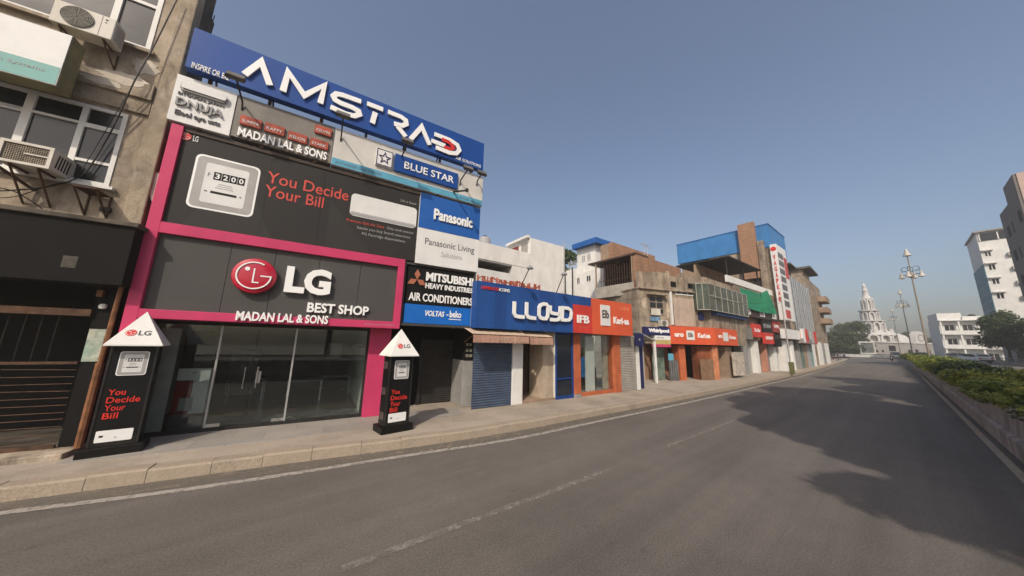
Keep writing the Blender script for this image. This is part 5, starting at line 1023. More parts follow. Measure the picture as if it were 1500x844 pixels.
MB().box(us0, us1, -.3, D.dz(990, 386, us0)[0], zs-.12, zs).build('shed_roof', mat('black_sheet', (.014, .014, .014), .6, .2, 2), t)
for u in (us0+.2, (us0+us1)/2, us1-.2): MB().box(u-.05, u+.05, .0, .1, zw0+.02, zs-.12).build('shed_post', IRON, t)
MB().box(us0+.1, us1, 2.6, 2.8, zw0, zs-.12).build('shed_wall', BROWN, t)
# awning of green cloth in two pieces
aw = thing('green_awning', 'green cloth awning in two pieces above a dark brown board', 'awning', D, (dv(1105, 440)[0], -.4, zw0-1.5))
def cloth(px, m, parent, name):
    P = [D.uv(x, y, o_) for x, y, o_ in px]; V = [Vector((P[i][0], -px[i][2], P[i][1])) for i in range(4)]; n = 10; vs = []; fs = []
    for i in range(n+1):
        for j in range(n+1):
            a, b = i/n, j/n; p = V[0].lerp(V[1], a).lerp(V[3].lerp(V[2], a), b); p.y += .04*math.sin(a*9+b*3); vs.append(p)
    for i in range(n):
        for j in range(n): k = i*(n+1)+j; fs.append((k, k+1, k+n+2, k+n+1))
    return MB().add(vs, fs).build(name, m, parent, smooth=True)
cloth([(1083, 421, .1), (1113, 430, .1), (1121, 459, .7), (1087, 449, .7)], GREENC, aw, 'cloth'); cloth([(1114, 430, .1), (1124, 425, .1), (1138, 460, .75), (1122, 459, .7)], GREENC, aw, 'cloth')
r0 = (dv(1087, 455, .5)[0], dv(1140, 465, .5)[0], (dv(1088, 462, .5)[1]+dv(1139, 471, .5)[1])/2, (dv(1087, 449, .5)[1]+dv(1139, 460, .5)[1])/2)
t2 = board('dark_brown_sign', 'dark brown board with three small white plates under the green awning', r0, .1, .5, CHOC, pl=D)
for f0, f1 in ((.08, .2), (.44, .58), (.80, .93)): p = MB().ob(sub(r0, f0, f1, .25, .9), .501, .52).build('white_plate', WBOARD, t2); text('In', sub(r0, f0+.03, f1-.03, .4, .7), .52, .006, GREYP, p, bold=.02)
def dsign(name, label, x0, y0, x1, y1, m, o_=.35, txt=None, tcol=None, pl=None):
    p_ = pl or D; a = p_.uv(x0, (y0+y1)/2, o_); b = p_.uv(x1, (y0+y1)/2, o_); xm = (x0+x1)/2; zt, zb__ = p_.uv(xm, y0, o_)[1], p_.uv(xm, y1, o_)[1]
    r_ = (a[0], b[0], zb__, zt); t_ = board(name, label, r_, o_-.15, o_, m, pl=p_)
    if txt: text(txt, sub(r_, .15, .85, .4, .68), o_, .01, tcol or WHITE, t_, bold=.03)
    return t_
dsign('red_sign', 'bright red shop sign with white text beside a grey shutter box', 1103, 475, 1115.5, 494, REDB, .4, 'The Star'); dsign('grey_sign', 'pale grey board left of the bright red shop sign', 1090, 480, 1102.5, 497, GBOARD, .38); dsign('black_sign', 'black shop sign with two grey lines next to the red sign', 1116.5, 469, 1131, 488, BLACK, .4, 'ETAN', GREYP); dsign('red_sign', 'dark red shop sign right of the black two line sign', 1132, 471, 1143, 487, mat('dark_red_board', (.25, .025, .02), .5, .15, 2), .42, 'OPEL'); dsign('red_sign', 'red shop sign under the black two line sign', 1119.5, 488, 1134.7, 504, REDB, .45, 'SUPERMART'); dsign('black_sign', 'plain black projecting sign right of the lower red sign', 1135.2, 491, 1144.5, 508, BLACK, .5); dsign('white_sign', 'white shop board before the door of the narrow shop house', 1076, 516, 1091, 550, mat('striped_white_board', (.45, .4, .34), .7, .35, 5, streak=.3, streakcol=(.25, .13, .07)), 1.0, None)
# shop storey of D
rq = random.Random(21); cols = [GREYW, WHITEF, mat('green_shutter', (.13, .17, .15), .6, .2, 2), BROWN, mat('red_white_panel', (.45, .18, .14), .6, .3, 4), GALV]
xs = [1086, 1095, 1108, 1112, 1121, 1124, 1134, 1138, 1145, 1150]; 
for i, (x0, x1) in enumerate(zip(xs, xs[1:])):
    a, b = dv(x0, 525)[0], dv(x1, 525)[0]
    if i % 2 == 0: MB().box(a, b, -.05, .5, .2, 3.2).build('shop_pillar', [GREYW, WHITEF, mat('faded_pink_pillar', (.42, .2, .14), .8, .2, 2, streak=.3), WHITEF, GREYW][i//2], bD)
    else: shutter((a, b, .2, 3.2), -.4, [cols[5], cols[2], cols[0], cols[4]][i//2 % 4], bD, .12)

def wire(a, b, sag, label, r=.014):
    a, b = Vector(a), Vector(b); P = [a.lerp(b, k/14)-Vector((0, 0, sag*4*(k/14)*(1-k/14))) for k in range(15)]
    return tag(MB().tube(P, r, 5).build('cable', IRON, pl=WORLD, smooth=True), label, 'cable')
def wp(pl, u, d, z): q_ = pl.P+pl.e*u-pl.n*d; return (q_[0], q_[1], z)
pt = gnd(1160, 548, .2)
wire((pt[0], pt[1], 7.4), wp(C, cr-.2, -.5, czl-.3), .5, 'black cable sagging from the steel pole to the concrete corner house'); wire((pt[0], pt[1], 7.1), wp(D, 2, -.2, 6.2), .35, 'lower black cable sagging from the steel pole across the green awning')
wire(wp(C, cl+.3, -.2, czl-.6), wp(I, su1-.6, .1, sz1+.5), .25, 'thin cable drooping between the concrete corner house and the orange shop end', .01); wire(wp(BR, .2, 1.0, zp0-.3), wp(W, c2[0]-.2, 0, 6.0), .4, 'thin cable strung from the brown brick house to the white house', .01)
for k_, (u, d, h_) in enumerate(((2.2, .6, 1.5), (4.4, 1.6, 2.0))):
    q_ = MB(); q_.tube([(u, d, zr-.05), (u, d, zr+h_)], .02, 5); q_.tube([(u-.5, d, zr+h_-.15), (u+.5, d, zr+h_-.15)], .012, 4)
    for j in range(5): q_.tube([(u-.4+j*.2, d-.22, zr+h_-.15), (u-.4+j*.2, d+.22, zr+h_-.15)], .008, 4)
    tag(q_.build('roof_antenna', GALV, pl=BR), ['short television antenna on the front of the brown brick roof', 'taller television antenna farther back on the brown brick roof'][k_], 'antenna')
tk = thing('water_tank', 'grey water tank standing beside the shed roof above the green awning', 'water tank', D, (7.5, 2, zw0)); MB().lathe([(.55, 0), (.57, .1), (.55, .25), (.57, .4), (.55, .6), (.5, .95), (.2, 1.1), (.001, 1.12)], (8.6, 1.2, zw0+.02), 16).build('tank', GREYP, tk, smooth=True); MB().lathe([(.2, 0), (.2, .08), (.001, .08)], (8.6, 1.2, zw0+1.13), 12).build('lid', IRON, tk)
# blue clad building and its sign tower
E_ = Plane(gnd(1154, 543.5, .2), 53.5); ev = lambda x, y, o=0.: E_.uv(x, y, o)
zc1 = E_.dz(1123.5, 328.5)[1]; zc0 = E_.dz(1125.5, 362)[1]; dC = E_.dz(991, 359)[0]; print('E', zc1, zc0, dC, ev(1151, 365))
t = thing('clad_building', 'tall concrete building wearing a bright blue sheet metal top storey', 'building', E_, (4, 3, .2)); bE = t
uE = ev(1151, 365)[0]
MB().box(0, uE, 0, dC, zc0, zc1).build('blue_cladding', CLAD, t); MB().box(-.05, uE+.05, -.05, dC+.05, zc1, zc1+.1).build('roof_trim', mat('blue_roof_trim', (.02, .12, .35), .5), t)
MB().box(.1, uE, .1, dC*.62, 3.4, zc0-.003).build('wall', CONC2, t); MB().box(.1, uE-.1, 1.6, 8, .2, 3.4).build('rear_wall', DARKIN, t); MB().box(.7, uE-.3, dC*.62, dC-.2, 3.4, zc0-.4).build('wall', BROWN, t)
a = E_.dz(1103, 324, -.5); b = E_.dz(1080, 331, -.5); c_ = E_.dz(1108, 370, -.5); MB().box(-.6, .0, a[0], b[0], c_[1]-3, (a[1]+b[1])/2).build('brick_shaft', BRICK, t); a2_ = E_.dz(1118, 352, -.3); b2_ = E_.dz(1109, 356, -.3); MB().box(-.4, .0, a2_[0], b2_[0], 5, a2_[1]).build('concrete_fin', CONC2, t)
for k, (x, y) in enumerate(((1105, 395), (1112, 400))): q_ = E_.dz(x, y, .09); MB().box(.04, .098, q_[0]-.15, q_[0]+.15, q_[1]-1.5, q_[1]+2.5).build('rain_streak_pipe', CONCD, t)
# tower sign
ts = thing('tower_sign', 'tall white vertical sign with red letters on the corner of the blue clad building', 'sign', E_, (0, -.6, 6)); zt1 = E_.dz(1131, 358, -.3)[1]; so2 = 1.1; dd0 = E_.dz(1136.5, 357.5, -.3)[0]; dd1 = E_.dz(1127, 358.7, -.3)[0]; zt0 = E_.dz(1148, 452, -.3)[1]
print('tower', dd0, dd1, zt0, zt1)
us2 = E_.uv(1153, 386, -dd0)[0]; us3 = us2
MB().box(-.3, us2, dd0, dd1, zt0-1.2, zt1).build('white_panel', WBOARD, ts); q = MB(); nl = 'VAGAPKAR'; hh = (zt1-zt0-1.0)/len(nl)*.86
for i, ch in enumerate(nl):
    vs, fs = text_mesh(ch, dd0+.18, dd1-.18, 0, hh*.78, 0, .04, bold=.03); z_ = zt1-1.1-(i+1)*hh
    q.add([(-.302+v[1], dd1+dd0-v[0], v[2]+z_) for v in vs], fs)
q.build('red_letters', REDL, ts); q = MB(); q.lathe([(.26, 0), (.26, .03), (.001, .03)], (-.3, (dd0+dd1)/2, zt1-.55), 10, 'X'); q.v = [(-.6-v[0]-.001, v[1], v[2]) for v in q.v]; q.build('emblem', REDL, ts)
pm = MB(); rq = random.Random(3); tw = us2+.3; zq = zt1-.9
for k in range(7):
    z1_ = zq-k*(zq-zt0)/7; h_ = (zq-zt0)/7*.7; pm.ob((-.1, us2-tw*.42, z1_-h_, z1_), -dd0, -dd0+.02); 
pm.build('product_pictures', mat('product_print', (.12, .12, .13), .5, .8, 7), ts); pm = MB(); pm.ob((us2-tw*.36, us2-.08, zq-(zq-zt0)*.42, zq-.2), -dd0, -dd0+.02); pm.ob((-.1, us2*.5, zt0-1., zt0-.1), -dd0, -dd0+.02); pm.build('red_print', mat('red_print_mottled', (.42, .06, .06), .5, .6, 6), ts)
# its shop storey
xs = [1150, 1154, 1161, 1164, 1170, 1173]
for i, (x0, x1) in enumerate(zip(xs, xs[1:])):
    a, b = ev(x0, 525)[0], ev(x1, 525)[0]; MB().box(a, b, -.05 if i % 2 == 0 else .3, .6, .2, 3.4).build('shop_pillar' if i % 2 == 0 else 'shop_shutter', [WHITEF, WHITEF, WHITEF, cols[2], GREYW][i], bE)
z3 = ev(1165, 481, .5)[1]; t = board('white_fascia', 'long white shop fascia under the grey clad building', (ev(1152, 490, .5)[0], ev(1176, 490, .5)[0], ev(1164, 497, .5)[1], ev(1160, 483, .5)[1]), .0, .5, WBOARD, pl=E_)
MB().ob((ev(1172, 490, .5)[0], ev(1176, 490, .5)[0], ev(1172, 497, .5)[1]+.2, ev(1170, 486, .5)[1]), .5, .52).build('red_mark', REDB, t)
# grey glass clad building, then the weathered last house
F_ = Plane(gnd(1175, 540.5, .2), 51.6); fv = lambda x, y, o=0.: F_.uv(x, y, o)
t = thing('glass_clad_building', 'building faced with blue grey glass strips next to the white tower sign', 'building', F_, (6, 3, .2)); f0 = fv(1159, 430)[0]; f1 = fv(1190, 470)[0]; fz = (fv(1157, 405)[1]+fv(1176, 417)[1])/2; print('F', f0, f1, fz)
MB().box(f0, f1, 0, 9, 3.6, fz).build('wall', BLUEGL, t); MB().box(f0+.1, f1-.1, 1.2, 9, .2, 3.6).build('rear_wall', DARKIN, t)
q = MB(); n = 9
for k in range(n+1): u = f0+(f1-f0)*k/n; q.box(u-.05, u+.05, -.08, .0, 3.6, fz)
q.build('mullion', GALV, t)
for k in range(n):
    if k % 2: u = f0+(f1-f0)*k/n; MB().box(u+.05, u+(f1-f0)/n-.05, -.05, -.002, 3.6, fz-1.5*(k % 3)).build('cladding_strip', mat('grey_clad_strip', (.30, .31, .32), .4, .2, .8, streak=.3, streakcol=(.15, .15, .16)), t)
MB().box(f0-.06, f0, .3, 4, 3.6, fz-6).build('blue_side', mat('dark_blue_side', (.012, .03, .075), .4, .1, 2), t)
MB().box(f0+.2, f0+4.2, -.3, 4, fz+1.4, fz+1.6).build('roof_canopy', CONCD, t); MB().box(f0+.7, f0+3.8, .3, 3.5, fz, fz+1.4).build('roof_hut', CONCD, t)
for i, (x0, x1, m) in enumerate(((1176, 1179, cols[2]), (1179.5, 1183, BROWN), (1184, 1188, GREYP), (1189, 1192, mat('teal_kiosk', (.2, .3, .3), .5, .2, 2)), (1193, 1196, WHITEF))): MB().box(fv(x0, 525)[0], fv(x1, 525)[0], .0, .5, .2, 3.3).build('shop_front', m, t)
t = board('shop_canopy', 'row of narrow red and grey shop boards below the glass strips', (fv(1176, 495, .7)[0], fv(1198, 505, .7)[0], 3.2, 3.75), .0, .7, mat('grey_canopy_board', (.22, .2, .19), .6, .3, 2), cat='sign', pl=F_)
for x0, x1, m in ((1178, 1181, WBOARD), (1182, 1185, REDB), (1190, 1193, GREYP), (1194, 1197, REDB)): MB().ob((fv(x0, 500, .72)[0], fv(x1, 500, .72)[0], 3.3, 4.9), .5, .72).build('board_face', m, t)
Gp = Plane(gnd(1197, 535.8, .2), 51); gv = lambda x, y, o=0.: Gp.uv(x, y, o)
t = thing('weathered_house', 'last tall weathered house of the row with small balconies', 'building', Gp, (8, 3, .2)); g0 = gv(1186, 450)[0]; g1 = gv(1216, 520)[0]; gz = (gv(1180, 412)[1]+gv(1194, 413)[1])/2; print('G', g0, g1, gz, f1)
MB().box(g0, g1, 0, 9, .2, gz).build('wall', CONC2, t); MB().box(g0-.3, g0+(g1-g0)*.5, -.8, 6, gz+1.2, gz+1.5).build('roof_canopy', CONCD, t); MB().box(g0+.2, g0+(g1-g0)*.4, .2, 5, gz, gz+1.2).build('roof_hut', CONC2, t)
for i in range(4):
    for j in range(5):
        u = g0+(g1-g0)*(.1+.2*j); z = 4.3+i*(gz-4.5)/4; win(Gp, (u, u+(g1-g0)*.1, z, z+1.5), t, 0, .1, 1, CONC2, WGLASS)
for i in range(3): z = 7+i*(gz-8)/3; MB().box(g1-(g1-g0)*.35, g1-.3, -1.1, 0, z, z+.9).build('balcony', BROWN, t)
for x0, x1, m in ((1199, 1204, WHITEF), (1204.5, 1208, GREYW), (1209, 1214, WHITEF)): MB().box(gv(x0, 522)[0], gv(x1, 520)[0], -.15, -.004, .2, 3.6).build('shop_front', m, t)
# street pole before the shops
a = gnd(1160, 548, .2); pl_ = Plane(a, 55); t = thing('street_pole', 'pale steel pole standing on the pavement before the green awning shops', 'pole', pl_, (0, 0, .2)); MB().tube([(0, 0, .2), (0, 0, 7.6)], .07, 8, .05).build('shaft', GALV, t, smooth=True); MB().box(-.22, .22, -.2, .1, .2, 1.3).build('green_box', mat('olive_box', (.12, .12, .05), .6, .2, 3), t, bevel=.02)

# ------------------------------------------------------------------ vegetation
def leaf_mesh(clumps, n, size, seed, flat=.5):
    """many small leaf faces spread through clumps [(centre, radii)]"""
    r_ = np.random.RandomState(seed); vol = np.array([c[1][0]*c[1][1]*c[1][2] for c in clumps])**.67; cnt = r_.multinomial(n, vol/vol.sum()); V = []
    for (c, rad), k in zip(clumps, cnt):
        d = r_.normal(size=(k, 3)); d /= np.linalg.norm(d, axis=1)[:, None]; rr = r_.uniform(.45, 1.06, (k, 1))**.6
        p = np.array(c)+d*rr*np.array(rad); p[:, 2] -= .08*rad[2]*r_.rand(k)
        a = r_.normal(size=(k, 3)); a[:, 2] *= flat; a /= np.linalg.norm(a, axis=1)[:, None]; b = np.cross(a, d+r_.normal(size=(k, 3))*.5); b /= np.linalg.norm(b, axis=1)[:, None]+1e-9
        s = size*r_.uniform(.55, 1.35, (k, 1)); l = s*r_.uniform(1.1, 1.9, (k, 1))
        V.append(np.stack([p-a*l*.5, p+b*s*.42-a*l*.05, p+a*l*.6, p-b*s*.42-a*l*.05], 1).reshape(-1, 3))
    V = np.concatenate(V); return V, np.arange(len(V)).reshape(-1, 4)
def mesh_np(name, V, F, m):
    me = bpy.data.meshes.new(name); me.from_pydata(V.tolist(), [], F.tolist()); me.materials.append(m); me.update(); return me
def crown_clumps(h0, h1, r, n, seed, spread=1.):
    q = random.Random(seed); out = []
    for i in range(n):
        a = q.uniform(0, 6.283); f = q.random(); z = h0+(h1-h0)*f; rr = r*(math.sin(math.pi*(.15+.8*f))**.7)*q.uniform(.25, .85)*spread; k = r*q.uniform(.24, .44); out.append(((rr*math.cos(a), rr*math.sin(a), z), (k, k*q.uniform(.8, 1.1), k*q.uniform(.6, .85))))
    return out
TREE_CACHE = {}
def tree(key, label, loc, h, r, trunk=.22, n=5000, size=.3, clumps=22, seed=1, rot=0., group=None, m=LEAF, low=.38, name='tree', lean=(0, 0)):
    pl = Plane(loc, 90); t = thing(name, label, 'tree', WORLD, (loc[0], loc[1], loc[2]), group); t.rotation_euler.z = rot
    if key not in TREE_CACHE:
        cl_ = [((c_[0]+lean[0], c_[1]+lean[1], c_[2]), k) for c_, k in crown_clumps(h*low+r*.25, h-r*.25, r, clumps, seed)]; V, F = leaf_mesh(cl_, n, size, seed); q = random.Random(seed); b = MB(); zt_ = h*low
        lx, ly = lean; b.tube([(0, 0, -.1), (.05+lx*.25, .03+ly*.25, zt_*.5), (.02+lx*.7, -.04+ly*.7, zt_), (.1+lx, .05+ly, zt_+r*.6)], trunk, 8, trunk*.45)
        for c_, k in cl_[:10]: b.tube([(.02+lx*.6, -.03+ly*.6, zt_*.9), (lx*.7+(c_[0]-lx*.7)*.5, ly*.7+(c_[1]-ly*.7)*.5, (zt_+c_[2])/2+.2), (c_[0]*.95, c_[1]*.95, c_[2])], trunk*.4, 5, trunk*.08)
        tm_ = bpy.data.meshes.new('trunk'); tm_.from_pydata(b.v, [], b.f); tm_.materials.append(BARK); tm_.polygons.foreach_set('use_smooth', [True]*len(tm_.polygons)); TREE_CACHE[key] = (mesh_np('crown', V, F, m), tm_)
    for nm, me in zip(('crown', 'trunk'), TREE_CACHE[key]): o = bpy.data.objects.new(nm, me); COL.objects.link(o); o.parent = t
    return t
def at_depth(x, depth, z=0., y=500):              # ground point on the sight line of column x at a distance ahead
    d = ray(x, y); k = depth/d[1]; return np.array([d[0]*k, depth, z])
# trees out of the picture on the right that shade the road
G_OFF = 'tall trees beside the road whose shade falls across it'
for i, (s, l, h, r, ln) in enumerate(((4.6, 7.4, 17.5, 3.3, 4.2), (10.5, 7.8, 16.8, 3.9, 3.8), (-.9, 10.0, 16, 3.1, 1.5), (17.0, 10.6, 16.6, 4., 1.), (7.0, 10.6, 16.6, 3.6, 1.), (25, 9.2, 17.5, 3.6, 2.4))):
    p = street(s, l+ln, 1.0); dv_ = ST.n*-ln; tree('shade%d' % i, 'tall leafy tree on the right of the road casting its shade on the asphalt', p, h, r, .25, 11000, .33, 34, 40+i, 0, G_OFF, low=.55, lean=(dv_[0], dv_[1]))

# ------------------------------------------------------------------ planted median
def mline(l): return [(s, -(l)+cmed(s)) for s in [-30+2.5*i for i in range(65)]]
def sweep(prof, name, m, label, cat):
    ss_ = [-30+2.5*i for i in range(65)]; vs = []; fs = []; k = len(prof)
    for s in ss_:
        for l, z in prof: vs.append((s, -l+cmed(s), z))
    for i in range(len(ss_)-1):
        for j in range(k-1): fs.append((i*k+j, (i+1)*k+j, (i+1)*k+j+1, i*k+j+1))
    fs += [tuple(range(k)), tuple((len(ss_)-1)*k+j for j in range(k-1, -1, -1))]
    return MB().add(vs, fs)
wl = thing('median_wall', 'long weathered concrete planter wall along the right edge of the road', 'wall', ST, (30, -1.7, 0))
sweep([(1.50, -.1), (1.50, .42), (1.58, .47), (1.62, .47), (1.66, 1.02), (1.84, 1.02), (1.84, -.1)], 'wall', MEDIAN, '', '').build('wall', MEDIAN, wl)
sweep([(1.60, 1.02), (1.585, 1.06), (1.585, 1.155), (1.61, 1.175), (1.86, 1.175), (1.88, 1.02)], 'coping', COPING, '', '').build('coping', COPING, wl)
q = MB()
for i in range(52): s = -28+2.5*i; q.box(s-.12, s+.12, -1.655-.0+cmed(s), -1.575+cmed(s), .475, 1.018)
wl2 = thing('median_wall', 'low concrete wall closing the planter on the opposite carriageway side', 'wall', ST, (30, -3.5, 0)); sweep([(3.4, -.1), (3.4, .95), (3.55, .95), (3.55, -.1)], 'wall', MEDIAN, '', '').build('wall', MEDIAN, wl2)
S(sweep([(1.84, -.05), (1.84, .88), (3.4, .88), (3.4, -.05)], 'soil', SOIL, '', '').build('planter_soil', SOIL, pl=ST))
# bushes
BV = []
for i, (m, lab) in enumerate(((LEAFB, 'green'), (LEAFY, 'yellow'), (LEAF, 'dark'))):
    for v in range(3):
        q = random.Random(100+i*10+v); cl_ = [((q.uniform(-.6, .6), q.uniform(-.45, .45), q.uniform(.35, .85)), (q.uniform(.28, .45), q.uniform(.28, .42), q.uniform(.22, .34))) for _ in range(11)]
        V, F = leaf_mesh(cl_, 2600, .075, 200+i*10+v, .9); me = mesh_np('foliage', V, F, m)
        b = MB()
        for _ in range(6): a = q.uniform(0, 6.28); b.tube([(q.uniform(-.2, .2), q.uniform(-.2, .2), -.05), (.45*math.cos(a), .4*math.sin(a), .7)], .012, 4)
        st_ = bpy.data.meshes.new('stem'); st_.from_pydata(b.v, [], b.f); st_.materials.append(BARK); BV.append((me, st_))
rb = random.Random(77); s = 11.5
GB = {0: 'green bush growing in the planter beside the road', 1: 'yellow green leafy bush growing in the planter beside the road', 2: 'dark green bush growing in the planter beside the road'}
while s < 118:
    for l in (2.15, 2.95):
        k = rb.choices((0, 1, 2), (5, 3, 2))[0]; me, st_ = BV[k*3+rb.randrange(3)]; ss_ = s+rb.uniform(-.3, .3); sc_ = rb.uniform(.85, 1.25)*(1 if s < 50 else 1.25); p = street(ss_, l+rb.uniform(-.12, .12)-cmed(ss_), .87)
        t = thing('bush', GB[k], 'bush', WORLD, tuple(p), ['green', 'yellow green', 'dark green'][k]+' bushes in the planter'); t.rotation_euler.z = rb.uniform(0, 6.28); t.scale = (sc_, sc_, sc_*rb.uniform(.62, .9))
        for nm, mm in (('foliage', me), ('stem', st_)): o = bpy.data.objects.new(nm, mm); COL.objects.link(o); o.parent = t
    s += 1.05 if s < 50 else 2.0

# street lamps with bell shades
def street_lamp(s, l, label, big=1.):
    p = street(s, l, .88); t = thing('street_lamp', label, 'street lamp', WORLD, tuple(p), 'ornamental street lamps in the planter'); x, y, z = p; H = 11.9
    MB().lathe([(.22, 0), (.22, .5), (.14, .6), (.1, 1.2), (.075, 5), (.06, 8.6), (.045, H)], (x, y, z), 10).build('post', mat('lamp_post_cream', (.22, .195, .16), .5, .1, 1, streak=.3, streakcol=(.15, .12, .1)), t, smooth=True)
    def bell(c, k, parent):
        b = MB().lathe([(.03*k, .95*k), (.10*k, .86*k), (.16*k, .6*k), (.22*k, .35*k), (.34*k, .08*k), (.40*k, -.04*k), (.34*k, -.03*k), (.001, .05*k)], c, 16).build('bell_shade', mat('lamp_shade_metal', (.42, .40, .36), .4, .1, 2), parent, smooth=True)
        MB().lathe([(.001, .0), (.12*k, -.02*k), (.15*k, -.1*k), (.08*k, -.2*k), (.001, -.22*k)], c, 10).build('lamp_globe', LAMPGL, b, smooth=True)
    bell((x, y, z+H), .8, t); zz = z+H-2.2
    MB().lathe([(.09, -.3), (.2, -.15), (.2, .15), (.09, .3)], (x, y, zz), 10).build('hub', mat('lamp_post_cream', (0, 0, 0)), t, smooth=True)
    for k in range(4):
        a = R(ST.yaw and 20)+k*math.pi/2; dx, dy = math.cos(a), math.sin(a); q = MB(); q.tube([(x, y, zz), (x+dx*.4, y+dy*.4, zz+.1), (x+dx*.68, y+dy*.68, zz+.12)], .035, 6)
        q.tube([(x+dx*(.4+.22*math.cos(b)), y+dy*(.4+.22*math.cos(b)), zz+.7+.24*math.sin(b)) for b in np.linspace(-2.2, 2.6, 14)], .022, 5); q.tube([(x+dx*.65, y+dy*.65, zz+.12), (x+dx*.6, y+dy*.6, zz+.5), (x+dx*.3, y+dy*.3, zz+.5)], .022, 5); q.build('scroll_arm', IRON, t); bell((x+dx*.68, y+dy*.68, zz-.2), .62, t)
    return t
street_lamp(53, 2.0, 'ornamental lamp post with five bell shades, nearest in the planter'); street_lamp(88, 2.0-cmed(88), 'second ornamental lamp post along the planter, behind the nearest'); street_lamp(126, 1.9-cmed(126), 'farthest ornamental lamp post of the three before the temple')

# ------------------------------------------------------------------ temple at the end of the road
tp = at_depth(1291, 112); TP = Plane(tp, 80)
t = thing('temple', 'white tiered temple tower with arches on a stone base at the end of the road', 'temple', TP, (0, 0, 0))
K = 112/FPX*1.0
MB().box(-9.5, 15.5, 0, 18, 0, 5.6).build('base_hall', TSTONE, t); MB().box(-9.8, 15.8, -.3, 18, 5.6, 6.0).build('base_cornice', TEMPLE, t)
c = (7.2, 6., 0)
def arches(z0, z1, r0, n, wd, name='arch_tier'):
    q = MB()
    q.lathe([(r0*.80, z0), (r0*.78, z1)], c, 20)
    for k in range(n):
        a = 2*math.pi*k/n; ca, sa = math.cos(a), math.sin(a); h = z1-z0
        b = MB()
        for u in (-wd/2, wd/2): b.box(u-wd*.13, u+wd*.13, -r0-.12, -r0*.78, z0, z0+h*.62)
        P = [(-wd*.63, z0+h*.6), (wd*.63, z0+h*.6), (wd*.5, z0+h*.8), (0, z1+h*.02), (-wd*.5, z0+h*.8)]
        inner = [(wd*.37, z0+h*.6), (wd*.28, z0+h*.72), (0, z0+h*.82), (-wd*.28, z0+h*.72), (-wd*.37, z0+h*.6)]
        b.prism([(-wd*.63, z0+h*.6), (-wd*.37, z0+h*.6), (-wd*.28, z0+h*.72), (0, z0+h*.82), (0, z1), (-wd*.5, z0+h*.82)], -r0-.1, -r0*.8); b.prism([(wd*.63, z0+h*.6), (wd*.37, z0+h*.6), (wd*.28, z0+h*.72), (0, z0+h*.82), (0, z1), (wd*.5, z0+h*.82)], -r0-.1, -r0*.8)
        q.add([(c[0]+v[0]*ca-v[1]*sa, c[1]+v[0]*sa+v[1]*ca, v[2]) for v in b.v], b.f)
    return q.build(name, TEMPLE, t)
arches(6.0, 8.9, 6.0, 12, 2.4); MB().lathe([(6.2, 8.5), (6.0, 8.9), (5.0, 9.5), (4.2, 10.0), (3.6, 10.4)], c, 28).build('ledge', TEMPLE, t, smooth=True)
arches(10.2, 14.0, 3.4, 10, 1.6); MB().lathe([(2.6, 13.9), (3.8, 13.95), (3.8, 14.3), (2.2, 14.5)], c, 28).build('ring_balcony', TEMPLE, t)
arches(14.3, 18.1, 2.4, 8, 1.3); MB().lathe([(1.8, 18.0), (2.9, 18.05), (2.9, 18.4), (1.6, 18.6)], c, 28).build('ring_balcony', TEMPLE, t)
arches(18.4, 23.3, 1.6, 8, .9); MB().lathe([(1.5, 23.0), (1.3, 23.6), (.9, 24.2), (.8, 26.2), (.9, 26.4), (.6, 27.2), (.55, 28.0), (.62, 28.2), (.3, 28.8), (.15, 29.4), (.001, 29.8)], c, 14).build('spire', TEMPLE, t, smooth=True)
for k in range(10):
    a = 2*math.pi*k/10; MB().lathe([(.45, 0), (.4, .8), (.25, 1.3), (.1, 1.7), (.001, 2.0)], (c[0]+4.9*math.cos(a), c[1]+4.9*math.sin(a), 9.3), 8).build('finial', TEMPLE, t, smooth=True)
MB().ob((3.0, 6.2, 2.6, 4.6), .0, .06).build('dark_opening', DARKIN, t); MB().ob((12.2, 14.2, .3, 3.2), .0, .06).build('dark_opening', DARKIN, t)
for u in (-6, -3.4, -.6): MB().ob((u, u+.9, 2.1, 2.9), .0, .05).build('dark_opening', DARKIN, t)
for x_, sc_ in ((7.9, 1.), (12.0, .8)): MB().lathe([(1.5*sc_, 0), (1.6*sc_, .6), (1.2*sc_, 1.2), (.7*sc_, 1.9), (.45*sc_, 2.6), (.2*sc_, 3.6), (.001, 4.2)], (x_, 4, 6.0), 12).build('small_dome', TEMPLE, t, smooth=True)
t = thing('white_hall', 'low white hall with a rounded arch gable right of the temple', 'building', TP, (22, 3, 0)); MB().box(15.6, 33, 2, 14, 0, 5.6).build('wall', TSTONE, t); MB().box(15.6, 33.2, 1.8, 14, 5.6, 6.1).build('cornice', TEMPLE, t)
MB().lathe([(3.6, 0), (3.4, 1.4), (2.4, 2.6), (1.0, 3.4), (.001, 3.7)], (18.6, 6, 6.1), 18).build('dome', TEMPLE, t, smooth=True); q = MB(); q.prism([(24.4+2.9*math.cos(R(a)), 6.1+4.4*max(0, math.sin(R(a)))**.8) for a in range(0, 181, 12)], 2.2, 4); q.build('gable_arch', TEMPLE, t); q = MB(); q.stroke([(24.4+1.5*math.cos(R(a)), 8+1.3*math.sin(R(a))) for a in range(0, 360, 30)], .3, 2.1, 2.25, True); q.build('gable_ring', TSTONE, t); MB().lathe([(1.2, 0), (1.1, 1), (.5, 1.8), (.001, 2.6)], (29.5, 5, 6.1), 12).build('dome', TEMPLE, t, smooth=True)
for u in (17, 19.6, 26, 30): MB().ob((u, u+1.5, 1.2, 3.4), -2., -1.94).build('dark_opening', DARKIN, t)
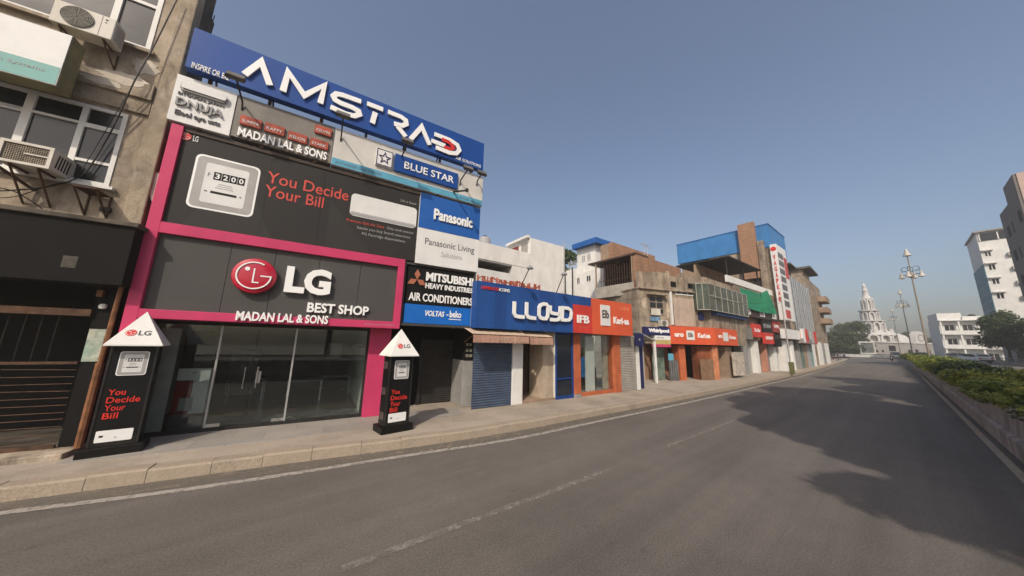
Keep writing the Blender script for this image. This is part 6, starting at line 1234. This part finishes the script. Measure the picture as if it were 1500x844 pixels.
# framed gate board on the island
ip_ = at_depth(1281, 92, 0); IP = Plane(ip_, 84); t = thing('traffic_island', 'white oval traffic island kerb before the temple', 'traffic island', IP, (0, 3, 0)); q = MB(); 
q.hprism([(8.0*math.cos(R(a)), 3+5.*math.sin(R(a))) for a in range(0, 360, 10)], 0, 1.35); q.build('kerb_ring', TEMPLE, t, bevel=.08); q = MB(); q.hprism([(7.4*math.cos(R(a)), 3+4.4*math.sin(R(a))) for a in range(0, 360, 12)], 1.35, 1.5); q.build('planting', mat('island_soil', (.07, .09, .04), .9, .3, 2), t)
t = thing('framed_gate', 'white framed open gateway standing on the traffic island', 'gateway', IP, (0, 2, 1.45)); q = MB(); framew(q, (-2.7, 2.7, 1.45, 5.3), .42, -2.3, -1.9); q.build('white_frame', TEMPLE, t, bevel=.05); MB().ob((-2.25, 2.25, 1.5, 4.87), -2.2, -2.1).build('grey_screen', mat('grey_screen_panel', (.12, .13, .125), .4, .2, 1), t)
# trees round the temple
for i, (x, dep, h, r, lab) in enumerate(((1213, 104, 8.0, 4.6, 'dark round tree at the end of the shop row'), (1228, 112, 9.2, 5.2, 'dark tree second from the shop row before the temple'), (1243, 118, 13.2, 5.6, 'tall dark tree behind the low ones left of the temple'), (1258, 124, 14.2, 6.2, 'tallest dark tree directly left of the temple tower'), (1236, 98, 7.0, 4.2, 'low dark tree in front of the tall ones left of the temple'), (1252, 108, 8.6, 4.4, 'middle tree partly behind the framed gateway'))):
    tree('far%d' % (i % 3), lab, at_depth(x, dep), h, r, .3, 4200, .42, 24, 60+i % 3, i*1.3, low=.12)
for i, (x, dep, h, r) in enumerate(((1306, 165, 13, 8), (1320, 165, 14.5, 9), (1333, 160, 13, 8), (1347, 160, 14, 9), (1362, 158, 11, 8), (1377, 150, 10, 7))): tree('far%d' % (i % 3), 'dark tree rising behind the white hall right of the temple', at_depth(x, dep), h, r, .3, 4200, .42, 24, 60, i*.9, 'trees behind the white hall', low=.1)
tree('right1', 'big dense roadside tree before the white tower block on the right', at_depth(1474, 56, .95), 9.6, 4.2, .24, 9000, .24, 34, 81, .4, low=.24); tree('right2', 'darker roadside tree cut by the right edge of the picture', at_depth(1512, 52, 1.), 7.6, 3.6, .24, 6500, .25, 28, 83, 2, low=.2)
tree('roof', 'tree top showing behind the left end of the blue clad building', np.array([*(BR.P+BR.e*9-BR.n*16)[:2], 0]), 15.6, 2.6, .22, 2600, .3, 16, 91, 0, low=.5)

# ------------------------------------------------------------------ right side buildings
RW = Plane(at_depth(1471, 58), 141.7); rv = lambda x, y, o=0.: RW.uv(x, y, o)
t = thing('white_tower_block', 'white apartment block with teal glass strip and dark penthouse windows on the right', 'building', RW, (5, 5, 0)); z1 = (rv(1432.5, 343)[1]+rv(1463, 335)[1])/2; uu = rv(1432.5, 343)[0]; ue = rv(1475, 380)[0]+4; print('RW', z1, uu, ue)
MB().box(0, ue, 0, 12, 6.5, z1).build('wall', WHITEF, t); MB().box(1, ue, .8, 12, 0, 6.5).build('lower_wall', GREYW, t); q = [rv(1435, 388), rv(1446, 388), rv(1461, 447)]; MB().box(-.1, .0, .0, 11.9, 6.6, q[0][1]).build('teal_side', TEALGL, t)
for z in np.arange(8, q[0][1]-.2, 1.6): MB().box(-.13, -.101, .0, 11.9, z, z+.05).build('glazing_bar', GALV, t)
zb_ = rv(1445, 354)[1]; MB().ob((.2, ue, zb_+.2, z1-.25), .001, .1).build('penthouse_glass', WGLASS, t); MB().box(-.3, ue, -.5, 12, z1, z1+.3).build('roof_slab', GREYW, t)
for k in range(6): MB().ob((.2+k*2., .35+k*2., zb_+.2, z1-.25), .101, .16).build('glazing_bar', FRAMEW, t)
for (x0, y0, x1, y1) in ((120, 385, 163, 410), (137, 441, 183, 470), (153, 504, 201, 533), (172, 568, 222, 598)):
    r_ = RW.r(1400+x0/3.01, 240+(y0+2)/3.01, 1400+x1/3.01, 240+(y1-2)/3.01); win(RW, r_, t, 0, .14, 1, FRAMEW, WGLASS); MB().ob((r_[0]-.2, r_[1]+.2, r_[3]+.05, r_[3]+.25), 0, .5).build('window_hood', WHITEF, t)
    u = r_[1]+1.6; outdoor_unit(RW, (u, u+1.0, r_[2]-.2, r_[2]+.5), .1, .5, 'small outdoor air conditioner on the white tower block wall', 'air conditioners on the white tower block')
for k in range(3): MB().ob((2+k*2.6, 3.4+k*2.6, 3.4, 5.2), -.8, -.76).build('lower_window', WGLASS, t)
RTp = Plane(at_depth(1556, 36), 141.7); xv = lambda x, y, u=0.: RTp.dz(x, y, u)
t = thing('brown_tower_block', 'tall tower block with taupe shaded side and pinkish sunlit front cut by the right edge', 'building', RTp, (5, 8, 0)); zt_ = RTp.uv(1476, 257)[1]; u0_ = RTp.uv(1476, 257)[0]; d1_, z2_ = xv(1458, 313); d0_, z20 = xv(1473, 297); dm, zm = xv(1466, 266); print('RT', zt_, u0_, d1_, z2_, d0_, dm, zm)
MB().box(0, 16, 0, max(dm, 4), 0, zt_).build('front_block', TAUPE, t); MB().ob((.25, 16, 0, zt_), .001, .1).build('pink_front', PINKT, t); MB().box(.3, 14, max(dm, 4), max(d1_, 9), 0, z20).build('rear_block', TAUPE, t)  # tower side coloured darker as shade, front lighter as sunlit
for dd in (.8, max(dm, 4)+1., max(dm, 4)+4.):
    for z in (8.5, 12.2, 15.9, 19.6):
        if z < (zt_ if dd < 3 else z20)-2: dwin(t, 0 if dd < 3 else .3, dd, dd+1.5, z, z+1.7, m=TAUPE, g=SOOT)
MB().box(-1.2, -.0, .3, 8, 5.0, 5.3).build('entrance_canopy', GREYW, t); MB().box(-.05, -.002, .3, 8, .3, 4.9).build('shop_shutter', SHUTG, t)
RLp = Plane(at_depth(1383, 84), 141.7-8); lv = lambda x, y, o=0.: RLp.uv(x, y, o)
t = thing('balcony_building', 'white three storey building with long balconies right of the lamp posts', 'building', RLp, (6, 3, 0)); z3 = (lv(1370, 471)[1]+lv(1400, 467)[1])/2; print('RL', z3, lv(1367, 458))
fh = z3/3.; Wd = 15
MB().box(0, Wd, 1.4, 11, 0, z3).build('wall', WHITEF, t); MB().box(0, 4, 1.4, 10, z3, z3+2.).build('roof_block', WHITEF, t); MB().box(4, Wd-3, 1., 1.2, z3, z3+1.0).build('roof_parapet', WHITEF, t)
for k in (1, 2, 3): MB().box(-.1, Wd+.1, -.0, 1.4, fh*k-.2, fh*k+.0).build('balcony_slab', WHITEF, t)
for k in (1, 2): MB().box(-.1, Wd+.1, .0, .15, fh*k+.002, fh*k+.9).build('balcony_parapet', WHITEF, t)
for k in range(3):
    for j in range(5): u = .8+j*2.9; win(RLp, (u, u+1.7, fh*k+.5, fh*k+2.6), t, -1.4, .1, 1, FRAMEW, WGLASS)
for j in range(6): u = .0+j*2.92; MB().box(u, u+.3, .2, .5, 0, z3-.2).build('column', WHITEF, t)
MB().lathe([(.001, 0), (.7, 0), (.7, 1.3), (.4, 1.6), (.001, 1.6)], (6, 3, z3), 12).build('roof_tank', IRON, t)
# pavement and fence beyond the opposite road
S(MB().hprism([(-30, -11), (134, -11), (134, -40), (-30, -40)], -.04, 1.04).build('far_pavement', PAVE, pl=ST))
t = thing('roadside_railing', 'low grey railing along the far pavement of the opposite road', 'railing', ST, (70, -11.2, 1.04))
for s in np.arange(30, 110, 2.): MB().box(s-.04, s+.04, -11.3, -11.22, 1.04, 1.85).build('post', GREYW, t)
q = MB(); q.box(30, 110, -11.28, -11.24, 1.75, 1.83); q.box(30, 110, -11.28, -11.24, 1.35, 1.41); q.build('rails', GREYW, t)
t = thing('shop_shed', 'low dark shop sheds behind the roadside trees on the right', 'shed', ST, (95, -15, 1.04)); MB().box(70, 128, -20, -15, 1.04, 4.3).build('wall', GREYW, t)
for k in range(9): MB().box(72+k*6, 76+k*6, -15, -14.95, 1.05, 3.8).build('shop_front', [DARKIN, SHUTG, mat('dull_red_door', (0, 0, 0)), cols[2]][k % 4], t)

# ------------------------------------------------------------------ vehicles and people far off
def car(loc, yaw, m, label, group=None, van=False):
    t = thing('parked_car', label, 'car', WORLD, tuple(loc), group); t.rotation_euler.z = yaw; ORG[t] = (Vector((0, 0, 0)), WORLD); L_, Wd_ = 4.1, 1.66; Hh = 1.52 if not van else 1.9
    prof = [(-2.05, .35), (-2.05, .78), (-1.95, .98), (-1.15, 1.02), (-.62, Hh-.03), (.2, Hh), (1.25, Hh-.05), (1.85, 1.05), (2.05, .95), (2.05, .35)]
    b = bpy_body(prof, Wd_); b.build('body', m, t, bevel=.05, smooth=True)
    for x in (-1.28, 1.30):
        for y in (-Wd_/2+.1, Wd_/2-.1):
            w_ = MB(); w_.lathe([(.31, -.1), (.31, .1)], (0, 0, 0), 16, 'Y'); w_.v = [(v[0]+x, v[1]+y, v[2]+.31) for v in w_.v]; wo = w_.build('wheel', RUBBER, t, smooth=True); r_ = MB(); r_.lathe([(.18, -.105), (.18, .105)], (0, 0, 0), 12, 'Y'); r_.v = [(v[0]+x, v[1]+y, v[2]+.31) for v in r_.v]; r_.build('rim', STEEL, wo)
    for y in (-Wd_/2+.045, Wd_/2-.045-.0): 
        s_ = 1 if y > 0 else -1; g = MB(); yy = s_*(Wd_/2-.02); g.prism([(-1.0, 1.03), (-.6, Hh-.1), (.15, Hh-.07), (.15, 1.03)], yy-.005, yy+.006+.002*s_); g.prism([(.22, 1.03), (.22, Hh-.07), (1.15, Hh-.12), (1.6, 1.06)], yy-.005, yy+.008); g.build('side_window', WGLASS, t)
    g = MB(); g.add([(-1.13, -.66, 1.05), (-1.13, .66, 1.05), (-.66, .6, Hh-.06), (-.66, -.6, Hh-.06)], [(0, 3, 2, 1)]); g.v = [(v[0]-.012, v[1], v[2]+.012) for v in g.v]; g.build('windscreen', WGLASS, t)
    g = MB(); g.add([(1.82, -.64, 1.08), (1.82, .64, 1.08), (1.30, .58, Hh-.09), (1.30, -.58, Hh-.09)], [(0, 1, 2, 3)]); g.v = [(v[0]+.02, v[1], v[2]+.012) for v in g.v]; g.build('rear_window', WGLASS, t)
    for y in (-.62, .62): MB().box(2.04, 2.07, y-.14, y+.14, .72, .92).build('tail_lamp', TAIL, t); MB().box(-2.07, -2.03, y-.16, y+.16, .68, .82).build('headlamp', LAMPGL, t)
    MB().box(2.05, 2.09, -.8, .8, .35, .55).build('bumper', IRON, t); MB().box(-2.09, -2.05, -.8, .8, .35, .52).build('bumper', IRON, t); return t
def bpy_body(prof, wd):
    b = MB(); n = len(prof); vs = []
    for y, k in ((-wd/2, 1), (wd/2, 1)):
        for x, z in prof: tuck = 0 if z < 1.03 else .10*(1 if y < 0 else -1); vs.append((x, y+tuck, z))
    return b.add(vs, [tuple(range(n)), tuple(range(2*n-1, n-1, -1))]+[((i+1) % n, i, n+i, n+(i+1) % n) for i in range(n)])
va = math.atan2(ST.e[1], ST.e[0])
car(at_depth(1422, 52, .9), va+R(205), CARW, 'white hatchback on the opposite road before the big tree'); car(at_depth(1402, 68, .9), va+R(20), CARG, 'silver car parked in front of the balcony building'); car(at_depth(1393, 74, .9), va+R(10), CARW, 'white car parked beside the silver one before the balcony building')
car(at_depth(1347, 92, .9), va+R(90), mat('car_blue', (.06, .16, .33), .3, .03, 1, coat=.5), 'small blue car side on before the white hall')
car(at_depth(1308, 84, .45), va+R(185), mat('van_pale_green', (.38, .46, .44), .35, .04, 1, coat=.4), 'pale green van near the foot of the farthest lamp post', van=True)
def skin_figure(verts, edges, radii, m, name, parent, sub=1):
    me = bpy.data.meshes.new(name); me.from_pydata(verts, edges, []); o = bpy.data.objects.new(name, me); COL.objects.link(o); md = o.modifiers.new('skin', 'SKIN'); sv = me.skin_vertices[0].data
    for i, r_ in enumerate(radii): sv[i].radius = (r_, r_)
    sv[0].use_root = True; s_ = o.modifiers.new('sub', 'SUBSURF'); s_.levels = s_.render_levels = sub; dg = bpy.context.evaluated_depsgraph_get(); dg.update(); m2 = bpy.data.meshes.new_from_object(o.evaluated_get(dg)); bpy.data.objects.remove(o); m2.materials.clear(); m2.materials.append(m); m2.name = name
    o = bpy.data.objects.new(name, m2); COL.objects.link(o); o.parent = parent; return o
def person(loc, yaw, label, top, sit=False, walk=.18, grp=None):
    t = thing('person', label, 'person', WORLD, tuple(loc), grp); t.rotation_euler.z = yaw; h = .92 if not sit else .82
    if sit: legs = [(.1, 0, h), (.14, -.42, h+.02), (.14, -.35, .35), (.14, -.47, .3), (-.1, 0, h), (-.14, -.42, h+.02), (-.14, -.35, .35), (-.14, -.47, .3)]
    else: legs = [(.09, 0, .88), (.1, -walk*.7, .48), (.1, -walk, .06), (.1, -walk-.16, .03), (-.09, 0, .88), (-.1, walk*.3, .48), (-.1, walk, .08), (-.1, walk-.14, .03)]
    v = [(0, 0, h)]+legs+[(0, -.02, h+.28), (0, -.02, h+.48), (0, -.03, h+.58), (0, -.05, h+.70), (0, -.045, h+.80)]; e = [(0, 1), (1, 2), (2, 3), (3, 4), (0, 5), (5, 6), (6, 7), (7, 8), (0, 9), (9, 10), (10, 11), (11, 12), (12, 13)]; r_ = [.13, .1, .075, .05, .04, .1, .075, .05, .04, .13, .14, .06, .09, .085]
    ax = -.32 if sit else .0; v += [(.2, -.02, h+.44), (.25, ax*.5-.02, h+.2), (.22, ax-.1, h+.12), (-.2, -.02, h+.44), (-.25, ax*.5+.02, h+.2), (-.22, ax-.05, h+.12)]; e += [(10, 14), (14, 15), (15, 16), (10, 17), (17, 18), (18, 19)]; r_ += [.07, .05, .038, .07, .05, .038]
    b = skin_figure(v, e, r_, SKIN, 'body', t); 
    sh = [(0, 0, h), (0, -.02, h+.28), (0, -.02, h+.47), (.2, -.02, h+.44), (.25, ax*.5-.02, h+.22), (-.2, -.02, h+.44), (-.25, ax*.5+.02, h+.22)]; skin_figure(sh, [(0, 1), (1, 2), (2, 3), (3, 4), (2, 5), (5, 6)], [.15, .15, .15, .09, .065, .09, .065], top, 'shirt', t)
    tr = [(0, 0, h)]+[tuple(p) for p in (legs[0], legs[1], legs[2], legs[4], legs[5], legs[6])]; skin_figure(tr, [(0, 1), (1, 2), (2, 3), (0, 4), (4, 5), (5, 6)], [.15, .115, .09, .065, .115, .09, .065], CLOTHD, 'trousers', t)
    q = MB(); q.lathe([(.001, .115), (.07, .1), (.1, .04), (.098, -.03), (.001, -.04)], (0, 0, 0), 10); q.v = [(a, b_-.035, c_+h+.83) for a, b_, c_ in q.v]; ORG[t] = (Vector((0, 0, 0)), WORLD); q.build('hair', BLACK, t, smooth=True); return t
person(at_depth(1233, 82, .2), va+R(150), 'pedestrian in a pale blue shirt walking at the end of the pavement', CLOTHB); person(at_depth(1224, 78, .2), va+R(200), 'pedestrian in dark clothes near the end of the shop row', CLOTHD)
def motorcycle(loc, yaw, label, grp=None):
    t = thing('motorcycle', label, 'motorcycle', WORLD, tuple(loc), grp); t.rotation_euler.z = yaw; ORG[t] = (Vector((0, 0, 0)), WORLD)
    for y in (-.62, .62):
        w_ = MB(); n = 18; w_.tube([(0, y+.28*math.cos(2*math.pi*k/n), .3+.28*math.sin(2*math.pi*k/n)) for k in range(n+1)], .045, 6); wo = w_.build('wheel', RUBBER, t, smooth=True); w_ = MB()
        for k in range(6): w_.tube([(0, y, .3), (0, y+.26*math.cos(k*1.047), .3+.26*math.sin(k*1.047))], .008, 4)
        w_.build('spokes', STEEL, wo)
    MB().box(-.14, .14, -.2, .2, .28, .55).build('engine', IRON, t, bevel=.03); b = MB(); b.lathe([(.001, -.3), (.12, -.22), (.15, 0), (.12, .22), (.001, .28)], (0, 0, 0), 10, 'Y'); b.v = [(x, y-.15, z+.72) for x, y, z in b.v]; b.build('tank', mat('tank_dark_red', (.12, .015, .015), .3), t, smooth=True)
    MB().box(-.12, .12, .05, .7, .72, .8).build('seat', BLACK, t, bevel=.03); q = MB(); q.tube([(0, -.62, .3), (0, -.42, .95), (0, -.38, 1.0)], .03, 6); q.tube([(-.33, -.3, 1.02), (0, -.4, 1.0), (.33, -.3, 1.02)], .016, 6); q.tube([(0, .62, .3), (0, .1, .45), (0, -.35, .6)], .03, 6); q.build('frame', IRON, t); q = MB(); q.lathe([(.001, .05), (.08, .04), (.09, -.04), (.001, -.06)], (0, 0, 0), 10, 'Y'); q.v = [(x, y-.5, z+.9) for x, y, z in q.v]; q.build('headlamp', LAMPGL, t); return t
mloc = at_depth(1301, 68, .17); motorcycle(mloc, va+R(-90), 'dark motorcycle ridden along the road towards the traffic island'); person(np.array([*mloc[:2], .17]), va+R(-90), 'rider in dark clothes sitting on the distant motorcycle', CLOTHD, sit=True)
for i, (x, dep) in enumerate(((1216, 70), (1220, 73))): motorcycle(at_depth(x, dep, .2), va+R(10), 'dark motorcycle parked on the pavement at the end of the shop row', 'motorcycles parked at the end of the row')

# ------------------------------------------------------------------ dusty air
HZ = bpy.data.materials.new('haze'); HZ.use_nodes = True; n_ = HZ.node_tree; n_.nodes.remove(n_.nodes['Principled BSDF']); pv = n_.nodes.new('ShaderNodeVolumePrincipled'); pv.inputs['Color'].default_value = (.9, .86, .8, 1); pv.inputs['Density'].default_value = .0017; pv.inputs['Anisotropy'].default_value = 0.2; n_.links.new(pv.outputs[0], n_.nodes['Material Output'].inputs['Volume'])
h = MB().box(-160, 440, -130, 440, -1.6, 45).build('haze', HZ); h['kind'] = 'stuff'
